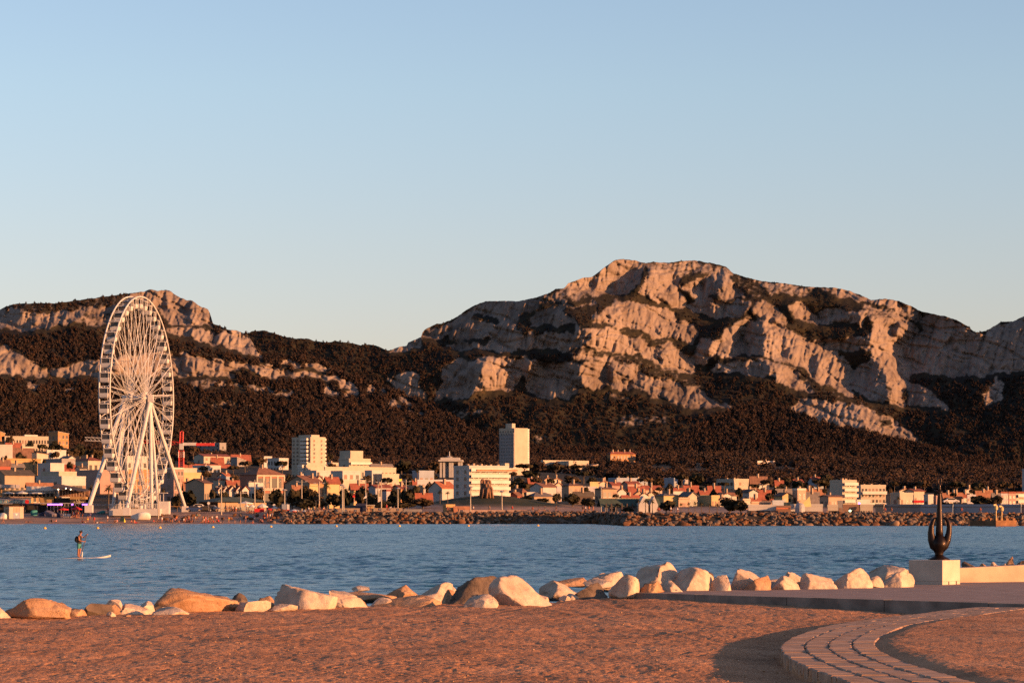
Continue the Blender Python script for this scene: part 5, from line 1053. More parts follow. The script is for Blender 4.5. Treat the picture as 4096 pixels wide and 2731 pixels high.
 (6,1680,1700,1895,845,950,'gx',85,'tan','red','large red roofed house right of the village centre',(1,3),None,0,1),
 (6,1540,1570,1740,870,900,'gx',35,'tan','red','low red roofed house in front of the large red roofed one',(1,2)),
 (7,-215,60,325,665,1050,'flat',0,'cream',None,'three storey white apartment house on the rise in the right hand village',(2,4),(2,4),0,3),
 (7,200,300,436,852,850,'gy',38,'white','dark','white gabled house with blue shutters right of the large dark tree',(1,4)),
 (7,435,440,668,882,880,'gx',56,'blue','red','grey blue house with bright red roof right of the blue shuttered house',(1,3)),
 (7,705,822,972,912,800,'gy',48,'yellow','brown','pale yellow house with a broad gable and grey side wall',(2,2),(1,1)),
 (7,978,1058,1190,822,800,'flat',0,'peach','pale','tall narrow peach house with a raised block on its roof',(2,2),None,0,1),
 (7,1185,1190,1396,908,810,'gx',48,'cream','slate','cream house with six windows and grey roof beside the tall peach house',(1,6)),
 (7,718,724,1052,860,900,'gx',55,'lilac','slate','wide grey building in shade behind the pale yellow gabled house',None),
 (7,1145,1150,1485,862,905,'gx',48,'tan','tile','wide tan roofed building behind the six windowed house',None,None,0,2),
 (7,1405,1545,1762,925,790,'gx',20,'peach','brown','peach house with shuttered windows left of the balcony block',(1,5),(1,2)),
 (7,1565,1762,1985,690,820,'flat',0,'cream',None,'five storey cream block with blank grey side and chimneys',(5,3),None,5,6,34),
 (7,1988,2052,2440,765,835,'flat',0,'cream',None,'four storey cream block with ribbon windows right of the chimney block',(4,7),None,2,3,24),
 (7,945,1040,1168,722,1050,'gx',65,'brown','red','shaded house with vivid red roof on the slope, left of two',None),
 (7,1212,1320,1465,695,1100,'gx',78,'blue','red','blue grey house with red roof on the slope, right of two',None,None,0,1),
 (7,700,706,836,695,1050,'gx',22,'yellow','red','yellow house with red roof edge on the slope',(1,1)),
 (7,448,452,618,742,1000,'flat',0,'white',None,'bright white low house among trees on the slope',None,None,0,1),
 (7,425,432,712,395,1500,'hip',34,'tan','pale','villa with pale hip roof alone high in the woods',None),
 (7,680,682,932,508,1420,'flat',0,'cream',None,'long cream house front in the woods, left of a short one',(1,6)),
 (7,942,945,1040,538,1410,'flat',0,'cream',None,'short cream house front in the woods right of the long one',None),
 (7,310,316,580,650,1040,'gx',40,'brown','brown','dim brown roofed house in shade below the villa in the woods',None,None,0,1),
 (7,320,326,478,980,760,'gx',25,'white','red','low white house with red roof edge below the blue shuttered house',(1,3)),
 (7,195,200,326,985,750,'flat',0,'cream',None,'low cream terrace house behind the large dark tree',(1,1)),
 (7,325,330,655,1030,735,'flat',0,'peach',None,'low peach terrace with open front above the white beach club',(1,3,1.6,1.2)),
 (7,660,666,842,1010,735,'flat',0,'blue',None,'low blue grey storehouse below the pale yellow gabled house',None),
 (7,1975,1985,2200,1000,760,'flat',0,'white',None,'low white club building with a violet lamp',(1,5)),
 (8,425,555,740,790,820,'flat',0,'cream',None,'cream house with tall slit windows left of the bronze sculpture',(1,3,.8,2.0)),
 (8,612,752,895,745,835,'gx',28,'cream','red','cream house with red roof and three square windows left of the bronze sculpture',(1,3)),
 (8,890,950,1022,815,810,'flat',0,'white',None,'white house partly behind the bronze sculpture',(1,2)),
 (8,540,550,695,742,900,'gy',34,'cream','tile','cream gable behind the red roofed house left of the sculpture',None),
 (8,1020,1060,1120,830,830,'flat',0,'pink',None,'narrow pink house directly behind the sculpture shank',None),
 (8,1140,1160,1425,815,880,'gx',38,'tan','tile','long tan house with tiled roof right of the sculpture',(1,5),None,0,2),
 (8,1205,1210,1420,790,930,'gx',20,'pink','tile','pinkish long roof behind the long tan house',None,None,0,1),
 (8,1415,1425,1520,800,900,'gx',20,'lilac','red','grey house with red roof edge right of the long tan house',None),
 (8,1490,1495,1612,815,880,'flat',0,'lilac',None,'pale lilac house in shade with dark windows',(2,3)),
 (8,1610,1620,1842,790,900,'gx',45,'blue','tile','pale blue house with a white gable end',(2,5),None,0,1),
 (8,1838,1845,1965,800,890,'gx',25,'grey','slate','grey house in shade right of the white gable end',(1,3)),
 (8,1960,1965,2068,775,870,'flat',0,'lilac','red','grey apartment house in shade left of the pink one',(3,3)),
 (8,2064,2070,2172,775,850,'flat',0,'pink','red','pink apartment house with paired windows near the right edge',(3,2)),
 (8,2168,2172,2400,775,855,'flat',0,'cream','red','cream apartment house with balconies at the right edge',(3,5),None,3),
 (8,1465,1475,1575,738,1000,'gy',35,'white','brown','small white gable in shade among the trees behind the sculpture',None),
 (8,1720,1725,1840,748,960,'gx',18,'cream','tile','cream house end with a chimney above the dark tree',None,None,0,1),
 (8,2262,2400,2440,455,900,'flat',0,'lilac',None,'tall slab just entering the frame at the right edge',None),
]
for r in H:
    r = list(r) + [None]*(16-len(r)); c, x0, xc, x1, yt, D, rf, rh, wl_, rc, lb, wr, wl2, bal, ch, al = r[:16]
    if rf in ('gx', 'gy', 'hip') and not ch: ch = 1
    big = any(k in lb for k in ('apartment', 'tower', 'storey', 'block', 'slab', 'hotel')); sch = 'school' in lb
    nm, ct = ('apartment_building', 'apartment building') if big else (('school', 'school') if sch else ('house', 'house'))
    e, W_, L_, h_ = house(c, x0, xc, x1, yt, D, rf, rh, wl_, rc, lb, wr, wl2, bal or 0, ch or 0, al or 38, nm, ct)
    if 'twelve storey' in lb:
        for k in range(12): box_part(e, 'balcony', -1.3, -.03, 1.0, L_*.42, h_*(k+.4)/12, h_*(k+.4)/12+1.0, RAIL); box_part(e, 'balcony', W_+.03, W_+1.2, .8, 5, h_*(k+.4)/12, h_*(k+.4)/12+1.0, RAIL)
        box_part(e, 'penthouse', 2.0, W_-1.5, 2, L_-2, h_+.13, h_+1.5, WM['cream'])
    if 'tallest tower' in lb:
        box_part(e, 'shade_cladding', -.25, -.16, .2, L_-.2, 1, h_-2.2, mat('shade_grey_cladding', (.10,.095,.10), .6, .06, .3))  # grey facade panels, coloured extra dark to stand in for this side's shade
        for k in range(13): box_part(e, 'spandrel', -.31, -.254, .8, L_-.8, (h_-3)*(k+.5)/13, (h_-3)*(k+.5)/13+.9, mat('spandrel_grey', (.17,.16,.165), .7, .06, .3))
        for k in range(20): box_part(e, 'balcony', W_+.03, W_+1.3, .6, 6, h_*(k+.35)/20, h_*(k+.35)/20+1.0, RAIL)
        for k in range(6): box_part(e, 'pilaster', -.3, -.03, L_*(k+.0)/6+.1, L_*(k+.0)/6+.7, 2, h_-1.5, WM['grey'])
        box_part(e, 'penthouse', 1.0, W_-4.5, 3, L_*.7, h_+.13, h_+2.6, WM['cream'])
    if 'five storey cream apartment' in lb: box_part(e, 'penthouse', 1.5, W_-3, 1, 8, h_+.13, h_+3.6, WM['cream'])
    if 'brick building' in lb and 'skylights' in lb:
        for k in range(5): box_part(e, 'cornice', -.1 if k == 0 else W_*(.0+k/4.)-.35, W_*k/4.+.35 if k < 4 else W_+.1, -.14, -.03, 0, h_-.4, WM['cream'])
        box_part(e, 'cornice', 0, W_, -.20, -.145, h_*.5, h_*.5+.5, WM['cream']); box_part(e, 'cornice', 0, W_, -.20, -.145, h_-.5, h_-.02, WM['cream'])
    if 'six storey' in lb:
        for k in (0.12, .5, .85): box_part(e, 'awning', W_*k*.9+.4, W_*k*.9+5.2, -1.5, -.05, h_-1.0, h_-.6, mat('orange_awning', (.45,.13,.06), .8, .1, 1))
    if 'yellow awnings' in lb:
        for k in range(4): box_part(e, 'awning', W_*(.66+k*.085), W_*(.66+k*.085)+4.6, -1.6, -.05, h_*.45, h_*.45+1.0, mat('yellow_awning', (.62,.38,.05), .8, .1, 1))
# row of white gables by the promenade
for k, (a, b, lb) in enumerate(((1232,1300,'white gabled beach hut with the red side roof, first of the row'), (1300,1370,'white gabled beach hut, second of the row from the left'), (1372,1452,'widest white gabled beach hut, in the middle of the row'), (1462,1532,'white gabled beach hut, fourth of the row from the left'), (1532,1615,'white gabled beach hut, last of the row'))):
    e, W_, L_, h_ = house(2, a-20, a, b, 965, 822, 'gy', 45, 'white', 'red', lb, (1,1,.8,1.6), name='beach_house'); e['group'] = 'row of white gables'
# ochre retaining wall, church with mast, green roofed pavilions
e, W_, L_, h_ = house(1, 78, 80, 510, 588, 1120, 'flat', 0, 'ochre', None, 'long ochre retaining wall under the palm and the peach house', None, name='retaining_wall', cat='wall', dep=2)
def church():
    D = 1180.0; m = D/F; px = cpx(4, 1130); g = gz(px, D)-2; e = empty('church', (X(px, D), D, g), 'white columned church with overhanging flat roof and a mast with a cross', 'church'); s = m/3.137; zt = Z(cpy(4, 562), D)-g; zr = Z(cpy(4, 612), D)-g
    box_part(e, 'roof', -145*s, 160*s, -2, 16, zr, zr+.7, WM['white']); box_part(e, 'upper_wall', -120*s, 120*s, 0, 14, zr+.704, zt, WM['white'])
    box_part(e, 'wall', -70*s, 35*s, 3, 12, 0, zr-.004, WM['blue'])
    for x in (-115, -75, 0, 30, 115, 145): box_part(e, 'column', x*s-.45, x*s+.45, -.5, .4, 0, zr-.004, WM['white'])
    mb = MB(); zc = Z(cpy(4, 480), D)-g; mb.tube([(-12*s, 6, zt), (-12*s, 6, zc)], [.3, .15], 8); mb.tube([(-38*s, 6, zc-3.2), (14*s, 6, zc-3.2)], .14, 6); mb.lathe([(.9,0),(1.5,.4),(.2,.8)], 10, c=(-12*s, 6, zt)); mb.build('mast', WM['white'], e)
church()
GRN = RM['green']
e, W_, L_, h_ = house(3, -517, -276, 335, 1118, 745, 'hip', 62, 'tan', 'green', 'long pavilion with grey green hip roof behind the beach kiosks', (1,5,3.0,1.6), None, name='pavilion', cat='pavilion', al=34, ov=1.2)
box_part(e, 'timber_wall', -.06, -.02, .3, L_-.3, 0, h_-.3, WM['dark'])
e, W_, L_, h_ = house(6, 25, 60, 880, 1030, 672, 'gx', 65, 'lilac', 'green', 'long pavilion with dark green roof and white lit front behind the breakwater', None, None, name='pavilion', cat='pavilion', al=12, ov=1.0)
for a, b in ((.62, .80), (.84, .985)): mb = MB(); x0, x1 = W_*a, W_*b; mb.add([(x0,-3,0),(x1,-3,0),(x1,-.02,0),(x0,-.02,0),(x0,-3,h_-.3),(x1,-3,h_-.3),(x1,-.02,h_-.3),(x0,-.02,h_-.3),((x0+x1)/2,-3,h_+1.8),((x0+x1)/2,-.02,h_+1.8)], [(0,1,5,8,4),(1,2,6,5),(2,3,7,9,6),(3,0,4,7),(5,6,9,8),(4,8,9,7)]); mb.build('front_gable', WM['white'], e)
for k in range(6): box_part(e, 'post', W_*k/10.+.2, W_*k/10.+.5, -1.3, -1.0, 0, h_, WM['dark'])
def steeple():
    D = 1290.0; c = 8; e, W_, L_, h_ = house(c, 1172, 1200, 1240, 612, D, 'flat', 0, 'white', None, 'small white steeple with a pointed roof in the woods beside the sculpture top', (1,1), name='steeple', cat='steeple')
    zt = h_+58/3.485*D/F; mb = MB(); mb.add([(-.3,-.3,h_+.56),(W_+.3,-.3,h_+.56),(W_+.3,L_+.3,h_+.56),(-.3,L_+.3,h_+.56),(W_/2,L_/2,zt)], [(0,1,4),(1,2,4),(2,3,4),(3,0,4),(3,2,1,0)]); mb.build('spire', RM['brown'], e)
steeple()
# boat sheds and clubs behind the right breakwater
SH = [(7,285,290,722,1085,632,'white','long white beach club with open bays behind the rocks',(1,6,1.8,1.5)), (7,720,724,952,1100,634,'brown','dark red fronted bar with lit awning beside the white beach club',(1,4,1.4,1.2)), (7,948,952,1452,1075,636,'white','long white club building with round tank behind the rocks',(1,5,2.2,1.0)), (7,1528,1532,1690,1085,636,'cream','open cream shelter with posts behind the rocks',(1,4,1.2,1.4)), (7,1688,1692,1770,1020,640,'grey','dark grey kiosk tower between shelters',None), (7,1765,1770,2042,1080,636,'brown','long brown awning restaurant behind the rocks',(1,8,1.0,1.2)), (7,2038,2042,2240,1080,636,'cream','cream shelter with windows right of the brown awning restaurant',(1,5)),
 (8,215,220,335,955,634,'tan','tan shed standing left of the long grey jetty',(1,2)), (8,335,340,842,960,650,'grey','long grey jetty building with pale edge in shade',None), (8,840,845,1290,962,640,'blue','long row of pale blue boat sheds, left half',(2,11)), (8,1290,1295,2225,960,638,'blue','long row of pale blue boat sheds with blue doors, right half',(2,20)), (8,2222,2228,2420,962,640,'pink','brown shed at the right end of the boat sheds',(1,3))]
for c, x0, xc, x1, yt, D, wl_, lb, wr in SH: house(c, x0, xc, x1, yt, D, 'flat', 0, wl_, None, lb, wr, name='boat_shed' if 'boat' in lb else 'beach_club', cat='boat shed' if 'boat' in lb else 'beach club', al=(-20 if c == 8 else 8), dep=8)
# ---------------------------------------------------------------- town trees
LEAF1 = foliage_mat('dark_leaves', (.012, .013, .008), (.045, .034, .018), .5); LEAF2 = foliage_mat('olive_leaves', (.020, .018, .010), (.075, .045, .024), .5); PALM = foliage_mat('palm_leaves', (.020, .024, .012), (.07, .055, .026), .5)
def crown_mesh(kind, seed):
    rs = np.random.RandomState(seed); V, Q = [], []
    if kind == 'umbrella':
        for k in range(16): a = rs.rand()*6.28; r = rs.uniform(0, .40); leaf_blob(V, Q, np.array([r*math.cos(a), r*math.sin(a), .74+.12*(1-r*2)+rs.uniform(-.03, .03)]), .18, 14, rs, .6)
    elif kind == 'cypress':
        for k in range(14): leaf_blob(V, Q, np.array([rs.uniform(-.03, .03), rs.uniform(-.03, .03), .08+k*.065]), .13*(1-k/16), 10, rs, 1.3)
    else:
        for k in range(22):
            d = rs.normal(size=3); d /= np.linalg.norm(d); c = np.array([0, 0, .55]) + d*np.array([.30, .30, .28])*rs.uniform(.4, 1); leaf_blob(V, Q, c, rs.uniform(.13, .22), 15, rs)
    return np_mesh('crown', np.array(V), np.array(Q), LEAF1 if seed % 2 else LEAF2, False)
def palm_mesh(seed):
    rs = np.random.RandomState(seed); V, Q = [], []
    for k in range(30):
        a = k*2.4; up = rs.uniform(-.35, .95); L = rs.uniform(.26, .34); p = np.array([0, 0, .82]); d = np.array([math.cos(a)*math.cos(up), math.sin(a)*math.cos(up), math.sin(up)]); s = np.cross(d, [0, 0, 1]); s /= np.linalg.norm(s)
        for j in range(6):
            q = p + d*L/6; w0, w1 = .035*math.sin(.6+j*.4), .035*math.sin(.6+(j+1)*.4) if j < 5 else .004; i = len(V); V += [p-s*w0, p+s*w0, q+s*w1-[0,0,.01], q-s*w1-[0,0,.01]]; Q.append((i, i+1, i+2, i+3)); p = q; d = d + np.array([0, 0, -.16]); d /= np.linalg.norm(d)
    return np_mesh('crown', np.array(V), np.array(Q), PALM, False)
def trunk_mesh(kind, seed):
    mb = MB(); rs = random.Random(seed)
    if kind == 'palm': mb.tube([(0,0,-.05),(.015,0,.3),(0,.01,.6),(0,0,.83)], [.04,.03,.028,.04], 8)
    elif kind == 'umbrella':
        mb.tube([(0,0,-.05),(.02,0,.35),(0,0,.6)], [.035,.028,.022], 7)
        for k in range(4): a = k*1.6+rs.random(); mb.tube([(0,0,.52),(.2*math.cos(a),.2*math.sin(a),.72)], [.016,.008], 5)
    else:
        mb.tube([(0,0,-.05),(.01,0,.2),(0,0,.5)], [.04,.03,.02], 7)
        for k in range(4): a = k*1.6+rs.random(); mb.tube([(0,0,.25),(.2*math.cos(a),.2*math.sin(a),.55)], [.018,.008], 5)
    return mb.mesh('trunk', BARK)
TREES = {k: [(trunk_mesh(k, 5+j), palm_mesh(60+j) if k == 'palm' else crown_mesh(k, 60+j*3+len(k))) for j in range(3)] for k in ('round', 'umbrella', 'cypress', 'palm')}
NAMES = {'round': ('leafy_tree', 'tree'), 'umbrella': ('umbrella_pine', 'pine tree'), 'cypress': ('cypress', 'cypress'), 'palm': ('palm_tree', 'palm tree'), 'bush': ('bush', 'bush')}
TCOUNT = [0]
def tree(c, x, yb, w, h, kind, D, label, group=None, ground=True):
    k = 'round' if kind == 'bush' else kind; px = cpx(c, x); s = CROP[c][2]; m = D/F; zb = Z(cpy(c, yb), D)
    if ground: zt = Z(cpy(c, yb-h), D); zb = min(zb, gz(px, D)); H_ = zt-zb
    else: H_ = h/s*m
    nm, ct = NAMES[kind]; e = empty(nm, (X(px, D), D, zb), label, ct, group, rz=TCOUNT[0]*1.3); v = TREES[k][TCOUNT[0] % 3]; TCOUNT[0] += 1
    wr = w/s*m; sx = wr/(.78 if k == 'round' else (1.1 if k == 'umbrella' else (.28 if k == 'cypress' else .62))); e.scale = (sx, sx, H_*1.08)
    link('trunk', v[0], e); link('crown', v[1], e); return e
G1, G2, G3 = 'palms before the green roofed pavilion', 'palms behind the right breakwater', 'dark trees among the town houses'
for t in [
 (1,270,582,150,95,'round',1140,'round tree in front of the peach house at left'), (1,420,680,170,100,'palm',1098,'wide palm above the white loggia house'), (1,690,440,165,90,'round',1400,'dark round tree below the orange school block'), (1,370,432,100,85,'round',1400,'dark tree in front of the long low school'), (1,125,385,110,95,'round',1400,'dark tree at the left end of the long low school'),
 (1,555,690,90,105,'round',1085,'dark tree between the palm and the white loggia house'), (1,1150,1110,160,200,'palm',765,'ragged palm just left of the big wheel leg'), (1,1365,1110,170,200,'palm',770,'ragged palm just right of the big wheel leg'), (1,1110,1120,170,130,'bush',758,'dark bushes at the foot of the left wheel leg'),
 (2,880,1190,200,225,'round',750,'big dark round tree right of the wheel'), (2,715,1175,140,165,'round',748,'dark tree under the right wheel leg'), (2,545,1110,120,170,'palm',752,'palm seen through the lower right of the wheel'), (2,920,545,230,110,'umbrella',1480,'wide umbrella pine left of the slope school'), (2,1570,745,200,130,'umbrella',1270,'umbrella pine below the cream school wing'),
 (2,655,645,90,100,'round',1150,'dark tree left of the crane mast'), (2,1180,1065,120,110,'round',790,'dark tree between the big gabled house and the white gables'), (2,1275,505,90,40,'bush',1600,'low bush before the lit end of the apartment slab'), (2,1300,1065,220,70,'bush',790,'hedge below the white gabled beach huts, left half'), (2,1520,1065,220,80,'bush',790,'hedge below the white gabled beach huts, right half'),
 (3,225,1085,170,140,'round',775,'dark round tree below the brick building'), (3,450,1140,230,190,'round',765,'reddish broad tree right of the pavilion roof end'), (3,660,1150,190,200,'round',768,'reddish tree next to the pale blue kiosk'), (3,850,1125,240,210,'round',775,'dark tree below the large tiled roof'), (3,820,1200,280,130,'bush',740,'wide thicket above the rock bank near the bare poles'),
 (3,1340,1140,180,190,'round',760,'dark tree right of the pair of tall lamp posts'), (3,1530,1140,170,220,'round',768,'tall dark tree behind the white flag'), (3,90,705,180,90,'umbrella',1240,'umbrella pine above the brick building, left of two'), (3,250,690,200,120,'umbrella',1250,'umbrella pine above the brick building, right of two'), (3,530,750,190,140,'umbrella',1230,'umbrella pine beside the foot of the twelve storey tower'),
 (3,1090,1060,120,190,'palm',778,'lone palm between the orange house and the yellow villa'), (3,1180,1075,210,70,'bush',770,'dark hedge below the yellow villa'), (3,1000,1100,180,60,'bush',765,'dark hedge left of the yellow villa hedge'),
 (4,430,1115,170,150,'round',755,'round dark tree left of a lamp post by the pale annex'), (4,605,1110,190,150,'round',758,'round reddish tree right of a lamp post below the orange house'), (4,330,905,200,85,'umbrella',965,'umbrella pine in front of the cream box house'), (4,200,905,45,130,'cypress',960,'dark cypress left of the umbrella pine'), (4,590,850,180,75,'umbrella',1030,'umbrella pine right of the cream box house'),
 (4,790,1180,260,110,'bush',745,'dark thicket at the left foot of the grassy mound'), (4,1003,1095,85,120,'palm',762,'short staked palm on the grassy mound, left of two'), (4,1100,1118,80,130,'palm',760,'short staked palm on the grassy mound, right of two'), (4,150,1130,170,120,'round',760,'reddish tree between the flag and the lamp posts'), (4,300,1200,330,90,'bush',745,'long reddish thicket behind the blue marked panels, left part'), (4,560,1200,280,85,'bush',744,'long reddish thicket behind the blue marked panels, right part'), (4,80,865,130,80,'round',1010,'dark tree in front of the shuttered block'), (4,860,860,230,110,'round',1090,'dark trees below the columned church'), (4,720,790,70,90,'palm',1040,'small dark palm before the modern villa'),
 (5,560,745,300,100,'umbrella',1180,'broad pine at the foot of the tallest tower'), (5,950,840,300,185,'umbrella',1130,'biggest umbrella pine below the slope building'), (5,1190,760,280,100,'umbrella',1250,'umbrella pine in front of the slope building, centre'), (5,1440,770,260,100,'umbrella',1250,'umbrella pine at the right end of the slope building'), (5,480,955,260,140,'round',960,'dark trees right of the white apartment block'), (5,590,1110,160,75,'bush',795,'round bush on the lawn left of the grey roofed hall'), (5,790,1135,160,65,'bush',790,'round bush on the lawn in front of the grey roofed hall'), (5,1160,1165,230,150,'round',765,'large dark tree in front of the tall ochre house'), (5,1360,1205,190,140,'round',755,'reddish tree left of the lamp post on the right lawn'), (5,1150,880,220,90,'round',1080,'dim tree behind the tall ochre house'), (5,1410,900,150,90,'round',1060,'dim tree behind the bright roof terrace'),
 (6,600,1170,120,205,'palm',655,'palm against the white lit front of the green pavilion, left of three',G1), (6,712,1170,125,200,'palm',655,'palm against the white lit front of the green pavilion, middle of three',G1), (6,822,1170,120,200,'palm',655,'palm against the white lit front of the green pavilion, right of three',G1), (6,1040,1180,250,205,'round',650,'big dark round tree right of the green pavilion'), (6,270,1160,170,130,'palm',658,'dark palm before the shaded half of the green pavilion'), (6,440,1145,180,60,'bush',655,'low dark bush before the shaded half of the green pavilion'),
 (6,1170,1170,80,170,'palm',655,'palm touching the big dark round tree',G2), (6,1270,1170,85,150,'palm',655,'second palm right of the big dark round tree',G2), (6,1390,1180,90,165,'palm',652,'third palm right of the big dark round tree',G2), (6,1490,1185,95,180,'palm',652,'fourth palm right of the big dark round tree',G2), (6,1590,1150,110,140,'palm',655,'fifth palm right of the big dark round tree',G2), (6,1715,1160,110,130,'palm',655,'sixth palm right of the big dark round tree',G2), (6,1840,1160,110,130,'palm',655,'last palm before the large dark tree',G2), (6,2040,1195,330,260,'round',645,'large dark tree in the gap of the right village'), (7,170,1180,250,210,'round',642,'second large dark tree touching the white beach club'),
 (8,1700,935,300,135,'round',800,'wide dark tree below the pale blue house, left of two'), (8,1900,925,180,125,'round',802,'dark tree below the grey apartment house, right of two'), (8,535,935,90,115,'palm',790,'small palm before the cream house left of the sculpture'), (8,1180,900,150,70,'bush',800,'dark bush just right of the sculpture shank'),
]: tree(*t)
rs_ = random.Random(12)
for c, x, y, w, h, D in [(1,1180,560,220,120,1300),(1,1000,480,200,90,1380),(1,830,520,180,80,1380),(1,520,470,160,70,1350),(2,1050,760,160,80,1180),(2,1420,760,180,90,1200),(3,1120,600,160,80,1330),(3,610,850,110,90,1000),(4,520,700,220,110,1250),(4,950,720,180,120,1250),(4,640,900,140,90,1000),(5,640,830,240,110,1150),(5,1300,850,260,110,1100),(5,420,850,140,100,1080),(6,700,730,260,100,1000),(6,900,740,240,110,1020),(6,1280,720,300,130,1030),(6,1520,700,260,160,1060),(6,1950,790,220,90,1000),(6,420,650,220,90,1150),(6,930,870,160,90,900),(6,1700,820,170,90,1000),(6,2180,900,160,120,860),(7,600,790,260,130,1000),(7,380,840,200,110,950),(7,820,820,220,100,980),(7,1100,770,260,110,1000),(7,1380,760,300,100,1040),(7,1500,700,260,120,1100),(7,620,950,160,90,860),(7,130,960,120,120,850),(8,480,700,200,90,1000),(8,900,720,260,110,980),(8,1350,740,300,120,1000),(8,1650,720,280,110,1020),(8,2000,740,300,120,980),(1,900,500,200,70,1330),(1,700,560,140,60,1210),(1,880,700,90,70,1060),(1,60,600,110,60,1130),(2,860,690,160,70,1280),(2,1080,800,150,60,1030),(2,1450,830,160,60,1000),(3,640,880,120,90,890),(3,1150,720,140,70,1120),(3,1250,900,120,70,940),(4,60,760,120,80,1090),(4,680,990,140,80,860),(4,880,960,120,90,870),(4,560,960,100,80,880),(5,700,900,160,80,990),(5,880,900,120,70,980),(5,1330,1000,120,70,860),(5,960,1080,120,70,810),(6,60,850,120,70,880),(6,400,880,110,60,870),(6,560,850,120,60,905),(6,860,880,110,60,870),(6,1100,800,150,80,930),(6,1420,850,130,70,910),(6,1600,850,120,80,920),(6,1780,880,120,80,860),(6,250,960,110,70,820),(7,480,860,140,70,905),(7,690,900,110,80,830),(7,1120,900,90,60,840),(7,1480,880,110,70,870),(7,900,720,200,90,1080),(7,1250,820,160,70,960),(8,700,760,140,60,870),(8,420,800,90,90,850),(8,1080,800,120,80,860),(8,1300,830,120,60,870),(8,1560,790,120,60,920)]:
    tree(c, x, y, w, h, 'umbrella' if rs_.random() < .45 else 'round', D, 'dark tree in the gardens between and behind the town houses', G3)
def land_wood():                                         # continuous pine belt behind the town
    rs = np.random.RandomState(91); n = 15000; px = rs.uniform(-150, 4250, n); lo = np.interp(px, [0, 900, 1700, 2300, 2600, 3300, 4100], [1430, 1450, 1260, 1260, 1110, 1120, 1050]); D = lo + rs.rand(n)**1.3*(2150-lo)
    z = land_z(px, D)-.3; keep = rs.rand(n) < .62+.5*gnoise(px/60, D/60, 5)
    for r in H:                                          # keep the wood out of the houses and their fronts
        D0 = r[5]
        if D0 > 1040: a, b = cpx(r[0], r[1]), cpx(r[0], r[3]); keep &= ~((px > a-6) & (px < b+6) & (D > D0-(95 if D0 > 1300 else 30)) & (D < D0+30))
    p = np.stack([X(px, D), D, z], 1)[keep]; m = len(p); me = bpy.data.meshes.new('wood'); me.vertices.add(m); me.vertices.foreach_set('co', p.astype(np.float32).ravel()); h = rs.uniform(2.6, 6.4, m)
    for nm, d in (('sz', h), ('sx', h*rs.uniform(.9, 1.5, m)), ('rz', rs.rand(m)*6.28)): me.attributes.new(nm, 'FLOAT', 'POINT').data.foreach_set('value', d.astype(np.float32))
    o = link('wood', me); o.modifiers.new('scatter', 'NODES').node_group = SCATTER; tag(o, kind='stuff')
land_wood()
# ---------------------------------------------------------------- people
SKIN = mat('skin', (.25, .105, .062), .6, .05, 6); HAIR = mat('dark_hair', (.03, .02, .015), .7, .1, 20)
def cloth(name, c): return mat('cloth_'+name, c, .85, .06, 5)
def skin_mesh(name, verts, edges, m, sub=1, loose_root=0):
    me = bpy.data.meshes.new(name); me.from_pydata([v[:3] for v in verts], edges, []); o = bpy.data.objects.new('tmp', me); COL.objects.link(o)
    md = o.modifiers.new('s', 'SKIN'); md.use_smooth_shade = True
    for v, sv in zip(verts, me.skin_vertices[0].data): sv.radius = (v[3], v[4] if len(v) > 4 else v[3])
    seen = set()
    for i in range(len(verts)):                          # a root for every connected chain
        if i in seen: continue
        me.skin_vertices[0].data[i].use_root = True; st = [i]
        while st:
            a = st.pop(); seen.add(a)
            for e in edges:
                if a in e: b = e[0] if e[1] == a else e[1]; (st.append(b) if b not in seen else None)
    if sub: o.modifiers.new('u', 'SUBSURF').levels = sub
    dg = bpy.context.evaluated_depsgraph_get(); ev = o.evaluated_get(dg); out = bpy.data.meshes.new_from_object(ev); out.name = name
    bpy.data.objects.remove(o); out.materials.clear(); out.materials.append(m); return out
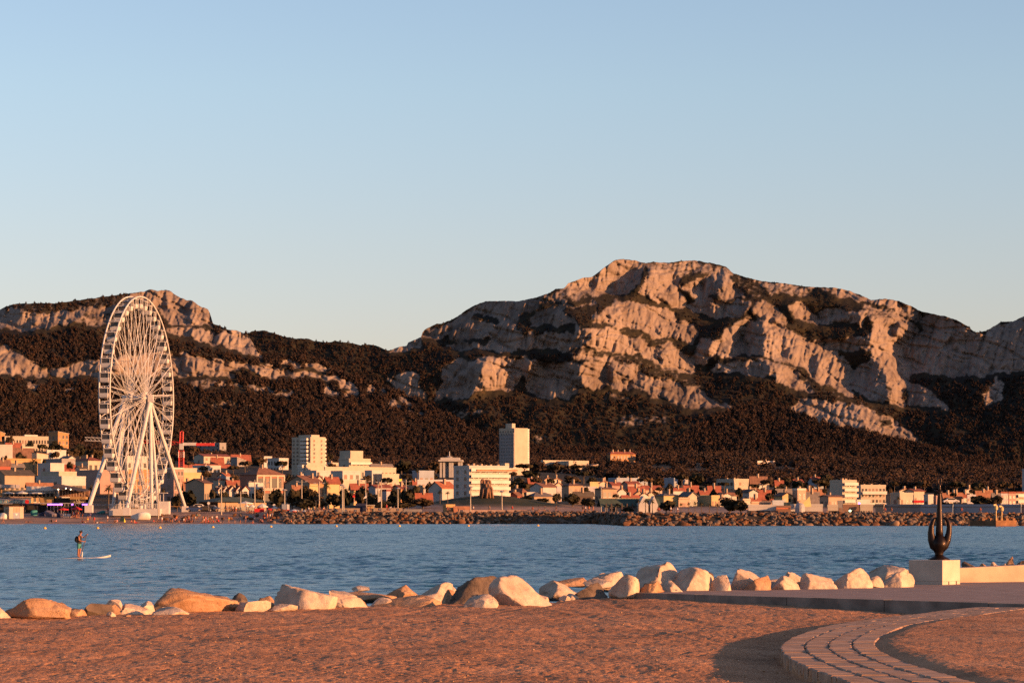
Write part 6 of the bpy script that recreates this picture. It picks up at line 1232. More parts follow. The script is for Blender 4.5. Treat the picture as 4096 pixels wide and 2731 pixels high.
def figure(J, sub=1, shorts=True, top=True, fingers=None):
    """J: joints head, neck, chest, belly, hip, then (sh, el, wr, ha) and (hp, kn, an, to) for l and r. +x is where the person faces."""
    V, E, ix = [], [], {}
    def v(k, p, r, r2=None): ix[k] = len(V); V.append((*p, r, r2 or r)); return ix[k]
    def e(a, b): E.append((ix[a], ix[b]))
    v('hip', J['hip'], .125, .155); v('belly', J['belly'], .105, .145); v('chest', J['chest'], .12, .175); v('neck', J['neck'], .056)
    hd = Vector(J['head']); nk = Vector(J['neck']); u = (hd-nk).normalized(); f = Vector((1, 0, 0)); f = (f-u*f.dot(u)).normalized()
    v('jaw', hd-u*.075+f*.012, .066, .060); v('skull', hd+u*.03, .096, .078); v('crown', hd+u*.085, .062, .055); v('nose', hd-u*.012+f*.104, .014)
    for a, b in (('hip','belly'),('belly','chest'),('chest','neck'),('neck','jaw'),('jaw','skull'),('skull','crown')): e(a, b)
    E.append((ix['skull'], ix['nose']))
    for s in 'lr':
        v('sh'+s, J['sh'+s], .056 if not fingers else .048); v('el'+s, J['el'+s], .040 if not fingers else .034); v('wr'+s, J['wr'+s], .030); v('ha'+s, J['ha'+s], .040, .026)
        v('hp'+s, J['hp'+s], .098); v('kn'+s, J['kn'+s], .062); v('ca'+s, Vector(J['kn'+s]).lerp(Vector(J['an'+s]), .35), .062); v('an'+s, J['an'+s], .040); v('to'+s, J['to'+s], .036, .028)
        for a, b in (('chest','sh'+s),('sh'+s,'el'+s),('el'+s,'wr'+s),('wr'+s,'ha'+s),('hip','hp'+s),('hp'+s,'kn'+s),('kn'+s,'ca'+s),('ca'+s,'an'+s),('an'+s,'to'+s)): e(a, b)
        if fingers:
            for k, ch in enumerate(fingers[s]):
                pv = ix['ha'+s] if k else ix['wr'+s]
                for j, p in enumerate(ch): V.append((*p, .0085-.0012*j, .0085-.0012*j)); E.append((pv, len(V)-1)); pv = len(V)-1
    body = skin_mesh('body', V, E, SKIN, sub); hb = hd-u*.01-f*.018
    hair = skin_mesh('hair', [(*(hb+u*.10), .072, .074), (*(hb+u*.045-f*.03), .092, .088), (*(hb-u*.03-f*.055), .062, .07), (*(hb+u*.105+f*.055), .045, .06)], [(0,1),(1,2),(0,3)], HAIR, sub)
    co = np.array([v_.co[:] for v_ in body.vertices]); no = np.array([v_.normal[:] for v_ in body.vertices])
    segs = [('hip','belly'),('belly','chest'),('chest','neck'),('neck','jaw'),('jaw','skull')]
    for s in 'lr': segs += [('chest','sh'+s),('sh'+s,'el'+s),('el'+s,'wr'+s),('wr'+s,'ha'+s),('hip','hp'+s),('hp'+s,'kn'+s),('kn'+s,'an'+s)]
    P0 = np.array([V[ix[a]][:3] for a, b in segs]); P1 = np.array([V[ix[b]][:3] for a, b in segs]); d = P1-P0
    t = np.clip(((co[:,None,:]-P0)*d).sum(2)/(d*d).sum(1), 0, 1); dist = np.linalg.norm(co[:,None,:]-(P0+t[:,:,None]*d), axis=2)
    for q_, (a, b) in enumerate(segs): dist[:,q_] /= (1.35 if a in ('hip','belly','chest') and b in ('belly','chest') else 1.0)
    k = dist.argmin(1); tt = t[np.arange(len(co)), k]; names = [a.rstrip('lr')+'>'+b.rstrip('lr') if a[:2] in ('sh','el','wr','hp','kn') or b[:2] in ('sh','el','wr','ha','hp','kn','an') else a+'>'+b for a, b in segs]; kn_ = [names[x] for x in k]
    def garment(name, rule, m, off):                      # a shell lifted off the body where the rule holds
        ok = np.array([rule(n_, t_) for n_, t_ in zip(kn_, tt)]); used, fs = {}, []
        for f_ in body.polygons:
            if sum(ok[x] for x in f_.vertices) >= len(f_.vertices)-1: fs.append([used.setdefault(x, len(used)) for x in f_.vertices])
        me_ = bpy.data.meshes.new(name); me_.from_pydata([tuple(co[x]+no[x]*off) for x in used], [], fs); me_.materials.append(m); me_.polygons.foreach_set('use_smooth', [True]*len(fs)); me_.update(); return me_
    sh = tp = None; fr = .72 if shorts is True else shorts
    if shorts: sh = garment('shorts', lambda n_, t_: (n_ == 'hip>belly' and t_ < .55) or n_ == 'hip>hp' or (n_ == 'hp>kn' and t_ < fr), cloth('teal', (.04, .16, .15)), .014)
    if top: tp = garment('top', lambda n_, t_: (n_ == 'hip>belly' and t_ > .25) or n_ == 'belly>chest' or (n_ == 'chest>neck' and t_ < .6) or n_ == 'chest>sh' or (n_ == 'sh>el' and t_ < .05), cloth('black', (.02, .016, .016)), .020)
    return body, hair, sh, tp
def J_stand(walk=0.0, arm=0.1):
    return dict(head=(.03,0,1.63), neck=(.0,0,1.46), chest=(-.01,0,1.27), belly=(.0,0,1.10), hip=(-.01,0,.94), shl=(0,.2,1.38), ell=(-.03+arm*.3,.27,1.12), wrl=(.06+arm,.25,.90), hal=(.10+arm,.24,.81), shr=(0,-.2,1.38), elr=(-.05-arm*.3,-.27,1.12), wrr=(.02-arm*.4,-.26,.90), har=(.04-arm*.4,-.25,.81),
      hpl=(walk*.15,.10,.86), knl=(.03+walk,.10,.49), anl=(-.02+walk*1.3,.10,.09), tol=(.15+walk*1.3,.12,.035), hpr=(-walk*.15,-.10,.86), knr=(.02-walk*.4,-.10,.49), anr=(-.03-walk*1.7,-.10,.10), tor=(.13-walk*1.6,-.12,.035))
J_SIT = dict(head=(-.02,0,.80), neck=(-.10,0,.65), chest=(-.15,0,.48), belly=(-.16,0,.30), hip=(-.13,0,.14), shl=(-.13,.19,.57), ell=(.02,.25,.38), wrl=(.22,.18,.42), hal=(.29,.14,.43), shr=(-.13,-.19,.57), elr=(-.30,-.26,.33), wrr=(-.33,-.26,.10), har=(-.30,-.26,.035), hpl=(-.07,.10,.13), knl=(.33,.13,.44), anl=(.50,.12,.09), tol=(.66,.13,.04), hpr=(-.07,-.10,.13), knr=(.35,-.12,.40), anr=(.60,-.12,.08), tor=(.76,-.13,.06))
J_LIE = dict(head=(-.72,0,.20), neck=(-.56,0,.13), chest=(-.36,0,.12), belly=(-.17,0,.12), hip=(0,0,.12), shl=(-.47,.2,.11), ell=(-.30,.32,.05), wrl=(-.08,.30,.05), hal=(.0,.30,.04), shr=(-.47,-.2,.11), elr=(-.70,-.33,.06), wrr=(-.80,-.15,.06), har=(-.82,-.07,.06), hpl=(.08,.10,.11), knl=(.47,.12,.16), anl=(.86,.12,.07), tol=(.92,.13,.18), hpr=(.08,-.10,.11), knr=(.47,-.12,.12), anr=(.88,-.12,.07), tor=(.94,-.13,.18))
POSES = {'stand': figure(J_stand(), 1, .35), 'walk': figure(J_stand(.22, .16), 1, .35), 'sit': figure(J_SIT, 1, .25), 'lie': figure(J_LIE, 1, .25)}
CL = {'black': (.02,.016,.016), 'red': (.45,.02,.025), 'white': (.55,.50,.46), 'blue': (.03,.06,.22), 'navy': (.02,.025,.06), 'teal': (.03,.22,.20), 'yellow': (.60,.45,.06), 'orange': (.50,.16,.05), 'grey': (.20,.18,.17), 'pink': (.50,.22,.20), 'green': (.10,.30,.12)}
def person(px, py, pose, top, bot, rz, label, group=None, D=None, z=None, sc=1.0):
    if D is None: D = 683 + (2095-py)*.80
    z = gz(px, D) if z is None else z; e = empty('person', (X(px, D), D, z), label, 'person', group, rz=rz); e.scale = (sc, sc, sc); b, h, s, t = POSES[pose]
    link('body', b, e); link('hair', h, e)
    for nm, me, c in (('shorts', s, bot), ('top', t, top)):
        if c: o = link(nm, me, e); o.material_slots[0].link = 'OBJECT'; o.material_slots[0].material = cloth(c, CL[c])
R_ = math.radians; GB = 'people on the beach'
PEOPLE = [
 (12,2092,'walk',None,'black',20,'person bending near the left edge of the beach, skin bare'), (113,2087,'lie',None,'black',0,'person lying alone on the sand below the white lifeguard hut'), (205,2086,'sit','black','black',160,'person in black sitting left of the pile of dark boat covers'), (222,2087,'sit','pink','navy',200,'person in a pink top sitting beside the one in black'),
 (331,2073,'stand',None,'orange',-80,'bare chested person standing alone right of the second red parasol'), (351,2089,'stand',None,'yellow',-60,'person in a yellow swimsuit standing at the water left of the red dress'), (377,2091,'stand','red','red',-90,'person in a bright red dress standing by the water'), (360,2074,'stand','blue','blue',-90,'person in a long blue outfit under the left wheel leg'), (330,2089,'sit','red','black',0,'first of two people sitting close together left of the yellow swimsuit'), (341,2088,'sit','black','white',180,'second of two people sitting close together left of the yellow swimsuit'),
 (395,2090,'lie','white','black',0,'person lying with a white shirt right of the red dress'), (408,2089,'lie','orange','orange',0,'person in orange lying right of the white shirt'), (430,2087,'stand','white','black',-70,'person in a white shirt and black shorts standing below the platform'), (461,2089,'sit','black','black',0,'person in black sitting left of the dark green beach tent'), (466,2088,'sit','pink','white',170,'person in pink sitting close to the dark green beach tent'),
 (432,2044,'stand','red','navy',-90,'person in a dark red top standing before the wheel platform, left one'), (449,2044,'stand','white','grey',-90,'person in a white top standing before the wheel platform'), (464,2048,'stand','red','navy',-80,'person in a bright red shirt standing before the wheel platform'), (592,2044,'stand','black','black',-90,'person in black standing at the end of the wheel platform'),
 (528,2089,'sit','pink','red',0,'person in pink sitting below the white covered boat, left of three'), (536,2089,'sit','orange','white',180,'person in orange sitting below the white covered boat, middle of three'), (546,2090,'lie','red','red',0,'person in red lying below the white covered boat, right of three'), (617,2088,'sit','red','white',0,'person in red sitting just right of the white covered boat'), (632,2087,'sit','black','black',20,'person in black sitting right of the white covered boat'), (648,2090,'stand','white','pink',-60,'person in a white top standing near the green beach bag'), (668,2088,'sit','navy','black',150,'person in navy sitting apart, right of the green beach bag'),
 (782,2079,'stand','white','yellow',-90,'child with yellow shorts before the boulders',None,.7), (788,2077,'stand','teal','black',-90,'person in teal standing before the boulders beside yellow shorts'), (755,2088,'stand',None,'red',-70,'bare backed person standing right of the red towel'),
 (891,2089,'stand',None,'teal',-90,'child standing alone between two groups of bathers',None,.7), (915,2090,'stand','orange','green',-70,'person in an orange top and green shorts by the water'), (939,2094,'stand',None,'white',-90,'person wading with white shorts, left of two waders',None,.62), (961,2094,'stand',None,'orange',-90,'person wading with bare back, right of two waders',None,.62), (982,2088,'stand',None,'blue',-90,'person with blue swim shorts left of the teal parasol'), (1019,2086,'stand','pink','white',-90,'person in pink and white right of the teal parasol'), (1010,2092,'sit',None,'red',180,'bather crouching under the teal parasol'), (1165,2094,'walk',None,'orange',0,'bather bending at the water at the right end of the beach',None,.8),
]
for p in PEOPLE: person(p[0], p[1], p[2], p[3], p[4], R_(p[5]), p[6], p[7] if len(p) > 7 else None, sc=p[8] if len(p) > 8 else 1.0)
rp_ = random.Random(44)
def crowd(xs, y0, y1, n, label, group, poses=('sit', 'sit', 'stand', 'lie'), D=None):
    for k in range(n):
        px = xs[0]+(xs[1]-xs[0])*(k+rp_.random())/n; person(px, rp_.uniform(y0, y1), rp_.choice(poses), rp_.choice(['red','orange',None,'black','white','pink']), rp_.choice(['red','black','orange','navy']), rp_.uniform(-3, 3), label, group, D=D)
crowd((738, 772), 2084, 2091, 9, 'one of the sunbathers packed around the red towel', 'sunbathers by the red towel')
crowd((806, 838), 2082, 2091, 9, 'one of the bathers packed around the green and white parasol', 'bathers by the green parasol')
crowd((846, 882), 2083, 2091, 6, 'one of the bathers sitting right of the green and white parasol', 'bathers right of the green parasol')
crowd((1035, 1092), 2085, 2092, 13, 'one of the reddish bathers packed at the right end of the beach', 'bathers at the right end of the beach')
crowd((680, 735), 2083, 2090, 7, 'one of the bathers scattered before the boulders', 'bathers before the boulders')
crowd((285, 318), 2066, 2072, 9, 'one of the guests standing under the red parasols', 'guests under the red parasols', ('stand', 'stand', 'sit'))
crowd((897, 945), 2050, 2052, 9, 'one of the people standing before the pavilion behind the railing', 'people at the pavilion', ('stand',), 722)
crowd((985, 1055), 2052, 2056, 10, 'one of the people at the beach bar tables', 'people at the beach bar', ('stand', 'sit'), 718)
for px, D, pose, t, b, rz, lb in [(1235,700,'stand','white','grey',-90,'person in a white shirt standing by the bare poles'), (1295,701,'stand','white','black',-90,'person in a white shirt and black trousers left of the tall pair of lamp posts'), (1262,703,'walk','red','black',0,'person in red walking left of the white shirt'), (1278,704,'stand','navy','black',-90,'dark dressed person between the red one and the white shirt'), (1296,698,'sit','orange','black',0,'bare backed person sitting on the wall near the bare poles'),
    (1470,700,'stand',None,'black',-90,'bare chested person before the bright shelter, left of two'), (1483,700,'stand',None,'navy',-90,'bare chested person before the bright shelter, right of two'), (1546,692,'stand','red','red',-90,'first of two bathers on the rocks below the panels'), (1552,692,'sit','black','red',-90,'second of two bathers on the rocks below the panels'), (1790,692,'sit','red','white',-90,'person in red among the boulders below the wooden shacks'), (1796,693,'sit','black','black',-60,'dark person among the boulders below the wooden shacks'),
    (1893,704,'stand','white','navy',-90,'person standing at the foot of the mound before a lamp post'), (1958,704,'stand','grey','black',-90,'person standing left under the wooden arches'), (2049,704,'stand','red','black',-90,'person in red on the promenade below the mound'), (2155,702,'walk','grey','grey',0,'grey dressed walker on the promenade, left of two'), (2180,702,'walk','navy','teal',180,'dark dressed walker on the promenade, right of two'), (2224,702,'walk','black','black',0,'walker in black alone on the promenade'), (2342,700,'stand','white','black',-90,'person with a white cap among a group on the right lawn'), (2332,700,'stand','black','black',-90,'dark person left of the white cap'), (2356,700,'stand','orange','black',-90,'orange lit person right of the white cap'), (2372,700,'stand',None,'orange',-90,'bare chested person at the right end of the group'), (2131,697,'sit','red','red',-90,'person in red sitting low on the breakwater below the mound'),
    (2431,604,'sit','orange','red',-90,'bather in orange on the left rocks of the right breakwater'), (2443,604,'stand',None,'red',-90,'bare bather on the left rocks of the right breakwater'), (2632,598,'sit','red','red',-90,'red couple sitting low on the breakwater, left one'), (2637,598,'sit','red','black',-70,'red couple sitting low on the breakwater, right one'), (2683,640,'stand','white','black',-90,'person in white behind the breakwater beside the big dark round tree'), (2710,640,'walk','white','navy',0,'walker in pale clothes behind the breakwater'), (3541,602,'sit','red','red',-90,'person in red on the breakwater left of the sculpture'), (3566,602,'sit','black','white',-90,'person in black and white on the breakwater left of the sculpture'), (3847,602,'sit','red','red',-90,'person in vivid red on the breakwater right of the sculpture'), (3922,602,'sit','red','white',-90,'person in red and white above the barge')]:
    person(px, 0, pose, t, b, R_(rz), lb, D=D, z=gz(px, D)+(.75 if D < 700 and not 640 <= D <= 690 else 0))
# paddler on a board
def build_paddler():
    D = F*CAMZ/(2233-HY); m = D/F; z0 = .06; ph = -math.atan((310-CX)/F)
    def q(x, z, y=0.0): return ((x-905)/7.84*m, y, (1195-z)/7.84*m)      # read off the enlarged photo, metres from the feet
    def J(x, z, y): return q(x, z, y)
    H1, H2 = q(1085, 690, -.10), q(1150, 470, .12)
    Jn = dict(head=q(965, 400), neck=q(945, 478), chest=q(925, 560), belly=q(918, 670), hip=q(905, 775), shr=q(893, 522, -.19), elr=q(908, 655, -.22), wrr=q(1040, 688, -.15), har=H1, shl=q(965, 525, .17), ell=q(1045, 575, .22), wrl=q(1125, 490, .15), hal=H2,
      hpr=q(888, 800, -.10), knr=q(885, 975, -.11), anr=q(868, 1150, -.11), tor=q(945, 1183, -.13), hpl=q(935, 800, .10), knl=q(945, 960, .11), anl=q(905, 1150, .11), tol=q(965, 1183, .13))
    sft = (Vector(q(1000, 1000, -.05)) - Vector(q(1140, 480, .10))); sd = sft.normalized()
    fg = {}
    for s, h, on in (('l', Vector(H2), -1), ('r', Vector(H1), 1)):
        fl = [[tuple(h+Vector((-.01, on*.045, .02))), tuple(h+Vector((.02, on*.05, .03))), tuple(h+Vector((.045, on*.03, .02)))]]
        for k in range(4): b = h - sd*(k*.021-.03)+Vector((.035, 0, 0)); L = (.030, .034, .032, .026)[k]; fl.append([tuple(b+Vector((L*.7, on*.025, 0))), tuple(b+Vector((L, -on*.005, 0))), tuple(b+Vector((L*.45, -on*.028, 0)))])
        fg[s] = fl
    b, h, sh, tp = figure(Jn, 2, .66, True, fg); loc = (X(316, D), D, z0)
    e = empty('person', loc, 'paddler in black top and teal shorts standing on a white board', 'person', rz=ph)
    for nm, me in (('body', b), ('hair', h), ('shorts', sh), ('top', tp)): link(nm, me, e)
    hd = Vector(Jn['head']); mb = MB(); mb.box(hd.x+.062, hd.x+.105, -.076, .076, hd.z-.012, hd.z+.026); mb.box(hd.x-.02, hd.x+.062, -.088, -.080, hd.z+.008, hd.z+.02); mb.build('sunglasses', mat('black_plastic', (.015,.013,.013), .25, 0), e)
    mb = MB(); mb.tube([q(858, 530), q(835, 600), q(832, 660), q(850, 712)], [.09, .135, .14, .08], 12); mb.v = [(x, y*1.25, z) for x, y, z in mb.v]; o = mb.build('backpack', cloth('black', CL['black']), None, loc, ph, True); tag(o, 'round black backpack worn by the paddler', 'backpack')
    e2 = empty('paddle', loc, 'black paddle with a white blade held by the paddler', 'paddle', rz=ph); mb = MB(); mb.tube([q(1148, 462, .11), q(1000, 1005, -.17)], .024, 8); mb.build('shaft', mat('black_plastic', (0,0,0)), e2)
    mb = MB(); n = 9; pts = [(1000, 1000, .02), (1003, 1040, .055), (1000, 1090, .075), (994, 1140, .07), (995, 1185, .04), (998, 1208, .012)]
    for x, z, w in pts: c = q(x, z, -.18); mb.v += [(c[0]-w, c[1], c[2]), (c[0], c[1]-.018, c[2]), (c[0]+w*.7, c[1], c[2]), (c[0], c[1]+.018, c[2])]
    for i in range(len(pts)-1):
        for k in range(4): mb.f.append((i*4+k, i*4+(k+1) % 4, i*4+4+(k+1) % 4, i*4+4+k)); mb.m.append(0)
    mb.build('blade', WHITE, e2, smooth=True); mb = MB(); c = q(1150, 460, .11); mb.tube([(c[0], c[1]-.06, c[2]), (c[0], c[1]+.06, c[2])], .018, 8); mb.build('grip', mat('black_plastic', (0,0,0)), e2)
    mb = MB(); N = 26; L0, L1 = q(330, 0)[0], q(1895, 0)[0]                # board: long pointed, nose lifted
    for i in range(N+1):
        t = i/N; x = L0+(L1-L0)*t; w = .37*max(1-abs(2*t-.92)**2.6, .03)**.75; zc = .0 + .30*max(t-.55, 0)**2/.2025*.62 - .05*(1-min(t/.35, 1))
        mb.v += [(x, -w, zc-.02), (x, -w*.8, zc-.11), (x, w*.8, zc-.11), (x, w, zc-.02), (x, w*.8, zc+.02), (x, -w*.8, zc+.02)]
    for i in range(N):
        for k in range(6): mb.f.append((i*6+k, i*6+(k+1) % 6, i*6+6+(k+1) % 6, i*6+6+k)); mb.m.append(0 if k in (0, 1, 2, 5) else 1)
    mb.f += [(5,4,3,2,1,0), tuple(N*6+k for k in range(6))]; mb.m += [0, 0]
    o = mb.build('paddleboard', [WHITE, mat('deck_pad', (.06,.055,.06), .8, .1, 3)], None, (loc[0], loc[1], z0-.02), ph, True); tag(o, 'long white paddleboard with a lifted nose under the paddler', 'paddleboard')
build_paddler()
# ---------------------------------------------------------------- beach front: restaurants, kiosks, parasols, posts, small things
def at(px, py, D): return X(px, D), D, Z(py, D)
def slab(name, label, cat, px0, px1, yt, yb, D, dep, m, group=None, rz=0.0, sink=0.0):
    a, _, zt = at(px0, yt, D); b = X(px1, D); zb = Z(yb, D) - sink; mb = MB(); mb.box(0, b-a, 0, dep, 0, zt-zb); o = mb.build(name, m, None, (a, D, zb), rz); bv = o.modifiers.new('b', 'BEVEL'); bv.width = .03; return tag(o, label, cat, group)
def text_mesh(txt, w, m, name='lettering', depth=.03):
    cu = bpy.data.curves.new(name, 'FONT'); cu.body = txt; cu.extrude = depth; cu.size = 1; o = bpy.data.objects.new('t', cu); COL.objects.link(o)
    me = bpy.data.meshes.new_from_object(o.evaluated_get(bpy.context.evaluated_depsgraph_get())); bpy.data.objects.remove(o); me.materials.clear(); me.materials.append(m)
    xs = [v.co.x for v in me.vertices]; s = w/(max(xs)-min(xs)); me.transform(Matrix.Rotation(math.pi/2, 4, 'X') @ Matrix.Scale(s, 4)); return me
class Q:                                                 # parts placed from photo pixels at one distance, under one thing
    def __init__(s, e, D): s.e, s.D, s.o = e, D, e.location
    def box(s, name, px0, px1, yt, yb, y0, y1, m):
        D = s.D; return box_part(s.e, name, X(px0, D)-s.o.x, X(px1, D)-s.o.x, y0, y1, Z(yb, D)-s.o.z, Z(yt, D)-s.o.z, m)
CANVAS = mat('white_canvas', (.52,.47,.42), .85, .06, 2); REDC = mat('red_canvas', (.45,.02,.02), .8, .08, 2); TEALM = mat('teal_sign', (.10,.20,.23), .6, .1, 1); DKM = mat('dark_interior', (.03,.022,.018), .8, .2, 1); VIOLET = mat('violet_light', (.3,.1,.8), .5, 0, emit=(.42,.12,1.0), estr=2.2); GOLD = mat('cream_letters', (.60,.46,.30), .7, 0); WARM = mat('lamp_glow', (1,.8,.5), .5, 0, emit=(1.0,.72,.42), estr=3.0)
WOOD_L = mat('brown_timber', (.38,.20,.09), .8, .15, 2); TARP_N = mat('navy_tarp', (.015,.018,.045), .7, .1, 1); TARP_P = mat('grey_tarp', (.11,.095,.12), .6, .12, 1); TARP_T = mat('teal_tarp', (.03,.17,.16), .7, .1, 1); TARP_D = mat('dark_green_tarp', (.012,.03,.028), .7, .1, 1); METAL = mat('grey_metal', (.26,.235,.235), .55, .08, 1); SANDWALL = mat('pink_seawall', (.34,.22,.165), .9, .12, .5)  # railings and pole frame are plain brown wood
def mouettes():
    D = 738.0; e = empty('restaurant', at(6, 2060, D), 'two storey terrace restaurant with a blue sign lettered Les Mouettes', 'restaurant'); q = Q(e, D)
    q.box('ground_floor', -14, 190, 2012, 2062, .5, 9, DKM); q.box('pillar', -10, 7, 1950, 2012, -.3, .4, WM['ochre']); q.box('terrace_floor', 7, 132, 1985.5, 1989, -1.6, 9, WM['peach']); q.box('back_wall', -10, 214, 1958, 1985, 3.5, 8.8, WM['cream'])
    q.box('window_band', 10, 205, 1972, 1985, 3.2, 3.45, DKM); q.box('ochre_wall', 160, 216, 1985.5, 2018, -.2, 8, WM['ochre'])
    for k in range(12): q.box('post', 24+k*16, 26+k*16, 1971, 1985, -.6, -.3, WM['cream'])
    mb = MB(); a, b = X(6, D)-e.location.x, X(130, D)-e.location.x; z0, z1 = Z(1998, D)-e.location.z, Z(1989.5, D)-e.location.z; mb.add([(a,-3,z0),(b,-3,z0),(b,-.3,z1),(a,-.3,z1),(a,-3,z0+.1),(b,-3,z0+.1),(b,-.3,z1+.1),(a,-.3,z1+.1)], [(0,3,2,1),(4,5,6,7),(0,1,5,4),(1,2,6,5),(2,3,7,6),(3,0,4,7)]); mb.build('glass_awning', METAL, e)
    q.box('metal_roof', -10, 58, 1937, 1951, -1.5, 8, METAL); q.box('white_awning', 106, 214, 1944, 1962, -.4, -.1, CANVAS)
    sb = q.box('sign_board', 6, 132, 1999.5, 2012, -3.3, -3.1, TEALM); me = text_mesh('Les Mouettes', X(96, D)-X(18, D), GOLD); t = link('lettering', me, sb); t.location = (X(18, D)-e.location.x, -3.33, Z(2009.5, D)-e.location.z)
    mb = MB(); c = (X(117, D)-e.location.x, -3.36, Z(2006, D)-e.location.z); mb.tube([(c[0], c[1], c[2]), (c[0], c[1]+.05, c[2])], .55, 14); mb.build('emblem', REDC, sb)
    q.box('canopy', -14, 60, 2012.5, 2015, -5, -3, METAL)
mouettes()
def la_place():
    D = 736.0; e = empty('restaurant', at(281, 2050, D), 'brown restaurant with a dark slanted awning and a black sign starting with LA', 'restaurant'); q = Q(e, D)
    q.box('ground_floor', 214, 352, 2012, 2060, .5, 8, DKM); q.box('frame', 281, 344, 1986, 1996, -.5, 3, WM['ochre']); q.box('frame', 281, 287, 1996, 2014, -.5, 3, WM['ochre']); q.box('terrace_wall', 216, 281, 1990, 2013, 2, 8, WM['dark']); q.box('back_wall', 225, 343, 1958, 1986, 5, 7.5, WM['brown'])
    sb = q.box('sign_board', 287, 344, 1996.2, 2013.5, -.7, -.4, DKM)
    for tx, p0, p1, yb in (('LA', 306, 321, 2005), ('PLUMERIE', 296, 338, 2011.5)): t = link('lettering', text_mesh(tx, X(p1, D)-X(p0, D), GOLD), sb); t.location = (X(p0, D)-e.location.x, -.73, Z(yb, D)-e.location.z)
    mb = MB(); o = e.location; a, b = X(212, D)-o.x, X(343, D)-o.x; za, zb = Z(1937, D)-o.z, Z(1961, D)-o.z; mb.add([(a,-3,za-.9),(b,-3,zb-.5),(b,7,zb),(a,7,za),(a,-3,za-.6),(b,-3,zb-.2),(b,7,zb+.3),(a,7,za+.3)], [(0,3,2,1),(4,5,6,7),(0,1,5,4),(1,2,6,5),(2,3,7,6),(3,0,4,7)]); mb.build('slanted_awning', WM['dark'], e)
    for k in range(9): q.box('column', 250+k*11, 252.5+k*11, 1962, 1986, -.4, 0, WM['peach'])
    for px, py in ((241, 1957), (271, 1953), (290, 1957)): mb = MB(); c = at(px, py, D); mb.lathe([(.03,-.16),(.15,-.05),(.16,.08),(.04,.16)], 8, c=(c[0]-o.x, -3.1, c[2]-o.z)); mb.build('lamp', WARM, e)
la_place()
def pergola():
    D = 726.0; e = empty('pergola', at(190, 2052, D), 'low bar pergola with a grey roof and violet light strips', 'pergola'); q = Q(e, D)
    q.box('roof', 140, 356, 2010.5, 2014, -1, 7, METAL); q.box('roof', 356, 440, 2016, 2020, -1, 7, METAL)
    for a, b in ((193, 252), (288, 295), (331, 344), (346, 369)): q.box('light_strip', a, b, 2014.6, 2019, -1.1, -.9, VIOLET)
    for k in range(13): q.box('post', 190+k*14, 191.3+k*14, 2014, 2052, -.8, -.6, WM['cream'])
    q.box('counter', 190, 350, 2038, 2052, 2, 3, DKM)
pergola()
def hut():
    D = 700.0; al = math.radians(24); c = at(36.5, 2074, D); e = empty('lifeguard_hut', c, 'cream and white beach hut with a pale door, shutters and a heart shaped mark', 'beach hut', rz=al+math.radians(10)); m = D/F; w = 57*m/math.cos(al); L = 3.2; h = 48*m
    box_part(e, 'wall', 0, w, 0, L, 0, h, WM['cream'])
    for a, b in ((0, .27), (.73, 1.0)): box_part(e, 'panel', w*a, w*b, -.06, -.003, 0, h-.1, WM['cream'])
    box_part(e, 'door', w*.28, w*.72, -.04, -.003, .05, h*.52, WM['blue']); sh = box_part(e, 'shutter', w*.29, w*.5-.02, -.05, -.003, h*.54, h*.93, WM['peach']); box_part(e, 'shutter', w*.5+.02, w*.71, -.05, -.003, h*.54, h*.93, WM['peach'])
    mb = MB(); mb.add([(w*.5+x*.32, -.06, h*.36+z*.32) for x, z in ((0,-1),(.8,-.1),(.95,.5),(.5,.85),(0,.6),(-.5,.85),(-.95,.5),(-.8,-.1))], [(0,1,2,3,4,5,6,7)]); mb.build('emblem', CANVAS, e)
    box_part(e, 'window', -.05, -.003, .5, 1.5, h*.45, h*.85, PANE); box_part(e, 'window', -.05, -.003, 1.7, 2.7, h*.45, h*.85, PANE); box_part(e, 'roof', -.2, w+.2, -.2, L+.2, h+.004, h+.15, WM['brown'])
hut()
def parasol(px, yt, yb, w, D, m, label, group=None, ptop=None, hgt=None, n=8):
    mm = D/F; R = w*mm/2; z0 = min(gz(px, D), Z(yb, D)-1.6) if hgt is None else hgt; e = empty('parasol', (X(px, D), D, z0), label, 'parasol', group); zt, ze = Z(yt, D)-z0, Z(yb, D)-z0
    mb = MB(); vs = [(0, 0, zt)]; r2 = []
    for k in range(n): t = 2*math.pi*(k+.3)/n; vs.append((R*math.cos(t), R*math.sin(t), ze+.08)); r2.append((R*math.cos(t), R*math.sin(t), ze-.12))
    b = len(vs); vs += r2; vs.append((0, 0, zt-.06)); mb.add(vs, [(0, 1+k, 1+(k+1) % n) for k in range(n)] + [(1+k, b+k, b+(k+1) % n, 1+(k+1) % n) for k in range(n)] + [(b+n, b+(k+1) % n, b+k) for k in range(n)]); mb.build('canopy', m, e)
    mb = MB(); mb.tube([(0, 0, 0), (0, 0, zt+.15)], .04, 6); mb.build('pole', METAL, e); return e
GP = 'white parasols of the beach bar'
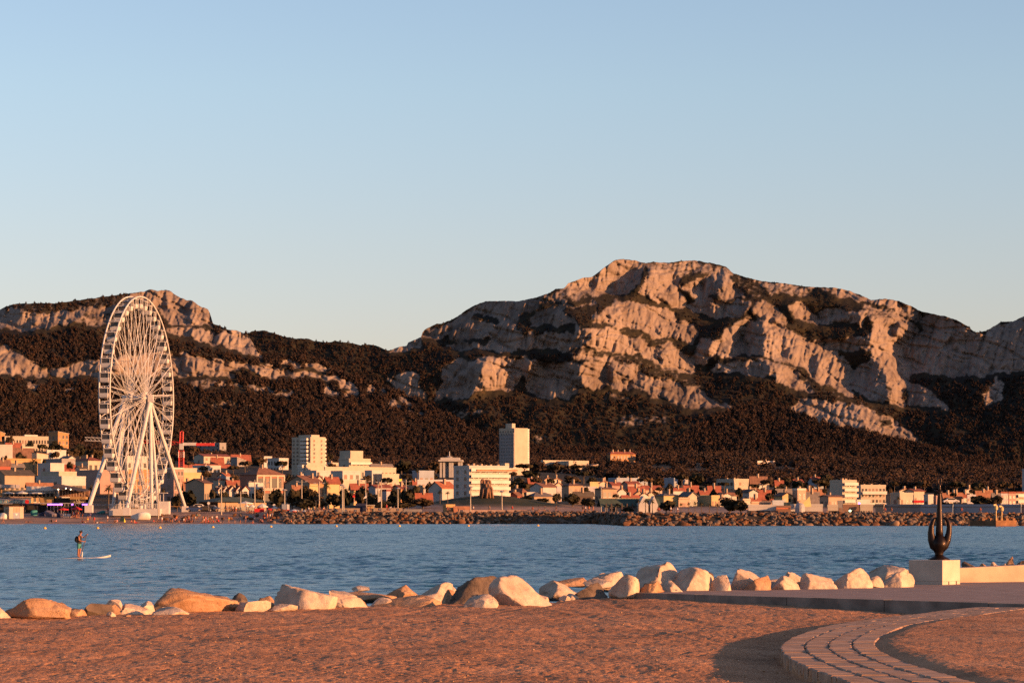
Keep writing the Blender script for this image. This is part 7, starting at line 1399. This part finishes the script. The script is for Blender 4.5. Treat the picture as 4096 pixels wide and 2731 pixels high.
for a in [(253,2030,2037,43,709,REDC,'dark red beach parasol, left of two'), (306,2025,2036,45,712,REDC,'bright red beach parasol, right of two'), (36,1966,1972,50,737,CANVAS,'white parasol on the restaurant terrace, first from the left'), (90,1962,1972,52,737,CANVAS,'white parasol on the restaurant terrace, second from the left'), (150,1965,1972,66,737,CANVAS,'wide white parasol at the right end of the restaurant terrace'),
 (100,2011,2017,44,730,mat('dark_canvas',(.05,.03,.04),.8,.1,2),'dark parasol before the blue restaurant sign, left of two'), (136,2012,2018,40,730,mat('dark_canvas',(.05,.03,.04)),'dark parasol before the blue restaurant sign, right of two'), (982,2004,2012,60,722,CANVAS,'largest white parasol of the beach bar, raised above the others'), (987,2015,2024,18,716,CANVAS,'narrow white parasol under the largest one'), (1009,2016,2026,28,717,CANVAS,'white parasol right below the largest one'), (1050,2012,2026,44,717,CANVAS,'wide white parasol at the right end of the beach bar'),
 (1003,2063,2074,24,700,TARP_T,'teal beach parasol among bathers'), (822,2064,2072,11,697,mat('green_canvas',(.05,.30,.12),.8,.1,2),'small green beach parasol among bathers'), (1177,2035,2042,40,704,CANVAS,'flat white canopy beside the pale blue kiosk'), (1219,2039,2045,22,704,CANVAS,'small flat white canopy left of the bare poles'), (1100,2025,2032,28,712,CANVAS,'white canopy before the round white sign')]: parasol(*a)
def cover(px0, px1, yt, yb, D, m, label, seed, name='boat_cover', cat='boat cover'):
    me = rock_mesh(seed, 3, 6, .5); p = np.array([v.co[:] for v in me.vertices]); p[:,2] = np.clip(p[:,2], -.3, 1); w = (px1-px0)*D/F; h = (yb-yt)*D/F; p *= np.array([w/2, w*.28, h/1.3]); p[:,2] += h*.3/1.3; me.vertices.foreach_set('co', p.astype(np.float32).ravel()); me.materials.append(m); me.update(); c = at((px0+px1)/2, yb, D); return tag(link(name, me, None, c), label, cat)
cover(506, 604, 2046, 2078, 697, CANVAS, 'boat under a big white tarpaulin below the wheel', 31); cover(122, 154, 2039, 2063, 712, TARP_T, 'teal tarpaulin heap left of the navy one', 32); cover(150, 181, 2042, 2069, 709, TARP_N, 'navy tarpaulin heap between the teal and the grey one', 33); cover(176, 228, 2040, 2069, 708, TARP_P, 'long grey purple tarpaulin heap', 34); cover(-20, 28, 2050, 2075, 700, CANVAS, 'white covered boat at the left edge before the hut', 35)
cover(226, 244, 2046, 2069, 706, TARP_N, 'dark upright crate cover right of the grey purple heap', 36); cover(384, 432, 2040, 2053, 716, TARP_T, 'green tarpaulin strip below the left wheel leg', 37); cover(434, 470, 2041, 2052, 714, TARP_T, 'green tarpaulin strip before the wheel platform', 38)
mb = MB(); D = 692.0; w = 19*D/F; mb.add([(0,0,0),(w,0,0),(w,1.6,0),(0,1.6,0),(w*.25,.3,1.35),(w*.75,.3,1.35),(w*.75,1.2,1.35),(w*.25,1.2,1.35)], [(0,1,5,4),(1,2,6,5),(2,3,7,6),(3,0,4,7),(4,5,6,7),(3,2,1,0)]); tag(mb.build('beach_tent', TARP_D, None, at(478, 2087, D)), 'dark green beach tent beside the yellow cone', 'tent')
mb = MB(); mb.lathe([(.28,0),(.26,.05),(.03,.95)], 10); tag(mb.build('beach_cone', mat('yellow_plastic', (.62,.50,.03), .6, .05, 2), None, at(498, 2088, 690)), 'bright yellow cone on the sand', 'cone')
cover(806, 812, 2080, 2090, 690, mat('green_canvas',(.05,.30,.12)), 'small green beach bag near the water', 39, 'bag', 'bag')
mb = MB(); mb.box(0, 2.2, 0, 1.2, 0, .05); tag(mb.build('beach_towel', REDC, None, (X(728, 690), 690, gz(728, 690)+.06)), 'red towel spread on the sand', 'towel')
for a in [(502,526,2028,2048,707,1.2,'yellow locker on the left of the pair below the wheel'), (528,552,2028,2048,707,1.2,'orange locker on the right of the pair below the wheel')]: slab('locker', a[6], 'locker', a[0], a[1], a[2], a[3], a[4], a[5], mat('orange_box', (.52,.24,.03), .7, .1, 1))
def chair(px, py, D, rz, label, group):
    e = empty('chair', at(px, py, D), label, 'chair', group, rz=rz); box_part(e, 'seat', -.28, .28, -.28, .28, .40, .46, CANVAS); box_part(e, 'backrest', -.28, .28, .24, .30, .464, 1.0, CANVAS)
    for x in (-.24, .24):
        for y in (-.24, .24): box_part(e, 'leg', x-.03, x+.03, y-.03, y+.03, 0, .396, CANVAS)
for px, py, rz, lb in ((259,2069,.3,'white plastic chair under the red parasols, leftmost of three'), (271,2070,-.4,'white plastic chair under the red parasols, middle of three'), (284,2074,2.0,'white plastic chair under the red parasols, nearest to the water')): chair(px, py, 704, rz, lb, 'white chairs under the red parasols')
# lamp posts and poles
def post(c, x, yt, yb, D, kind, label, group=None, r=.14):
    px = cpx(c, x); z0 = min(Z(cpy(c, yb), D), gz(px, D)); zt = Z(cpy(c, yt), D)-z0; e = empty('lamp_post' if kind else 'mast', (X(px, D), D, z0), label, 'lamp post' if kind else 'mast', group); mb = MB(); mb.tube([(0,0,-.3),(0,0,zt*.5),(0,0,zt)], [r*1.25, r, r*.8], 8); mb.build('pole', WM['cream'], e)
    if kind == 1: mb = MB(); mb.lathe([(.10,0),(.62,.12),(.66,.22),(.30,.42),(.05,.48)], 10, c=(0,0,zt)); mb.build('lamp_head', METAL, e)
    if kind == 2: mb = MB(); mb.tube([(-1.3,0,zt-.6),(1.3,0,zt-.6)], .05, 5); mb.box(-1.5,-.9,-.15,.15,zt-.55,zt-.35); mb.box(.9,1.5,-.15,.15,zt-.55,zt-.35); mb.tube([(-.8,0,zt-1.6),(.8,0,zt-1.6)], .04, 5); mb.build('lamp_head', METAL, e)
for a in [(2,1272,905,1250,714,2,'lamp post before the left end of the green roofed pavilion'), (2,1513,985,1140,720,2,'short lamp post before the middle of the green roofed pavilion'), (2,482,880,1230,700,0,'thin white pole standing in front of the wheel'), (3,185,840,1105,735,2,'lamp post left of the brick building corner'), (3,307,850,1095,733,2,'lamp post in front of the brick building'), (3,560,980,1150,712,1,'low lamp post above the pale blue kiosk'), (3,775,840,1100,742,2,'lamp post below the large tiled roof house'), (3,995,860,1130,735,2,'lamp post below the arched gable'),
 (3,1284,920,1265,697,1,'thick left pole of the tall pair above the rocks'), (3,1301,945,1265,698,1,'thin right pole of the tall pair above the rocks'), (4,70,838,1010,765,2,'lamp post behind the white flag'), (4,226,892,1095,745,0,'plain pole left of the lamp post by the pale annex'), (4,268,848,1132,735,2,'lamp post by the pale annex'), (4,475,960,1195,706,1,'lamp post between the two round reddish trees'), (4,577,838,980,790,2,'lamp post behind the round reddish tree'), (4,1386,945,1270,699,1,'lamp post before the left part of the grassy mound'), (5,275,1000,1228,712,1,'lamp post on the right flank of the mound'), (5,1520,945,1285,695,1,'lamp post at the right end of the lawn')]: post(*a)
def flag():
    D = 702.0; c = at(1467, 2052, D); e = empty('flag', c, 'white flag hanging on a pole beside the bright shelter', 'flag'); s = D/F; zt = (2052-1968)*s; mb = MB(); mb.tube([(0,0,0),(0,0,zt)], .05, 6); mb.build('pole', METAL, e)
    mb = MB(); n = 6; v = []
    for k in range(n+1): t = k/n; v += [(-.05-.9*t*math.sin(t*1.4), .08*math.sin(t*6), zt-.1-1.6*t), (.0, 0, zt-.1-1.3*t)]
    mb.add(v, [(2*k, 2*k+1, 2*k+3, 2*k+2) for k in range(n)]); o = mb.build('cloth', CANVAS, e); o.modifiers.new('t', 'SOLIDIFY').thickness = .02
flag()
# panels, shelters, shacks and walls along the promenade
def panels(px0, px1, yt, yb, D, marks, label, n):
    e = empty('panel_fence', at(px0, yb, D), label, 'fence'); q = Q(e, D)
    for k in range(n): a = px0+(px1-px0)*k/n; q.box('panel', a+.15, px0+(px1-px0)*(k+1)/n-.15, yt, yb+2, 0, .12, WM['tan'])
    for a, b, c, d in marks: pn = q.box('mark', a, b, c, d, -.03, -.003, TARP_N); q.box('mark_shape', a+(b-a)*.25, b-(b-a)*.2, c+(d-c)*.3, d-(d-c)*.3, -.05, -.034, WM['blue'])
f_ = lambda x: 1350+x/6.72; g_ = lambda y: 1970+y/6.72
panels(f_(-160), f_(600), g_(415), g_(560), 699, [(f_(-40), f_(15), g_(445), g_(510)), (f_(190), f_(260), g_(450), g_(510)), (f_(445), f_(512), g_(452), g_(512))], 'beige panel fence with blue square marks left of the bright shelter', 3)
panels(f_(1000), f_(1750), g_(408), g_(520), 702, [(f_(1097), f_(1175), g_(418), g_(474)), (f_(1350), f_(1420), g_(418), g_(476)), (f_(1587), f_(1648), g_(425), g_(484))], 'beige panel fence with blue square marks right of the bright shelter', 3)
slab('shelter', 'dark blue shelter left of the bright one by the flag', 'shelter', f_(490), f_(768), g_(285), g_(570), 704, 4, TARP_N)
def bright_shelter():
    D = 701.0; e = empty('shelter', at(f_(770), g_(565), D), 'bright cream open shelter beside the white flag', 'shelter'); q = Q(e, D); q.box('back_wall', f_(790), f_(970), g_(345), g_(565), 1.5, 1.7, WM['yellow']); q.box('roof', f_(765), f_(995), g_(322), g_(345), -.2, 2, WM['cream']); q.box('post', f_(770), f_(795), g_(345), g_(565), -.1, .2, WM['cream']); q.box('post', f_(972), f_(992), g_(345), g_(565), -.1, .2, WM['cream'])
bright_shelter()
slab('seawall', 'grey blue low wall between the panels and the wooden shacks', 'wall', f_(1780), f_(2260), g_(440), g_(590), 703, .4, WM['grey'])
slab('seawall', 'long pinkish seawall below the grassy mound', 'wall', 1835, 2080, 2038.5, 2060, 700, .5, SANDWALL); slab('promenade_kerb', 'thin pale kerb line along the top of the middle breakwater', 'kerb', 1420, 2420, 2056.5, 2062, 693, 2.0, SANDWALL)
def shack(c, x0, xc, x1, yt, D, label, rh=0, roof='flat'): return house(c, x0, xc, x1, yt, D, roof, rh, 'ochre', 'tile' if roof != 'flat' else None, label, None, name='shack', cat='shack', drop=.6)
shack(4, 1040, 1080, 1190, 1175, 706, 'wooden shack left of the gabled one below the mound'); shack(4, 1178, 1185, 1375, 1205, 705, 'orange lit wooden shack with a low gable below the mound', 24, 'gx')
def frame_on_poles(): 
    D = 700.0; e = empty('wooden_frame', at(1263, 2047, D), 'bare wooden pole frame with a crossbar by the thicket', 'frame'); q = Q(e, D); q.box('post', 1262, 1265, 2001, 2047, 0, .2, WOOD_L); q.box('post', 1274, 1276, 2014, 2047, .5, .7, WOOD_L); q.box('crossbar', 1258, 1286, 1999, 2001, 0, .2, WM['dark'])
frame_on_poles()
e = slab('kiosk', 'pale blue and white kiosk below a lamp post', 'kiosk', 1127, 1148, 2015.5, 2040, 710, 2.5, WM['blue']); box_part(e, 'side_panel', 1.3, 1.95, -.06, -.003, .1, 1.5, CANVAS)
for a in [(1017,1056,2033,2047,712,'red canvas barrier of the beach bar, left part'), (1072,1098,2033,2047,711,'red canvas barrier of the beach bar, middle part'), (1131,1158,2037,2048,706,'red canvas barrier right of the pale blue kiosk'), (1167,1190,2043,2052,702,'small red canvas barrier before the flat white canopy'), (1208,1220,2046,2053,701,'last red canvas barrier before the bare poles')]: slab('barrier', a[5], 'barrier', a[0], a[1], a[2], a[3], a[4], .1, REDC)
def railing(px0, px1, yt, yb, D, label):
    e = empty('railing', at(px0, yb, D), label, 'railing'); q = Q(e, D); q.box('rail', px0, px1, yt, yt+1.4, 0, .12, WOOD_L); n = max(2, int((px1-px0)/18))
    for k in range(n): a = px0+(px1-px0-1.2)*k/(n-1); q.box('post', a, a+1.2, yt+1.5, yb, 0, .1, WOOD_L)
railing(866, 920, 2034, 2046, 709, 'brown wooden railing before the pavilion door'); railing(945, 993, 2037, 2048, 708, 'brown wooden railing before the beach bar'); railing(674, 722, 2024, 2037, 722, 'pale railing under the right wheel leg'); railing(2045, 2200, 2039, 2050, 703, 'long brown railing at the foot of the mound')
slab('crate_row', 'row of pale stone blocks on the promenade before the bare poles', 'stone blocks', 1238, 1340, 2040, 2052, 699, .8, WM['peach'])
def round_sign(px, yt, yb, D, label):
    e = empty('road_sign', at(px, yb, D), label, 'sign'); zt = (yb-yt)*D/F; mb = MB(); mb.tube([(0,0,0),(0,0,zt)], .04, 6); mb.build('pole', METAL, e); mb = MB(); mb.tube([(0,-.05,zt),(0,-.01,zt)], .36, 16); mb.build('disc', CANVAS, e)
round_sign(834.5, 2012, 2042, 716, 'round white sign left of the pavilion door'); round_sign(1096.5, 2020, 2046, 713, 'round white sign at the right end of the beach bar')
def car(px, py, D, m, rz, label):
    e = empty('parked_car', at(px, py, D), label, 'car', 'cars parked behind the wheel', rz=rz); prof = [(-2.1,.35),(-2.1,.85),(-1.5,.95),(-.9,1.45),(.75,1.48),(1.35,.98),(2.05,.85),(2.15,.4)]; mb = MB(); n = len(prof); mb.add([(x,-.85,z) for x, z in prof]+[(x,.85,z) for x, z in prof], [tuple(range(n)), tuple(range(2*n-1, n-1, -1))]+[(k, n+k, n+(k+1) % n, (k+1) % n) for k in range(n)]); mb.build('body', m, e)
    box_part(e, 'window', -1.0, 1.0, -.88, -.853, 1.0, 1.38, PANE)
    for x in (-1.35, 1.35):
        for y in (-.9, .7): mb = MB(); mb.tube([(x, y, .33), (x, y+.2, .33)], .33, 14); w = mb.build('wheel', DKM, e); mb = MB(); mb.tube([(x, y-.02, .33), (x, y+.22, .33)], .18, 10); mb.build('rim', METAL, w)
car(776, 2044, 722, mat('blue_paint', (.02,.035,.10), .35, .05, 1), .1, 'dark blue car, nearest to the right wheel leg'); car(795, 2037, 735, CANVAS, 0, 'white car behind the dark blue one'); car(820, 2045, 724, DKM, .2, 'black car between the dark blue and the silver one'); car(846, 2043, 726, METAL, -.1, 'silver car left of the pavilion door'); car(1411, 1994, 790, REDC, .1, 'red car among trees behind the panel fence'); car(3805, 2013, 745, CANVAS, 0, 'pale car on the quay right of the sculpture shank')
# wooden arches on the mound
def arches():
    D = 768.0; px0 = cpx(5, 85); g = gz(px0, D); e = empty('arch_sculpture', (X(px0, D), D, g-.2), 'cluster of tall narrow bronze arches standing on the grassy mound', 'sculpture'); s = D/F/3.137; BR = mat('bronze_arch', (.17,.085,.05), .7, .2, 1.5)
    for xa, xb, yt, dy in ((18,52,845,0), (40,70,862,1.2), (62,92,850,2.2), (92,128,855,.6), (78,112,890,-1.0), (95,150,935,-2.0), (40,75,955,-1.6)):
        a, b = (xa-85)*s, (xb-85)*s; zt = Z(cpy(5, yt), D)-g+.2; r = (b-a)/2; pts = [(a-.35,dy,0),(a,dy,zt*.6)]+[((a+b)/2-r*math.cos(math.pi*k/10), dy, zt-r+r*math.sin(math.pi*k/10)) for k in range(11)]+[(b,dy,zt*.6),(b+.25,dy,0)]; mb = MB(); mb.tube(pts, .34, 8); mb.build('arch', BR, e, smooth=True)
arches()
# right hand clubs: awnings, tank, quay rail
slab('awning', 'red awning on the quay left of the sculpture', 'awning', 3655, 3696, 2000, 2010, 740, 3, REDC); slab('awning', 'lit orange awning of the bar beside the white beach club', 'awning', 3105, 3160, 2030, 2035, 630, 2, mat('orange_awning', (.45,.13,.06))); railing(3560, 4096, 2018, 2027, 655, 'long pale rail on the flat roofs of the boat sheds')
mb = MB(); mb.lathe([(1.1,0),(1.15,1.2),(.9,2.0),(.3,2.3)], 14); tag(mb.build('water_tank', METAL, None, (X(3200, 630), 630, gz(3200, 630)+.2)), 'grey round tank before the long white club building', 'tank')
mb = MB(); mb.add([(0,0,0),(2.6,0,0),(2.6,.5,0),(0,.5,0),(2.2,.2,2.4)], [(0,1,4),(1,2,4),(2,3,4),(3,0,4),(3,2,1,0)]); tag(mb.build('sail', mat('yellow_sail', (.58,.46,.18), .8, .05, 1), None, (X(3200, 634), 634, Z(2026, 634))), 'pale yellow sail shaped canvas above the long white club building', 'sail')
mb = MB(); mb.lathe([(.02,-.22),(.22,-.1),(.24,.08),(.05,.24)], 10); tag(mb.build('flood_lamp', mat('green_white_light', (.8,1,.7), .5, 0, emit=(.8,1,.6), estr=3), None, at(3400, 2042, 633)), 'small bright greenish lamp below the brown awning restaurant', 'lamp')
mb = MB(); mb.lathe([(.02,-.22),(.25,-.1),(.25,.08),(.05,.24)], 10); tag(mb.build('flood_lamp', VIOLET, None, at(3437, 2012, 752)), 'small violet lamp on the low white club building', 'lamp')
